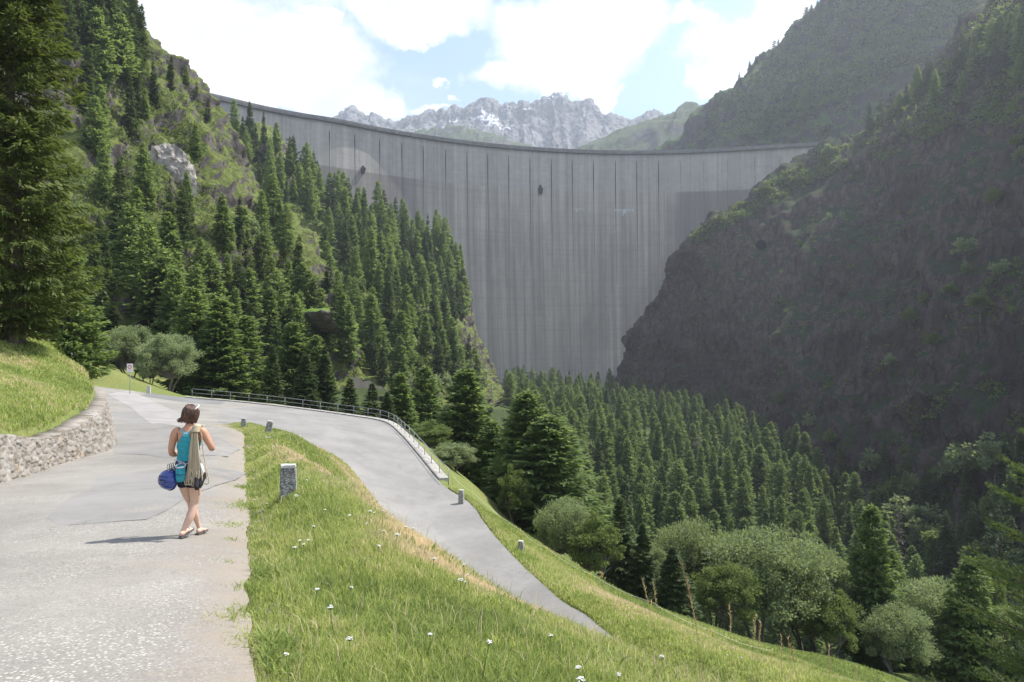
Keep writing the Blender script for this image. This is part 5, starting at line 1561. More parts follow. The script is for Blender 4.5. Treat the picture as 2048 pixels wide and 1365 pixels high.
for k in range(npost + 1):
    p = on_rail(sgr[-1] * k / npost)
    mb = MB(); mb.tube([p + np.array([0, 0, -0.15]), p + np.array([0, 0, 0.80])], 0.024, 6); rail_part(mb, 'post')
for hh in (0.80, 0.42):
    mb = MB(); mb.tube([on_rail(s) + np.array([0, 0, hh]) for s in np.linspace(0, sgr[-1], npost * 2 + 1)], 0.025 if hh > 0.5 else 0.019, 6); rail_part(mb, 'rail')

# ================================================================ BOLLARDS
def granite(name, dark):
    m, t = new_mat(name)
    tc = t.n('ShaderNodeTexCoord').outputs['Object']
    vo = t.n('ShaderNodeTexVoronoi', {'Vector': tc, 'Scale': 60.0})
    g_ = t.n('ShaderNodeSeparateColor', {0: vo.outputs['Color']}).outputs[0]
    c = t.mix(t.ramp(g_, 0.3, 0.8), tuple(0.16 * k for k in (1, 1, 0.98)), tuple(0.46 * k for k in (1, 0.98, 0.94)))
    c = t.mix(t.ramp(t.noise(9, tc, detail=6, rough=0.8), 0.5, 0.62), c, (0.09, 0.09, 0.085))
    c = t.mix(t.math('MULTIPLY', t.ramp(t.noise(3.5, tc, detail=5), 0.55, 0.7), 0.5), c, (0.36, 0.33, 0.2))
    b = t.n('ShaderNodeBump', {'Strength': 0.7, 'Distance': 0.01, 'Height': t.noise(40, tc, detail=6)})
    t.surf(t.n('ShaderNodeBsdfPrincipled', {'Base Color': c, 'Roughness': 0.85, 'Normal': b.outputs[0]}))
    return m
M_gran = granite('speckled granite', 0)
M_lich = simple_mat('whitewashed stone', (0.48, 0.47, 0.44), 0.9, 0.15, 25, bump=0.3)
def block_mesh(seed, w_, d_, h_, mat, z0=0.0, top=0.86):
    bm = bmesh.new(); bmesh.ops.create_cube(bm, size=1.0)
    bmesh.ops.bevel(bm, geom=bm.edges[:], offset=0.07, segments=2, affect='EDGES')
    bmesh.ops.subdivide_edges(bm, edges=bm.edges[:], cuts=2, use_grid_fill=True)
    for v in bm.verts:
        k = 1 + (top - 1) * (v.co.z + 0.5)
        q_ = np.array([[v.co.x, v.co.y, v.co.z]])
        n1 = float(fbm(q_, 0.35, 4, s=seed)[0]); n2 = float(fbm(q_ + 5, 0.35, 4, s=seed)[0])
        v.co = Vector((v.co.x * w_ * k * (1 + 0.07 * n1), v.co.y * d_ * k * (1 + 0.07 * n2), (v.co.z + 0.5) * h_ + z0 + 0.012 * n2))
    me = bpy.data.meshes.new('block'); bm.to_mesh(me); bm.free(); me.materials.append(mat)
    return me
BOLL = [(578, 930, 11.6, 0.275, 0.0, 0.0, 'nearest grey granite bollard, waist of it sunk in flowering grass on the bank'),
        (537, 875, 25.5, 0.27, 0.02, 0.0, 'upright granite bollard on the bank just below the leaning one'),
        (534, 842, 33.0, 0.30, 0.22, 0.0, 'leaning granite bollard on the inside of the bend'),
        (488, 837, 39.0, 0.27, 0.0, 0.0, 'small distant bollard at the grassy tip inside the hairpin'),
        (923, 980, 38.2, 0.29, 0.0, 0.0, 'short pale bollard on the verge just below the end of the railing'),
        (1042, 1082, 32.2, 0.26, 0.0, 0.0, 'pale bollard on the verge halfway down the lower road'),
        (298, 772, 66.5, 0.36, 0.0, 0.0, 'pale stone post at the kerb between the road sign and the railing')]
for i, (px, yt, D, w_, tilt, _z, lab) in enumerate(BOLL):
    x = (px - 1024) * D / F
    g0_ = gz(x, D) - 0.12
    h_ = P(px, yt, D)[2] - g0_
    root = empty('bollard', (x, D, g0_), 0.25 if i else 0.12)
    root.rotation_euler = (0.03, tilt, 0.2 - 0.5 * (i in (4, 5)))
    add_obj('post', block_mesh(i + 3, w_, w_ * 0.72, h_ - 0.03, M_gran if i != 6 else M_lich, 0, 0.84), root)
    add_obj('cap', block_mesh(i + 40, w_ * 0.85, w_ * 0.61, 0.045, M_lich, h_ - 0.035, 0.94), root)
    tag(root, lab, 'bollard', 'stone bollards along the road')

# ================================================================ ROAD SIGN
M_white = simple_mat('sign white', (0.75, 0.75, 0.74), 0.5)
M_red = simple_mat('sign red', (0.55, 0.05, 0.05), 0.5)
M_grey = simple_mat('sign grey', (0.25, 0.26, 0.28), 0.5)
D = 62.0
x = (260 - 1024) * D / F
z = gz(x, D)
zt = P(260, 728, D)[2]
root = tag(empty('road_sign', (x, D, z)), 'white rectangular road sign with a red ring on a thin pole before the bushes', 'road sign')
hz_ = zt - z
mb = MB(); mb.tube([(0, 0.03, -0.3), (0, 0.03, hz_ - 0.05)], 0.03, 8); mb.build('pole', M_steel, root, True)
mb = MB(); mb.box((0, -0.01, hz_ - 0.36), (0.50, 0.025, 0.72)); pn = mb.build('panel', M_white, root)
mb = MB(); mb.box((0, 0.008, hz_ - 0.36), (0.54, 0.02, 0.76)); mb.build('backing_frame', M_grey, root)
def ring(r0, r1, y, zc, mat, nm, par):
    vs, fs = [], []
    n = 32
    for k in range(n):
        a_ = 2 * math.pi * k / n
        for r_ in (r0, r1):
            vs.append((r_ * math.cos(a_), y, zc + r_ * math.sin(a_)))
            vs.append((r_ * math.cos(a_), y - 0.004, zc + r_ * math.sin(a_)))
    for k in range(n):
        a_, b_ = k * 4, ((k + 1) % n) * 4
        fs += [(a_ + 1, a_ + 3, b_ + 3, b_ + 1), (a_ + 2, a_, b_, b_ + 2), (a_ + 3, a_ + 2, b_ + 2, b_ + 3), (a_, a_ + 1, b_ + 1, b_)]
    mb = MB(); mb.add(vs, fs); return mb.build(nm, mat, par)
ring(0.125, 0.185, -0.026, hz_ - 0.27, M_red, 'red_ring', pn)
mb = MB()
mb.box((-0.05, -0.028, hz_ - 0.27), (0.02, 0.004, 0.12)); mb.box((0.05, -0.028, hz_ - 0.27), (0.02, 0.004, 0.12)); mb.box((0, -0.028, hz_ - 0.27), (0.10, 0.004, 0.018)); mb.box((0, -0.028, hz_ - 0.23), (0.06, 0.004, 0.018))
mb.build('pictogram', M_grey, pn)
mb = MB()
for k, wd in enumerate((0.36, 0.28)):
    mb.box((0, -0.028, hz_ - 0.54 - 0.07 * k), (wd, 0.004, 0.018))
mb.build('lettering', M_grey, pn)

# ================================================================ WIRE FENCE ON THE VERGE
M_yel = simple_mat('yellow plastic stake', (0.55, 0.42, 0.08), 0.6)
M_wire = simple_mat('pale fence cord', (0.75, 0.72, 0.62), 0.7)
fpts = [(905, 966, 42.6), (944, 985, 40.5), (1040, 1072, 34), (1092, 1112, 33), (1180, 1168, 31.2), (1300, 1232, 29.4), (1420, 1285, 28.2), (1540, 1325, 27.5)]
root = empty('cord_fence', P(1040, 1072, 34))
MIf = Matrix.Translation(-root.location)
tops = []
for (px, py, D) in fpts:
    x = (px - 1024) * D / F
    z = gz(x, D)
    mb = MB(); mb.tube([(x, D, z - 0.1), (x + 0.03, D, z + 0.62)], 0.014, 5)
    o = mb.build('stake', M_yel, root, True); o.matrix_parent_inverse = MIf
    tops.append(np.array([x + 0.03, D, z + 0.55]))
pts = []
for a, b in zip(tops[:-1], tops[1:]):
    for k in range(8):
        u = k / 8
        p = a + (b - a) * u; p[2] -= 0.12 * 4 * u * (1 - u); pts.append(tuple(p))
pts.append(tuple(tops[-1]))
mb = MB(); mb.tube(pts, 0.004, 4); o = mb.build('cord', M_wire, root); o.matrix_parent_inverse = MIf
tag(root, 'thin pale cord fence on yellow stakes along the verge of the lower road', 'fence')

# ================================================================ GRASS AND FLOWERS
def grass_mat():
    m, t = new_mat('grass blades')
    k = t.n('ShaderNodeAttribute', attribute_name='hue').outputs['Fac']
    r1 = t.n('ShaderNodeValToRGB', {0: k})
    cr = r1.color_ramp
    for i, (p, c) in enumerate([(0.0, (0.12, 0.165, 0.05)), (0.35, (0.25, 0.32, 0.08)), (0.6, (0.40, 0.45, 0.13)), (0.78, (0.44, 0.41, 0.20)), (0.9, (0.58, 0.47, 0.30)), (1.0, (0.68, 0.54, 0.38))]):
        e = cr.elements[i] if i < 2 else cr.elements.new(p)
        e.position = p; e.color = (*c, 1)
    d = t.n('ShaderNodeBsdfPrincipled', {'Base Color': r1.outputs[0], 'Roughness': 0.55, 'Specular IOR Level': 0.3})
    tr = t.n('ShaderNodeBsdfTranslucent', {'Color': t.mix(0.5, r1.outputs[0], (0.30, 0.33, 0.10), 'ADD')})
    t.surf(t.n('ShaderNodeMixShader', {0: 0.42, 1: d.outputs[0], 2: tr.outputs[0]}))
    return m
M_grass = grass_mat()

def blades(xy, h, wd, hue, rr, lean=0.5):
    n = len(xy)
    z = ground_z(xy)
    base = np.column_stack([xy, z - 0.02])
    a = rr.rand(n) * 2 * np.pi
    ld = np.column_stack([np.cos(a), np.sin(a)]) * (lean * h * (0.2 + 0.8 * rr.rand(n)))[:, None]
    sa = rr.rand(n) * np.pi
    sd_ = np.column_stack([np.cos(sa), np.sin(sa), np.zeros(n)]) * (wd / 2)[:, None]
    mid = base + np.column_stack([ld * 0.35, h * 0.6])
    tip = base + np.column_stack([ld, h * (0.95 - 0.25 * rr.rand(n))])
    V = np.stack([base - sd_, base + sd_, mid + sd_ * 0.8, mid - sd_ * 0.8, tip], axis=1).reshape(-1, 3)
    i = np.arange(n)[:, None] * 5
    q4 = np.hstack([i, i + 1, i + 2, i + 3]); t3 = np.hstack([i + 3, i + 2, i + 4])
    return V, q4, t3, np.repeat(hue, 5)

def lip_dist(xy): return seg_dist(xy, lip, closed=False)
def er_x(y): return 0.1 - 0.38 * y
rr = np.random.RandomState(3)
parts = []
def add_blades(xy, h, wd, hue, lean=0.5):
    parts.append(blades(xy, h, wd, np.clip(hue, 0, 1), rr, lean))
def hue_at(xy, base=0.50):
    p3 = np.column_stack([xy, np.zeros(len(xy))])
    big = fbm(p3, 2.2, 4, s=60); sm = fbm(p3, 0.35, 3, s=61)
    return base + 0.38 * big + 0.28 * sm + 0.17 * rr.randn(len(xy))
# meadow on the bank
N1 = 330000
D_ = 3.2 * (44 / 3.2) ** (rr.rand(N1) ** 1.15)
side = rr.rand(N1)
width_ = np.interp(D_, [3, 8, 20, 30, 38, 44], [6.0, 5.2, 5.5, 6.5, 5.5, 3.0])
xs_ = er_x(D_) - 0.25 + side * width_ + 0.2 * rr.randn(N1) * (side < 0.1)
xyb = np.column_stack([xs_, D_])
ins = inside(xyb, [tuple(p[:2]) for p in rough_edge(ROAD_POLY, 0.13, 0.12)])
edge_tuft = fbm(np.column_stack([xyb, np.zeros(len(xyb))]), 0.5, 3, s=44) > 0.12
xyb = xyb[(~ins) | (edge_tuft & (seg_dist(xyb, [tuple(p[:2]) for p in er], False) < 0.28) & (xyb[:, 1] < 40))]
dl = lip_dist(xyb)
dist = np.hypot(xyb[:, 0], xyb[:, 1])
p3 = np.column_stack([xyb, np.zeros(len(xyb))])
hn = 0.5 + 0.5 * fbm(p3, 1.1, 3, s=70)
dryk = 1.5 * np.clip(1.15 - dl / 1.0, 0, 1) * (xyb[:, 1] > 8.6) * (xyb[:, 1] < 24) + np.clip(1 - seg_dist(xyb, [tuple(p[:2]) for p in inn], False) / 1.0, 0, 1)
hb = (0.08 + 0.15 * hn) * (0.6 + 0.7 * rr.rand(len(xyb))) * np.clip(0.55 + dl / 2, 0, 1)
hb *= np.clip((xyb[:, 0] - er_x(xyb[:, 1])) / 0.7 + 0.35, 0.3, 1)
wb = 0.0035 + 0.00085 * dist
hue = hue_at(xyb) + dryk * (0.38 + 0.2 * rr.rand(len(xyb)))
add_blades(xyb, hb, wb, hue)
# taller dry stalks and seeding grass mixed in
Ns = 3500
Ds_ = 3.4 * (40 / 3.4) ** (rr.rand(Ns) ** 1.1)
sx_ = np.column_stack([er_x(Ds_) + 0.2 + rr.rand(Ns) * 6, Ds_]); sx_ = sx_[~inside(sx_, ROAD_POLY)]
add_blades(sx_, 0.16 + 0.22 * rr.rand(len(sx_)), 0.0026 + 0.0006 * np.hypot(sx_[:, 0], sx_[:, 1]), 0.72 + 0.25 * rr.rand(len(sx_)), 0.7)
# broad-leaved weeds in darker clumps
Nw = 26000
Ds_ = 3.4 * (34 / 3.4) ** (rr.rand(Nw) ** 1.1)
wx_ = np.column_stack([er_x(Ds_) + 0.05 + rr.rand(Nw) ** 1.6 * 5, Ds_]); wx_ = wx_[~inside(wx_, ROAD_POLY)]
wx_ = wx_[fbm(np.column_stack([wx_, np.zeros(len(wx_))]), 0.8, 3, s=171) > 0.08]
add_blades(wx_, 0.07 + 0.10 * rr.rand(len(wx_)), 0.012 + 0.0012 * np.hypot(wx_[:, 0], wx_[:, 1]), 0.12 + 0.2 * rr.rand(len(wx_)), 1.1)
# edge weeds and tufts creeping over the asphalt
for (px, py, rad, nbl) in [(480, 1012, 0.55, 900), (492, 978, 0.4, 500), (455, 1050, 0.22, 260), (462, 1082, 0.12, 100), (443, 1128, 0.13, 120), (450, 1240, 0.20, 260), (480, 1228, 0.22, 260), (510, 1180, 0.2, 260), (515, 1290, 0.25, 320), (430, 852, 1.6, 900), (455, 858, 1.3, 700), (120, 922, 0.3, 240), (60, 945, 0.3, 240), (165, 903, 0.35, 240), (225, 890, 0.3, 150), (20, 958, 0.3, 200)]:
    c = np.array(gp(px, py))
    q_ = c + rr.randn(nbl, 2) * rad * np.array([0.55, 0.55])
    dd = np.hypot(c[0], c[1])
    zf = (0.05 + 0.09 * rr.rand(nbl))
    add_blades(q_, zf, np.full(nbl, 0.004 + 0.0009 * dd), hue_at(q_, 0.36 + 0.12 * rr.rand()), 0.9)
# verge and meadow beyond the lower road
N2 = 190000
k = rr.randint(0, len(ou) - 1, N2)
oa = np.array(ou)[:, :2]
seg_y = (oa[:, 1] < 41.5)
cand_i = np.where(seg_y[:-1])[0]
k = cand_i[rr.randint(0, len(cand_i), N2)]
u = rr.rand(N2)[:, None]
pt = oa[k] * (1 - u) + oa[k + 1] * u
tg = oa[k + 1] - oa[k]; tg /= np.linalg.norm(tg, axis=1, keepdims=True)
nm = np.column_stack([-tg[:, 1], tg[:, 0]])
pt = pt + nm * (0.05 + np.where(pt[:, 1] < 34, 17.0, 5.5) * rr.rand(N2) ** 1.1)[:, None]
pt = pt[~inside(pt, ROAD_POLY)]
dd = np.hypot(pt[:, 0], pt[:, 1])
md = np.exp(-((pt - meadow_c) ** 2 / np.array([30, 14])).sum(1))
add_blades(pt, (0.10 + 0.14 * rr.rand(len(pt))), 0.004 + 0.0008 * dd, hue_at(pt, 0.5) + 0.38 * md, 0.6)
# rough lawn in front of the willow bushes, coloured darker for their shade
N5 = 60000
p5 = np.column_stack([4 + 24 * rr.rand(N5), 32 + 20 * rr.rand(N5)])
add_blades(p5, 0.10 + 0.2 * rr.rand(N5), 0.03 + 0.02 * rr.rand(N5), hue_at(p5, 0.22), 0.7)
# ragged dry fringe along the inner edge of the lower road
N4 = 30000
ia = np.array(inn)[:, :2]
k4 = rr.randint(0, len(ia) - 8, N4); u4 = rr.rand(N4)[:, None]
p4 = ia[k4] * (1 - u4) + ia[k4 + 1] * u4
t4 = ia[k4 + 1] - ia[k4]; t4 /= np.linalg.norm(t4, axis=1, keepdims=True)
p4 = p4 + np.column_stack([t4[:, 1], -t4[:, 0]]) * (rr.rand(N4) * 1.6 - 0.15)[:, None]
p4 = p4[~inside(p4, ROAD_POLY)]
add_blades(p4, 0.10 + 0.15 * rr.rand(len(p4)), 0.004 + 0.0008 * np.hypot(p4[:, 0], p4[:, 1]), hue_at(p4, 0.62) + 0.15, 0.6)
# grassy bank above the stone wall and the verge by the sign
N3 = 110000
y3 = 13 + 32 * rr.rand(N3) ** 1.2
x3 = np.interp(y3, [8, 15.5, 20, 25.5, 32, 39, 45], [-10.0, -11.7, -13.4, -15.1, -18.8, -25, -33]) - rr.rand(N3) * np.interp(y3, [13, 30, 45], [3.5, 10, 10])
q3 = np.column_stack([x3, y3]); q3 = q3[inside(q3, BANK_POLY)]; q3 = q3[seg_dist(q3, [tuple(p[:2]) for p in wl], False) > 0.62]; x3, y3 = q3.T; N3 = len(q3)
dd = np.hypot(x3, y3)
bare = fbm(np.column_stack([q3, np.zeros(N3)]), 2.5, 4, s=90)
add_blades(q3, (0.08 + 0.12 * rr.rand(N3)), 0.004 + 0.0009 * dd, hue_at(q3, 0.46) + 0.25 * np.clip(bare * 2 - 0.3, 0, 1), 0.6)
V = np.vstack([p[0] for p in parts])
offs = np.cumsum([0] + [len(p[0]) for p in parts[:-1]])
q4 = np.vstack([p[1] + o_ for p, o_ in zip(parts, offs)]); t3 = np.vstack([p[2] + o_ for p, o_ in zip(parts, offs)])
hu = np.concatenate([p[3] for p in parts])
tag(add_obj('grass', np_mesh('grass', V, [q4, t3], [M_grass], attrs={'hue': hu})), kind='stuff')

# ---- flowers: white umbels and small heads, each a plant of its own
M_petal = simple_mat('white petals', (0.62, 0.62, 0.57), 0.7)
M_stem = simple_mat('flower stem', (0.12, 0.18, 0.05), 0.8)
M_straw = simple_mat('dry straw', (0.50, 0.38, 0.20), 0.8, 0.3, 30)
M_straw_r = simple_mat('reddish seed head', (0.36, 0.22, 0.12), 0.8, 0.3, 30)
def umbel(seed, hgt, rad, nhead):
    r = random.Random(seed)
    st = MB(); st.tube([(0, 0, 0), (0.01, 0.0, hgt * 0.6), (0.015, 0.01, hgt)], [0.004, 0.003, 0.002], 4)
    hd = MB()
    for k in range(nhead):
        a_ = 2.4 * k; q_ = rad * math.sqrt((k + 0.3) / nhead)
        c = (0.015 + q_ * math.cos(a_), 0.01 + q_ * math.sin(a_), hgt + 0.02 + r.uniform(-0.006, 0.006) - q_ * 0.15)
        st.tube([(0.015, 0.01, hgt - 0.01), c], 0.0012, 3, cap=False)
        s = 0.007
        pts = [(c[0] + s * math.cos(t_) * r.uniform(0.7, 1.2), c[1] + s * math.sin(t_), c[2] + r.uniform(-0.003, 0.003)) for t_ in (0, 1.05, 2.1, 3.14, 4.19, 5.24)]
        hd.add(pts + [(c[0], c[1], c[2] + 0.006), (c[0], c[1], c[2] - 0.004)], [(i, (i + 1) % 6, 6) for i in range(6)] + [((i + 1) % 6, i, 7) for i in range(6)])
    def mk(mb_, nm, mat):
        me = bpy.data.meshes.new(nm); me.from_pydata(mb_.v, [], mb_.f); me.materials.append(mat); return me
    return mk(st, 'stem', M_stem), mk(hd, 'bloom', M_petal)
UM = [umbel(1, 0.26, 0.020, 12), umbel(2, 0.22, 0.028, 16), umbel(3, 0.31, 0.015, 8)]
FL = [(622, 1070, 'a'), (602, 1085, 'a'), (610, 1078, 'a'), (632, 1062, 'a'), (598, 1092, 'a'), (752, 1088, 'b'), (768, 1050, 'b'), (790, 1062, 'b'), (813, 1050, 'b'), (824, 1057, 'b'), (757, 1032, 'b'), (736, 1028, 'b'), (738, 1014, 'b'), (765, 1014, 'b'), (700, 1015, 'b'), (646, 1005, 'c'), (515, 1000, 'c'), (540, 1010, 'c'), (605, 965, 'c'), (590, 982, 'c'), (708, 1170, 'd'), (630, 1165, 'd'),
      (868, 1108, 'b'), (928, 1125, 'b'), (940, 1132, 'b'), (922, 1150, 'b'), (934, 1158, 'd'), (1095, 1258, 'e'), (1165, 1310, 'e'), (1235, 1345, 'e'), (1340, 1285, 'e'), (1330, 1292, 'e'), (1455, 1322, 'e'), (1482, 1314, 'e'), (1150, 1340, 'e'), (1100, 1350, 'e'), (700, 1250, 'd'), (580, 1300, 'd'), (672, 1205, 'd'), (860, 1245, 'd'), (960, 1300, 'e'), (548, 905, 'c'), (560, 925, 'c'), (600, 920, 'c'), (575, 900, 'c')]
FT = {'a': 'in the cluster right of the walker', 'b': 'by the dry strip on the bank lip', 'c': 'close around the granite bollards', 'd': 'amid the lush foreground grass', 'e': 'in the bottom right meadow'}
def gpm(px, py, lift=0.0):
    """where the ground (grass top at height lift) is seen"""
    u_, v_ = img_dir(px, py)
    Dd = np.linspace(3, 60, 1140)
    zz = ground_z(np.column_stack([u_ * Dd, Dd])) + lift
    kk = np.argmax(zz - v_ * Dd > 0)
    return u_ * Dd[kk], Dd[kk]
ra = random.Random(8)
for i, (px, py, zn) in enumerate(FL):
    st, hd = UM[ra.randrange(3)]
    x, y = gpm(px, py, 0.3)
    root = empty('wildflower', (x, y, gz(x, y)), ra.uniform(0, 6))
    sc = ra.uniform(0.75, 1.1) * (1 if y < 14 else 1.35)
    root.scale = (sc, sc, sc); root.rotation_euler = (ra.uniform(-0.15, 0.15), ra.uniform(-0.15, 0.15), ra.uniform(0, 6))
    add_obj('stem', st, root); add_obj('bloom', hd, root)
    tag(root, ('low ' if sc < 0.93 else 'tall ') + 'white umbel flower ' + FT[zn], 'flower', 'white flowers ' + FT[zn])
# ---- tall dry grass stalks standing against the dark bushes
STK = [((1400, 1268), (1361, 1124), 1, 'tallest reddish seeding grass stalk bending left before the round bushes'), ((1308, 1200), (1285, 1159), 0, 'thin dry stalk bending left, the left one of a close pair'), ((1318, 1222), (1306, 1159), 0, 'upright dry stalk, the right one of a close pair'),
       ((1404, 1250), (1378, 1192), 0, 'shorter pale stalk crossing the tallest one'), ((1464, 1294), (1459, 1208), 0, 'straight dry stalk between the tallest one and a leaning pair'), ((1503, 1306), (1512, 1229), 0, 'dry stalk with a full ear leaning right over the meadow'), ((1512, 1310), (1522, 1244), 0, 'dry stalk closely right of the one with a full ear'),
       ((1563, 1313), (1562, 1270), 0, 'short straight dry stalk near the lower edge of the meadow'), ((1602, 1328), (1574, 1273), 1, 'reddish bent stalk near the lower right of the meadow'), ((1658, 1338), (1658, 1288), 0, 'dry stalk in front of the foot of the lone larch'), ((1713, 1365), (1713, 1330), 0, 'rightmost dry stalk at the bottom edge'), ((1208, 1190), (1202, 1145), 0, 'yellow stalk on the verge left of the dark spruce')]
for i, (b0, t0, red, lab) in enumerate(STK):
    D = 7.2 if i < 11 else 30
    B = np.array(P(b0[0], b0[1], D)); T = np.array(P(t0[0], t0[1], D))
    gzv = gz(B[0], D)
    if i < 11: B = np.array([B[0], D, gzv])
    root = empty('grass_stalk', tuple(B))
    Tm = T - B
    if Tm[2] < 0.2: Tm = Tm + np.array([0, 0, 0.2])
    mb = MB()
    cv = [tuple(Tm * np.array([k_ ** 2.2, 0, k_])) for k_ in (0, 0.25, 0.5, 0.75, 0.9, 1.0)]
    k0 = D / 7.2
    mb.tube(cv, [0.0035 * k0, 0.003 * k0, 0.0026 * k0, 0.0022 * k0, 0.002 * k0, 0.001 * k0], 4)
    mb.build('stem', M_straw_r if red else M_straw, root)
    mb = MB()
    rr2 = random.Random(i)
    for q_ in range(26):
        k_ = 0.72 + 0.28 * q_ / 26
        c = Tm * np.array([k_ ** 2.2, 0, k_])
        d_ = Vector((rr2.uniform(-1, 1), rr2.uniform(-1, 1), rr2.uniform(0.4, 1.4))).normalized() * (0.03 if not red else 0.045) * k0
        mb.tube([tuple(c), tuple(Vector(c) + d_)], [0.004 * k0, 0.0012 * k0], 3)
    mb.build('seed_head', M_straw_r if red else M_straw, root)
    tag(root, lab, 'grass stalk', 'dry stalks standing above the meadow')

# ================================================================ THE TWO FOREGROUND SPRUCES
x, y = (28 - 1024) * 31.0 / F, 31.0
z = gz(x, y)
root = empty('spruce_tree', (x, y, z - 0.2))
v, f, mb = conifer(200, 27.0, 3.15, 0.035, 620, 165, 0.34, 0.085, hang=0.75, top_slope=0.3, bot_slope=-0.42, power=0.55, limb_r=0.03, tw=0.11, gaps=0.22)
add_obj('crown', np_mesh('crown', v, f, [M_spruce_l]), root)
mb.build('trunk', M_bark, root)
tag(root, 'huge dark spruce filling the left edge of the photo above the grassy bank', 'spruce')
near_tree('larch', (-24.0, 38.5, gz(-24.0, 38.5) - 0.2), 8.0, 'bright green larch with long drooping branches right behind the huge left spruce', 1.5, var=2)

def needle_spruce(loc, H, Rm, seed, label):
    r = np.random.RandomState(seed)
    nb = 120
    t_ = np.sort(r.rand(nb))
    hz_ = H * (0.05 + 0.93 * t_)
    az = np.arange(nb) * 2.39996
    Lb = Rm * ((1 - t_) ** 0.75 + 0.04) * (0.8 + 0.35 * r.rand(nb))
    mbw = MB()
    mbw.tube([(0, 0, -0.4), (0, 0, H * 0.5), (0, 0, H)], [0.13, 0.08, 0.01], 8)
    bs, ds, Ls, rd = [], [], [], []        # twigs: base, direction, length
    for i in range(nb):
        o_ = np.array([math.cos(az[i]), math.sin(az[i]), 0]); l_ = np.array([-math.sin(az[i]), math.cos(az[i]), 0])
        s0 = -0.30 + 0.75 * t_[i]
        def bp(u): return o_ * u * Lb[i] + np.array([0, 0, hz_[i] + s0 * u * Lb[i] + 0.25 * Lb[i] * u * u])
        mbw.tube([bp(0), bp(0.4), bp(0.8), bp(1.0)], [0.02, 0.013, 0.007, 0.003], 4, cap=False)
        n_t = int(7 + Lb[i] * 13)
        for k in range(n_t):
            u = 0.22 + 0.76 * (k + r.rand() * 0.5) / n_t
            sg = 1 if k % 2 else -1
            tl = (0.55 * Lb[i] * (1 - u) + 0.13) * (0.75 + 0.4 * r.rand())
            tl = min(tl, 0.75)
            d0 = o_ * 0.75 + l_ * sg * 0.75 + np.array([0, 0, s0 + 0.25 + r.randn() * 0.1]); d0 /= np.linalg.norm(d0)
            b0 = bp(u)
            mbw.tube([b0, b0 + d0 * tl], [0.004, 0.002], 3, cap=False)
            bs.append(b0); ds.append(d0); Ls.append(tl)
            for j in range(int(tl / 0.10)):
                sg2 = 1 if j % 2 else -1
                uu = 0.25 + 0.7 * j / max(1, int(tl / 0.10))
                d1 = d0 * 0.75 + np.cross(d0, [0, 0, 1]) * sg2 * 0.7 + np.array([0, 0, 0.1 * r.randn()]); d1 /= np.linalg.norm(d1)
                bs.append(b0 + d0 * tl * uu); ds.append(d1); Ls.append(0.05 + 0.10 * r.rand())
        bs.append(bp(0.8)); d0 = bp(1.0) - bp(0.9); d0 /= np.linalg.norm(d0); ds.append(d0); Ls.append(0.2 * Lb[i] + 0.12)
    bs, ds, Ls = np.array(bs), np.array(ds), np.array(Ls)
    nn_ = np.maximum(8, (Ls * 300)).astype(int)
    ti = np.repeat(np.arange(len(bs)), nn_)
    m_ = len(ti)
    u = r.rand(m_)
    q_ = r.randn(m_, 3); dd_ = ds[ti]
    q_ -= dd_ * (q_ * dd_).sum(1)[:, None]; q_ /= np.linalg.norm(q_, axis=1, keepdims=True)
    nd = q_ * 0.85 + dd_ * 0.7 + np.array([0, 0, 0.15])
    base = bs[ti] + dd_ * (u * Ls[ti])[:, None]
    v, f = cards(base, nd, r.randn(m_, 3), np.full(m_, 0.028) * (0.8 + 0.5 * r.rand(m_)), np.full(m_, 0.0062))
    root = empty('spruce_tree', loc)
    add_obj('crown', np_mesh('crown', v, f, [M_needle]), root)
    mbw.build('trunk', M_bark, root)
    tag(root, label, 'spruce')
    return m_
M_needle = leaf_mat('close spruce needles', (0.05, 0.085, 0.03), (0.13, 0.19, 0.06), 0.35, scale=5.0)
needle_spruce((6.65, 7.4, gz(6.65, 7.4)), -gz(6.65, 7.4) + 1.2, 2.3, 5, 'close young spruce reaching into the right edge with bright needle tips')
# ================================================================ THE WALKER
PS = 0.95
PX, PY_ = (377 - 1024) * 8.72 / F, 8.72
PZ = float(road_z(np.array([[PX, PY_]]))[0]) + 0.015
person = empty('person', (PX, PY_, PZ))
person.scale = (PS * 0.95, PS, PS)
tag(person, 'woman seen from behind walking down the road in a turquoise tank top and dark shorts', 'person')

def ering(c, rx, ry, nrm, up, n=20):
    """ellipse of vertices around c, rx along side, ry along up x nrm"""
    nrm = Vector(nrm).normalized(); s = Vector(up).cross(nrm)
    if s.length < 1e-4: s = nrm.orthogonal()
    s.normalize(); q = nrm.cross(s)
    return [Vector(c) + s * rx * math.cos(2 * math.pi * k / n) + q * ry * math.sin(2 * math.pi * k / n) for k in range(n)]
def eloft(mb, rings):
    n = len(rings[0]); vs = [v for r_ in rings for v in r_]
    fs = []
    for i in range(len(rings) - 1):
        for k in range(n):
            fs.append((i * n + k, i * n + (k + 1) % n, (i + 1) * n + (k + 1) % n, (i + 1) * n + k))
    fs.append(tuple(range(n))[::-1]); fs.append(tuple((len(rings) - 1) * n + k for k in range(n)))
    mb.add(vs, fs)
def limb(mb, pts, rs, per=5, n=14):
    cp = catmull(pts, per); rr_ = catmull([(r_, r_, 0) if not isinstance(r_, tuple) else (*r_, 0) for r_ in rs], per)
    rings = []
    for i, p in enumerate(cp):
        d = Vector(cp[min(i + 1, len(cp) - 1)]) - Vector(cp[max(i - 1, 0)])
        rings.append(ering(p, max(0.002, rr_[i][0]), max(0.002, rr_[i][1]), d, (0, 1, 0.001), n))
    eloft(mb, rings)
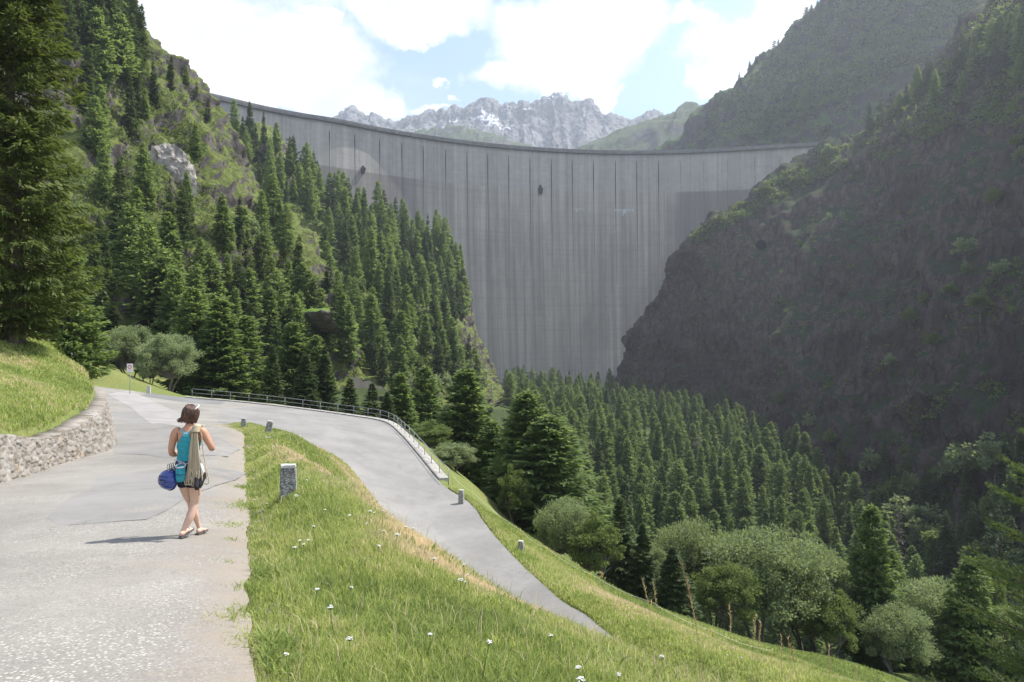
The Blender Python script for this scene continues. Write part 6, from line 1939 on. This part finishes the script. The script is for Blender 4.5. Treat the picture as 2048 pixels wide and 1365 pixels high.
def ball(mb, c, r3, n=14, m_=9):
    rings = []
    for i in range(1, m_):
        a_ = math.pi * i / m_
        rings.append([Vector((c[0] + r3[0] * math.sin(a_) * math.cos(2 * math.pi * k / n), c[1] + r3[1] * math.sin(a_) * math.sin(2 * math.pi * k / n), c[2] - r3[2] * math.cos(a_))) for k in range(n)])
    eloft(mb, rings)
def fuse(o, voxel, smooth=6):
    m_ = o.modifiers.new('fuse', 'REMESH'); m_.mode = 'VOXEL'; m_.voxel_size = voxel; m_.use_smooth_shade = True
    s_ = o.modifiers.new('soft', 'SMOOTH'); s_.factor = 0.5; s_.iterations = smooth

def skin_mat():
    m, t = new_mat('skin')
    tc = t.n('ShaderNodeTexCoord').outputs['Object']
    z_ = t.n('ShaderNodeSeparateXYZ', {0: tc}).outputs[2]
    tan = t.mix(t.ramp(z_, 0.62, 1.02), (0.62, 0.42, 0.32), (0.50, 0.26, 0.16))
    c = t.mix(t.math('MULTIPLY', t.ramp(t.noise(9, tc, detail=3), 0.35, 0.65), 0.3), tan, (0.55, 0.30, 0.22))
    t.surf(t.n('ShaderNodeBsdfPrincipled', {'Base Color': c, 'Roughness': 0.5, 'Subsurface Weight': 0.12, 'Subsurface Radius': (0.02, 0.008, 0.004), 'Subsurface Scale': 0.4, 'Specular IOR Level': 0.35}))
    return m
M_skin = skin_mat()
TX = 0.015
TORSO = [  # z, x centre, y centre, half width, half depth
    (0.70, 0.015, 0.02, 0.150, 0.105), (0.78, 0.012, 0.015, 0.168, 0.118), (0.86, 0.008, 0.01, 0.166, 0.115), (0.94, 0.0, 0.015, 0.145, 0.098), (1.02, -0.004, 0.02, 0.126, 0.086), (1.10, -0.003, 0.02, 0.130, 0.088),
    (1.19, 0.002, 0.02, 0.143, 0.096), (1.27, 0.008, 0.015, 0.152, 0.098), (1.335, 0.012, 0.01, 0.158, 0.085), (1.385, 0.012, 0.012, 0.125, 0.066), (1.42, 0.010, 0.018, 0.070, 0.056), (1.46, 0.008, 0.03, 0.050, 0.052), (1.50, 0.008, 0.04, 0.047, 0.05)]
mb = MB()
tr_ = catmull([(a, b, c) for a, b, c, _, _ in TORSO], 4); tw_ = catmull([(d, e, 0) for *_, d, e in TORSO], 4)
eloft(mb, [ering((p[1], p[2], p[0]), w_[0], w_[1], (0, 0, 1), (0, 1, 0), 28) for p, w_ in zip(tr_, tw_)])
for sx, x0 in ((-1, -0.035), (1, 0.055)):     # buttocks
    ball(mb, (x0 + sx * 0.03, -0.045, 0.80), (0.082, 0.085, 0.095))
# arms: shoulder, elbow, wrist
LA = [(-0.115, 0.01, 1.375), (-0.172, 0.01, 1.345), (-0.205, 0.005, 1.24), (-0.228, 0.01, 1.13), (-0.232, 0.05, 1.065), (-0.185, 0.15, 1.065), (-0.12, 0.235, 1.075)]
limb(mb, LA, [0.045, 0.055, 0.050, 0.042, 0.042, 0.038, 0.026])
RA = [(0.13, 0.01, 1.375), (0.195, 0.01, 1.352), (0.245, 0.02, 1.27), (0.285, 0.03, 1.19), (0.295, 0.065, 1.135), (0.24, 0.165, 1.15), (0.165, 0.235, 1.20)]
limb(mb, RA, [0.045, 0.056, 0.051, 0.044, 0.043, 0.038, 0.026])
def hand(mb, wrist, dirv, palm_n, s=1):
    d = Vector(dirv).normalized(); nrm = Vector(palm_n).normalized(); sd2 = d.cross(nrm).normalized(); nrm = sd2.cross(d)
    w0 = Vector(wrist)
    limb(mb, [w0 - d * 0.01, w0 + d * 0.045, w0 + d * 0.085], [(0.026, 0.016), (0.040, 0.016), (0.040, 0.013)], 3, 10)
    for k, (o_, L__) in enumerate(((-0.03, 0.068), (-0.010, 0.078), (0.011, 0.073), (0.031, 0.056))):
        b0 = w0 + d * 0.08 + sd2 * o_
        p1 = b0 + d * L__ * 0.45 - nrm * 0.010; p2 = p1 + (d * 0.55 - nrm * 0.75).normalized() * L__ * 0.35; p3 = p2 + (-nrm * 0.8 - d * 0.3).normalized() * L__ * 0.3
        limb(mb, [b0, p1, p2, p3], [0.0095, 0.009, 0.0082, 0.006], 3, 8)
    b0 = w0 + d * 0.03 - sd2 * 0.03 * s
    limb(mb, [b0, b0 + d * 0.03 - sd2 * 0.022 * s - nrm * 0.008, b0 + d * 0.06 - sd2 * 0.018 * s - nrm * 0.03], [0.012, 0.0105, 0.008], 3, 8)
hand(mb, (-0.115, 0.24, 1.075), (0.75, 0.5, -0.05), (0, 1, 0.3), 1)
hand(mb, (0.16, 0.24, 1.205), (-0.35, 0.05, 0.9), (0.1, -1, 0.1), 1)
# legs: the left leg (in front) and the right leg (nearer)
LL = [(-0.055, 0.015, 0.82), (-0.060, 0.05, 0.66), (-0.045, 0.11, 0.50), (-0.030, 0.15, 0.425), (-0.018, 0.17, 0.34), (-0.002, 0.215, 0.24), (0.010, 0.27, 0.12), (0.018, 0.295, 0.055)]
limb(mb, LL, [0.088, 0.080, 0.060, 0.050, 0.052, 0.050, 0.032, 0.030])
RL = [(0.085, 0.015, 0.82), (0.090, 0.02, 0.66), (0.082, 0.04, 0.50), (0.070, 0.045, 0.425), (0.056, 0.02, 0.34), (0.030, -0.015, 0.24), (-0.018, -0.055, 0.125), (-0.035, -0.065, 0.075)]
limb(mb, RL, [0.092, 0.086, 0.066, 0.055, 0.056, 0.054, 0.034, 0.031])
def foot(mb, heel, ang, pitch):
    M = Matrix.Rotation(ang, 3, 'Z') @ Matrix.Rotation(-pitch, 3, 'X')
    h0 = Vector(heel)
    def q(v): return h0 + M @ Vector(v)
    pts = [q((0, -0.03, 0.035)), q((0, 0.0, 0.036)), q((0, 0.07, 0.034)), q((0.004, 0.135, 0.024)), q((0.006, 0.185, 0.016))]
    cp = catmull(pts, 4); rs = catmull([(0.018, 0.02, 0), (0.032, 0.034, 0), (0.036, 0.030, 0), (0.044, 0.020, 0), (0.036, 0.012, 0)], 4)
    eloft(mb, [ering(p, r_[0], r_[1], M @ Vector((0, 1, 0)), M @ Vector((0, 0, 1)), 12) for p, r_ in zip(cp, rs)])
    for k, (ox, L__, r_) in enumerate(((-0.026, 0.040, 0.0115), (-0.006, 0.038, 0.0085), (0.010, 0.033, 0.008), (0.024, 0.027, 0.0075), (0.036, 0.020, 0.007))):
        limb(mb, [q((ox, 0.18, 0.014)), q((ox, 0.19 + L__ * 0.5, 0.014)), q((ox, 0.19 + L__, 0.008))], [r_, r_, r_ * 0.7], 2, 8)
    return q, M
qL, ML = foot(mb, (0.020, 0.275, -0.024), -0.02, 0.02)
qR, MR = foot(mb, (-0.030, -0.085, 0.035), -0.12, -0.2)
# neck and head, turned slightly to the right
limb(mb, [(0.008, 0.025, 1.40), (0.010, 0.035, 1.47), (0.014, 0.045, 1.53)], [0.055, 0.048, 0.050])
HC = Vector((0.016, 0.048, 1.598)); YAW = -0.45
HM = Matrix.Rotation(YAW, 3, 'Z') @ Matrix.Rotation(-0.08, 3, 'X')
def hp(v): return HC + HM @ Vector(v)
def hball(c, r3):
    rings = []
    for i in range(1, 12):
        a_ = math.pi * i / 12
        rings.append([hp((c[0] + r3[0] * math.sin(a_) * math.cos(2 * math.pi * k / 18), c[1] + r3[1] * math.sin(a_) * math.sin(2 * math.pi * k / 18), c[2] - r3[2] * math.cos(a_))) for k in range(18)])
    eloft(mb, rings)
hball((0, -0.008, 0.018), (0.073, 0.090, 0.085)); hball((0, 0.030, -0.028), (0.058, 0.062, 0.075)); hball((0, 0.052, -0.078), (0.030, 0.030, 0.026))
limb(mb, [hp((0, 0.088, 0.012)), hp((0, 0.104, -0.012)), hp((0, 0.110, -0.028)), hp((0, 0.092, -0.036))], [0.008, 0.010, 0.013, 0.010], 3, 10)
limb(mb, [hp((-0.022, 0.082, -0.058)), hp((0, 0.091, -0.056)), hp((0.022, 0.082, -0.058))], [0.005, 0.008, 0.005], 3, 8)
for sx in (-1, 1):
    limb(mb, [hp((sx * 0.072, -0.004, 0.018)), hp((sx * 0.080, -0.012, 0.004)), hp((sx * 0.074, -0.004, -0.026))], [(0.006, 0.012), (0.007, 0.015), (0.006, 0.008)], 3, 8)
    limb(mb, [hp((sx * 0.016, 0.080, 0.034)), hp((sx * 0.034, 0.080, 0.037)), hp((sx * 0.05, 0.066, 0.030))], [0.006, 0.007, 0.005], 3, 8)
body = mb.build('body', M_skin, person, True)
fuse(body, 0.0062, 5)
M_eye = simple_mat('eye', (0.75, 0.72, 0.68), 0.2); M_iris = simple_mat('brown iris', (0.08, 0.04, 0.02), 0.2)
for sx in (-1, 1):
    mb = MB(); c = hp((sx * 0.031, 0.079, 0.018)); ball(mb, c, (0.0125, 0.0125, 0.0115)); e_ = mb.build('eye', M_eye, person, True)
    mb = MB(); c = hp((sx * 0.031, 0.0895, 0.018)); ball(mb, c, (0.005, 0.003, 0.005)); mb.build('iris', M_iris, e_, True)

# hair: a shell of bob-length locks blown a little to the left
def hair_mat():
    m, t = new_mat('brown hair')
    tc = t.n('ShaderNodeTexCoord').outputs['Object']
    c = t.mix(t.ramp(t.noise(45, t.mapping(tc, (1, 1, 0.25)), detail=4), 0.35, 0.7), (0.045, 0.020, 0.014), (0.17, 0.085, 0.055))
    t.surf(t.n('ShaderNodeBsdfPrincipled', {'Base Color': c, 'Roughness': 0.38, 'Specular IOR Level': 0.6}))
    return m
M_hair = hair_mat()
mb = MB()
rh = random.Random(3)
ball(mb, HC + Vector((-0.004, -0.014, 0.028)), (0.082, 0.088, 0.084), 20, 14)
for i in range(420):
    a_ = rh.uniform(-2.75, 0.45) if rh.random() < 0.92 else rh.uniform(-3.3, 0.9)
    el = rh.uniform(0.0, 1.35)
    a_w = a_ + YAW * 0.6
    d0 = Vector((math.cos(a_w) * math.cos(el), math.sin(a_w) * math.cos(el), math.sin(el)))
    p0 = HC + Vector((-0.004, -0.014, 0.028)) + Vector((d0.x * 0.082, d0.y * 0.087, d0.z * 0.085))
    hz2 = Vector((math.cos(a_w), math.sin(a_w), 0))
    ln_ = rh.uniform(0.75, 1.05)
    bow = 0.094 + 0.012 * rh.random()
    left = max(0.0, -hz2.x)
    p1 = HC + hz2 * bow + Vector((0, 0, 0.03)) * (1 if el > 0.3 else 0.2)
    p2 = HC + hz2 * (bow + 0.006) + Vector((-0.010, 0, -0.055 * ln_))
    p3 = HC + hz2 * (0.082 + 0.050 * left * rh.random()) + Vector((-0.030 * left - 0.010 * rh.random(), -0.005, (-0.105 - 0.02 * rh.random()) * ln_ + 0.012 * left))
    p4 = p3 + Vector((-0.022 * left - hz2.x * 0.02 * (1 - left) + rh.uniform(-0.01, 0.01), rh.uniform(-0.01, 0.01), rh.uniform(-0.02, 0.006)))
    cp = catmull([p0, p1, p2, p3, p4] if el > 0.25 else [p1, p2, p3, p4], 3)
    k_ = len(cp)
    mb.tube([tuple(p) for p in cp], [0.0055 * (1 - 0.8 * (j / (k_ - 1)) ** 2) for j in range(k_)], 4)
mb.build('hair', M_hair, person, True)
# white sunglasses pushed up on the right of the head
mb = MB()
mb.tube([tuple(hp(v)) for v in ((0.060, 0.070, 0.085), (0.082, 0.035, 0.075), (0.094, -0.005, 0.052), (0.092, -0.04, 0.025))], [0.006, 0.0055, 0.005, 0.003], 6)
mb.tube([tuple(hp(v)) for v in ((0.060, 0.070, 0.085), (0.03, 0.092, 0.098), (-0.03, 0.092, 0.098), (-0.06, 0.070, 0.085))], [0.006, 0.008, 0.008, 0.006], 6)
mb.build('sunglasses', M_white, person, True)

# tank top: a shell over the torso with a racer back
M_teal = simple_mat('turquoise knit', (0.035, 0.30, 0.36), 0.85, 0.28, 70, bump=0.3)
M_tealp = simple_mat('pale turquoise strap', (0.25, 0.55, 0.62), 0.8)
M_blk = simple_mat('black strap', (0.03, 0.025, 0.03), 0.8)
def torso_at(z):
    zs = [a[0] for a in TORSO]
    return [float(np.interp(z, zs, [a[k] for a in TORSO])) for k in (1, 2, 3, 4)]
def torso_pt(th, z, ex):
    cx_, cy_, hw_, hd_ = torso_at(z)
    return Vector((cx_ + (hw_ + ex) * math.cos(th), cy_ + (hd_ + ex) * math.sin(th), z))
vs, fs, idx = [], [], {}
NTH, NZ = 96, 64
zs = [0.975 + (1.405 - 0.975) * j / NZ for j in range(NZ + 1)]
def worn(th, z):
    p = torso_pt(th, z, 0)
    x = p.x - 0.01
    back_ = math.sin(th) < 0
    if z < 1.195: return True
    if back_:
        half = np.interp(z, [1.19, 1.22, 1.26, 1.30, 1.335, 1.36], [0.155, 0.118, 0.078, 0.055, 0.042, 0.0])
        return abs(x) < half
    half = np.interp(z, [1.19, 1.25, 1.30, 1.36, 1.40], [0.16, 0.13, 0.115, 0.10, 0.09])
    neck = np.interp(z, [1.19, 1.27, 1.32, 1.40], [0.0, 0.0, 0.05, 0.065])
    return neck <= abs(x) < half
for j, z in enumerate(zs):
    for i in range(NTH):
        th = 2 * math.pi * i / NTH
        wv_ = 0.004 * math.sin(th * 9 + z * 40) + 0.003 * math.sin(z * 90 + th * 3)
        p = torso_pt(th, z, 0.010 + wv_ + (0.006 if z < 1.05 else 0))
        vs.append(p)
for j in range(NZ):
    for i in range(NTH):
        th = 2 * math.pi * (i + 0.5) / NTH
        if worn(th, (zs[j] + zs[j + 1]) / 2):
            fs.append((j * NTH + i, j * NTH + (i + 1) % NTH, (j + 1) * NTH + (i + 1) % NTH, (j + 1) * NTH + i))
mb = MB(); mb.add(vs, fs)
top = mb.build('tank_top', M_teal, person, True)
sm = top.modifiers.new('thick', 'SOLIDIFY'); sm.thickness = 0.004
def surf_strap(name, pts, w_, mat, par, ex=0.012):
    mb = MB()
    cp = []
    for (x, z) in catmull([(a, b) for a, b in pts], 6):
        cx_, cy_, hw_, hd_ = torso_at(z)
        q_ = max(-0.98, min(0.98, (x - cx_) / hw_))
        cp.append((x, cy_ - (hd_ + ex) * math.sqrt(1 - q_ * q_), z))
    mb.tube(cp, w_, 5)
    return mb.build(name, mat, par, True)
for a in ([(0.0, 1.30), (-0.035, 1.345), (-0.085, 1.388)], [(0.015, 1.32), (-0.02, 1.355), (-0.07, 1.395)], [(0.02, 1.30), (0.055, 1.345), (0.105, 1.388)], [(0.005, 1.32), (0.045, 1.36), (0.092, 1.395)], [(-0.02, 1.335), (0.01, 1.345), (0.04, 1.335)], [(-0.03, 1.315), (0.01, 1.325), (0.05, 1.315)]):
    surf_strap('strap', a, 0.0055, M_tealp, top)
for a in ([(-0.118, 1.19), (-0.124, 1.27), (-0.128, 1.34)], [(0.135, 1.19), (0.14, 1.27), (0.142, 1.34)]):
    surf_strap('bra_strap', a, 0.0055, M_blk, top, 0.006)
# shorts
M_short = simple_mat('dark shorts fabric', (0.018, 0.02, 0.035), 0.85, 0.3, 30)
mb = MB()
eloft(mb, [ering((a[1], a[2], a[0]), a[3] + 0.011, a[4] + 0.012, (0, 0, 1), (0, 1, 0), 28) for a in TORSO[0:5]])
for sx, x0 in ((-1, -0.035), (1, 0.055)):
    ball(mb, (x0 + sx * 0.03, -0.045, 0.80), (0.094, 0.097, 0.105))
limb(mb, LL[:1] + [(-0.060, 0.045, 0.70), (-0.060, 0.055, 0.665)], [0.10, 0.097, 0.098], 4, 18)
limb(mb, RL[:1] + [(0.088, 0.018, 0.70), (0.090, 0.02, 0.650)], [0.105, 0.102, 0.104], 4, 18)
sh = mb.build('shorts', M_short, person, True); fuse(sh, 0.007, 4)
# climbing harness: waist belt, leg loops, pale webbing
M_navy = simple_mat('navy webbing', (0.03, 0.045, 0.12), 0.8, 0.3, 40)
M_greyw = simple_mat('grey webbing', (0.42, 0.43, 0.45), 0.8)
har = None
mb = MB()
def belt(mb, z, ex, th_, hh, n=40, tilt=0.0):
    vs, fs = [], []
    for i in range(n):
        th = 2 * math.pi * i / n
        for dz, e in ((-hh, 0), (-hh, th_), (hh, th_), (hh, 0)):
            zz = z + dz + tilt * math.sin(th)
            vs.append(torso_pt(th, zz, ex + e))
    for i in range(n):
        for k in range(4):
            fs.append((i * 4 + k, ((i + 1) % n) * 4 + k, ((i + 1) % n) * 4 + (k + 1) % 4, i * 4 + (k + 1) % 4))
    mb.add(vs, fs)
belt(mb, 0.955, 0.014, 0.012, 0.035)
har = mb.build('harness', M_navy, person, True)
for (pts_, rr_) in ((LL, 0.104), (RL, 0.110)):
    mb = MB(); c = Vector(pts_[0]) * 0.25 + Vector(pts_[1]) * 0.75 + Vector((0, 0, 0.02))
    ring_ = [tuple(c + Vector((rr_ * math.cos(t_), rr_ * 1.02 * math.sin(t_) - 0.005, 0.022 * math.sin(t_)))) for t_ in [2 * math.pi * k / 24 for k in range(25)]]
    mb.tube(ring_, 0.012, 6); mb.build('leg_loop', M_navy, har, True)
for a in ([(-0.115, 0.985), (-0.05, 0.965), (0.0, 0.955), (0.05, 0.965), (0.115, 0.99)],):
    surf_strap('gear_loop', a, 0.007, M_greyw, har, 0.03)
for a in ((-0.05, 0.04), (0.06, 0.04)):
    mb = MB(); mb.tube([(a[0], -0.105, 0.93), (a[0] * 1.1, -0.14, 0.84), (a[0] * 1.2, -0.125, 0.73)], 0.005, 5); mb.build('riser', M_greyw, har, True)
# sandals
for q_, side in ((qL, 'l'), (qR, 'r')):
    mb = MB()
    bot, topv = [], []
    out = [(-0.030, -0.045), (0.030, -0.045), (0.036, 0.03), (0.046, 0.13), (0.048, 0.19), (0.030, 0.235), (-0.014, 0.245), (-0.038, 0.21), (-0.040, 0.13), (-0.034, 0.03)]
    vs = [q_((x, y, -0.010)) for x, y in out] + [q_((x, y, 0.006)) for x, y in out]
    n = len(out)
    mb.add(vs, [tuple(range(n))[::-1], tuple(range(n, 2 * n))] + [(i, (i + 1) % n, n + (i + 1) % n, n + i) for i in range(n)])
    s_ = mb.build('sandal', simple_mat('dark sandal', (0.10, 0.085, 0.08), 0.8), person)
    mb = MB(); mb.tube([tuple(q_(v)) for v in ((-0.040, 0.10, 0.0), (-0.030, 0.13, 0.045), (0.0, 0.175, 0.042), (0.038, 0.13, 0.042), (0.046, 0.10, 0.0))], 0.006, 5); mb.build('thong', M_greyw, s_, True)

def held(name, label, cat, parts_):
    """a thing carried by the walker: (mesh builder, part name, material) list in the walker's frame"""
    c = Vector((0, 0, 0)); n = 0
    for v in parts_[0][0].v: c += Vector(v); n += 1
    c /= n
    root = empty(name, (PX + c.x * PS * 0.95, PY_ + c.y * PS, PZ + c.z * PS))
    root.scale = (PS * 0.95, PS, PS)
    for i, (mb_, nm, mt_) in enumerate(parts_):
        mb_.v = [tuple(Vector(v) - c) for v in mb_.v]
        mb_.build(nm, mt_, root, True)
    return tag(root, label, cat)

# chalk bag
M_bag = simple_mat('turquoise nylon', (0.03, 0.27, 0.34), 0.7, 0.25, 25, bump=0.3)
b1 = MB(); bc = Vector((-0.012, -0.165, 0.86))
rings = []
for (z, r_) in ((-0.115, 0.030), (-0.110, 0.050), (-0.06, 0.060), (0.0, 0.063), (0.05, 0.062), (0.085, 0.060)):
    rings.append(ering(bc + Vector((0.0, -0.01, z)), r_, r_ * 0.8, (0, -0.15, 1), (0, 1, 0), 18))
eloft(b1, rings)
b2 = MB(); b2.tube([tuple(bc + Vector((0.062 * math.cos(t_), -0.012 + 0.052 * math.sin(t_), 0.085 + 0.018 * math.sin(t_)))) for t_ in [2 * math.pi * k / 24 for k in range(25)]], 0.009, 6)
b3 = MB(); b3.tube([tuple(bc + Vector(v)) for v in ((-0.05, 0.02, 0.08), (-0.02, 0.035, 0.12), (0.02, 0.035, 0.125), (0.05, 0.02, 0.08))], 0.006, 5)
b3.tube([tuple(bc + Vector(v)) for v in ((0.0, 0.04, 0.12), (-0.04, 0.04, 0.135), (-0.12, 0.05, 0.155))], 0.006, 5)
b4 = MB(); b4.tube([tuple(bc + Vector((0.066 * math.cos(t_), -0.012 + 0.056 * math.sin(t_), -0.02))) for t_ in [2 * math.pi * k / 24 for k in range(25)]], 0.004, 5)
held('chalk_bag', 'turquoise chalk bag with a pale rim hanging at the back of the walker', 'chalk bag', [(b1, 'pouch', M_bag), (b2, 'rim', M_greyw), (b3, 'cord', M_greyw), (b4, 'band', M_navy)])

# helmet on the left hip
def helmet_mat():
    m, t = new_mat('blue helmet shell')
    t.surf(t.n('ShaderNodeBsdfPrincipled', {'Base Color': (0.018, 0.045, 0.24, 1), 'Roughness': 0.22, 'Specular IOR Level': 0.6, 'Coat Weight': 0.4}))
    return m
h1 = MB(); hc = Vector((-0.205, -0.06, 0.75))
HMx = Vector((-0.50, -0.80, 0.10)).to_track_quat('Z', 'Y').to_matrix() * 1.22
def hq(v): return hc + HMx @ Vector(v)
rings = []
for i in range(9):
    a_ = math.pi / 2 * i / 9
    r_ = math.cos(a_) ** 0.8
    rings.append([hq((0.135 * r_ * math.cos(2 * math.pi * k / 24), 0.108 * r_ * math.sin(2 * math.pi * k / 24), 0.115 * math.sin(a_))) for k in range(24)])
rings.append([hq((0.01 * math.cos(2 * math.pi * k / 24), 0.01 * math.sin(2 * math.pi * k / 24), 0.117)) for k in range(24)])
eloft(h1, rings)
h2 = MB()
for (u0, v0, L__) in ((-0.055, 0.035, 0.05), (-0.01, 0.04, 0.05), (0.04, 0.035, 0.045), (-0.045, -0.035, 0.045), (0.01, -0.042, 0.05), (0.055, -0.02, 0.035), (-0.02, 0.0, 0.05), (0.035, 0.0, 0.04)):
    def hsurf(x, y): return hq((x, y, 0.1165 * math.sqrt(max(0, 1 - (x / 0.137) ** 2 - (y / 0.110) ** 2)) + 0.001))
    h2.tube([tuple(hsurf(u0, v0)), tuple(hsurf(u0 + L__ * 0.5, v0 * 1.05)), tuple(hsurf(u0 + L__, v0 * 0.9))], [0.004, 0.0075, 0.004], 6)
h3 = MB(); h3.tube([tuple(hq((0.137 * math.cos(t_), 0.110 * math.sin(t_), 0.002))) for t_ in [2 * math.pi * k / 30 for k in range(31)]], 0.006, 6)
h4 = MB(); h4.tube([tuple(hq((0.09, 0.07, 0.0))), tuple(hq((0.10, 0.13, 0.02))), (-0.13, -0.10, 0.93)], 0.006, 5)
held('climbing_helmet', 'glossy dark blue climbing helmet hanging at the left hip of the walker', 'helmet', [(h1, 'shell', helmet_mat()), (h2, 'vents', M_blk), (h3, 'rim', M_navy), (h4, 'chin_strap', M_blk)])

# rope in doubled coils over the right shoulder
def rope_mat():
    m, t = new_mat('beige climbing rope')
    tc = t.n('ShaderNodeTexCoord').outputs['Object']
    wv_ = t.n('ShaderNodeTexWave', {'Vector': t.mapping(tc, rot=(0.4, 0.5, 0)), 'Scale': 38.0, 'Distortion': 3.0, 'Detail': 1.0}).outputs['Fac']
    c = t.mix(t.ramp(wv_, 0.35, 0.75), (0.56, 0.46, 0.30), (0.30, 0.25, 0.19))
    t.surf(t.n('ShaderNodeBsdfPrincipled', {'Base Color': c, 'Roughness': 0.8}))
    return m
M_rope = rope_mat()
r1 = MB(); rq = random.Random(12)
for i in range(15):
    u = i / 14.0
    xt = 0.108 + 0.078 * u; xo = xt + rq.uniform(-0.006, 0.006)
    bz = 0.665 + rq.uniform(0, 0.05) + (0.08 if rq.random() < 0.25 else 0)
    xb = 0.055 + 0.19 * u + rq.uniform(-0.012, 0.012)
    w_ = rq.uniform(0.014, 0.026)
    dy = -0.015 * rq.random()
    pts = [(xo, 0.06, 1.405), (xo, 0.0, 1.440), (xo, -0.055, 1.425), (xo - 0.002, -0.100 + dy, 1.34), ((xo * 2 + xb) / 3, -0.118 + dy, 1.15), ((xo + 2 * xb) / 3, -0.125 + dy, 0.93), (xb - w_ * 0.5, -0.155 + dy, bz + 0.07), (xb + w_ * 0.1, -0.158 + dy, bz + 0.005), (xb + w_, -0.150 + dy, bz + 0.012), (xb + w_ * 1.3, -0.142 + dy, bz + 0.08), ((xo + 2 * xb) / 3 + w_ * 0.6, -0.118 + dy, 0.94), (xo + 0.006, -0.105 + dy, 1.25)]
    r1.tube([tuple(p) for p in catmull(pts, 5)], 0.0066, 6)
r2 = MB()
for k in range(7):        # wraps gathering the coils at the shoulder
    z = 1.405 - 0.010 * k
    r2.tube([(0.147 + 0.052 * math.cos(t_), -0.062 - 0.006 * k + 0.040 * math.sin(t_), z + 0.02 - 0.25 * 0.04 * math.sin(t_)) for t_ in [2 * math.pi * j / 20 for j in range(21)]], 0.0068, 6)
ball(r2, (0.148, -0.045, 1.425), (0.052, 0.06, 0.035))
r3 = MB()
r3.tube([tuple(p) for p in catmull([(0.20, -0.06, 1.36), (0.225, -0.05, 1.15), (0.265, -0.075, 0.98), (0.31, -0.10, 0.86), (0.335, -0.11, 0.74), (0.315, -0.12, 0.70), (0.28, -0.125, 0.715)], 6)], 0.0066, 6)
r3.tube([tuple(p) for p in catmull([(0.21, -0.06, 1.33), (0.235, -0.06, 1.12), (0.275, -0.085, 0.96), (0.30, -0.11, 0.84), (0.31, -0.12, 0.76)], 6)], 0.0066, 6)
held('climbing_rope', 'beige climbing rope coiled over the right shoulder of the walker', 'rope', [(r1, 'coils', M_rope), (r2, 'wraps', M_rope), (r3, 'loose_ends', M_rope)])

# climbing shoes and gear on the right hip
def shoe(mb, c, ang, s=1.0):
    M = Matrix.Rotation(ang, 3, 'Y') @ Matrix.Rotation(1.35, 3, 'X')
    pts = [(0, -0.10, 0.02), (0, -0.06, 0.03), (0, 0.0, 0.022), (0.004, 0.06, 0.012), (0.006, 0.10, 0.004)]
    rs = [(0.020, 0.025), (0.032, 0.038), (0.034, 0.030), (0.038, 0.020), (0.018, 0.010)]
    cp = catmull(pts, 4); rr_ = catmull([(a, b, 0) for a, b in rs], 4)
    eloft(mb, [ering(Vector(c) + M @ Vector(p), r_[0] * s, r_[1] * s, M @ Vector((0, 1, 0)), M @ Vector((0, 0, 1)), 12) for p, r_ in zip(cp, rr_)])
g1, g2, g3 = MB(), MB(), MB()
shoe(g1, (0.255, -0.115, 0.755), 0.25); shoe(g1, (0.205, -0.15, 0.735), -0.1)
g2.tube([(0.215, -0.08, 0.96), (0.24, -0.12, 0.93), (0.262, -0.12, 0.86), (0.245, -0.125, 0.80)], [0.012, 0.022, 0.020, 0.012], 6)
g3.tube([(0.205, -0.09, 0.80), (0.208, -0.12, 0.68), (0.21, -0.12, 0.56)], 0.0045, 5)
held('climbing_shoes', 'pair of dark climbing shoes clipped to the right hip of the walker', 'shoes', [(g1, 'uppers', M_blk), (g2, 'white_slings', M_white), (g3, 'pull_cord', M_blk)])
# quickdraws on the left hip
q1, q2 = MB(), MB()
for k in range(4):
    c = Vector((-0.175 - 0.012 * k, -0.02 - 0.035 * k, 0.925))
    for dz in (0.0, -0.115):
        q1.tube([tuple(c + Vector((0.017 * math.cos(t_) + 0.004 * k, 0.004 * math.sin(t_), 0.035 * math.sin(t_) + dz))) for t_ in [2 * math.pi * j / 16 for j in range(17)]], 0.0042, 5)
    q2.box(c + Vector((0.004 * k, 0, -0.058)), (0.016, 0.004, 0.075))
held('quickdraws', 'cluster of silver quickdraws hanging at the left hip above the helmet', 'climbing gear', [(q1, 'carabiners', M_steel), (q2, 'slings', M_greyw)])
ORD = ['leftmost', 'second from left', 'third from left', 'fourth from left', 'fifth from left', 'sixth from left', 'seventh from left', 'eighth from left', 'ninth from left', 'tenth from left', 'eleventh from left', 'twelfth from left', 'thirteenth from left', 'fourteenth from left', 'fifteenth from left', 'sixteenth from left']
_by = {}
for o in bpy.data.objects:
    if o.get('category') and o.get('label') and o.parent is None:
        _by.setdefault(o['label'], []).append(o)
for lab_, os_ in _by.items():
    if 1 < len(os_) <= 17 and len(lab_.split()) <= 13:
        os_.sort(key=lambda o: o.location.x / o.location.y)
        for k, o in enumerate(os_):
            o['label'] = lab_ + ', ' + (ORD[k] if k < len(os_) - 1 else 'rightmost')
# ================================================================ HAZE
hz0, hz1 = Vector((-1500, -150, -130)), Vector((1900, 3000, 1060))
mb = MB(); mb.box((hz0 + hz1) / 2, tuple(hz1 - hz0))
m, t = new_mat('mountain air')
vol = t.n('ShaderNodeVolumePrincipled', {'Color': (0.80, 0.88, 1.0, 1), 'Density': HAZE, 'Anisotropy': 0.45})
o = t.n('ShaderNodeOutputMaterial')
m.node_tree.links.new(vol.outputs[0], o.inputs['Volume'])
hz = mb.build('haze', m)
tag(hz, kind='stuff')
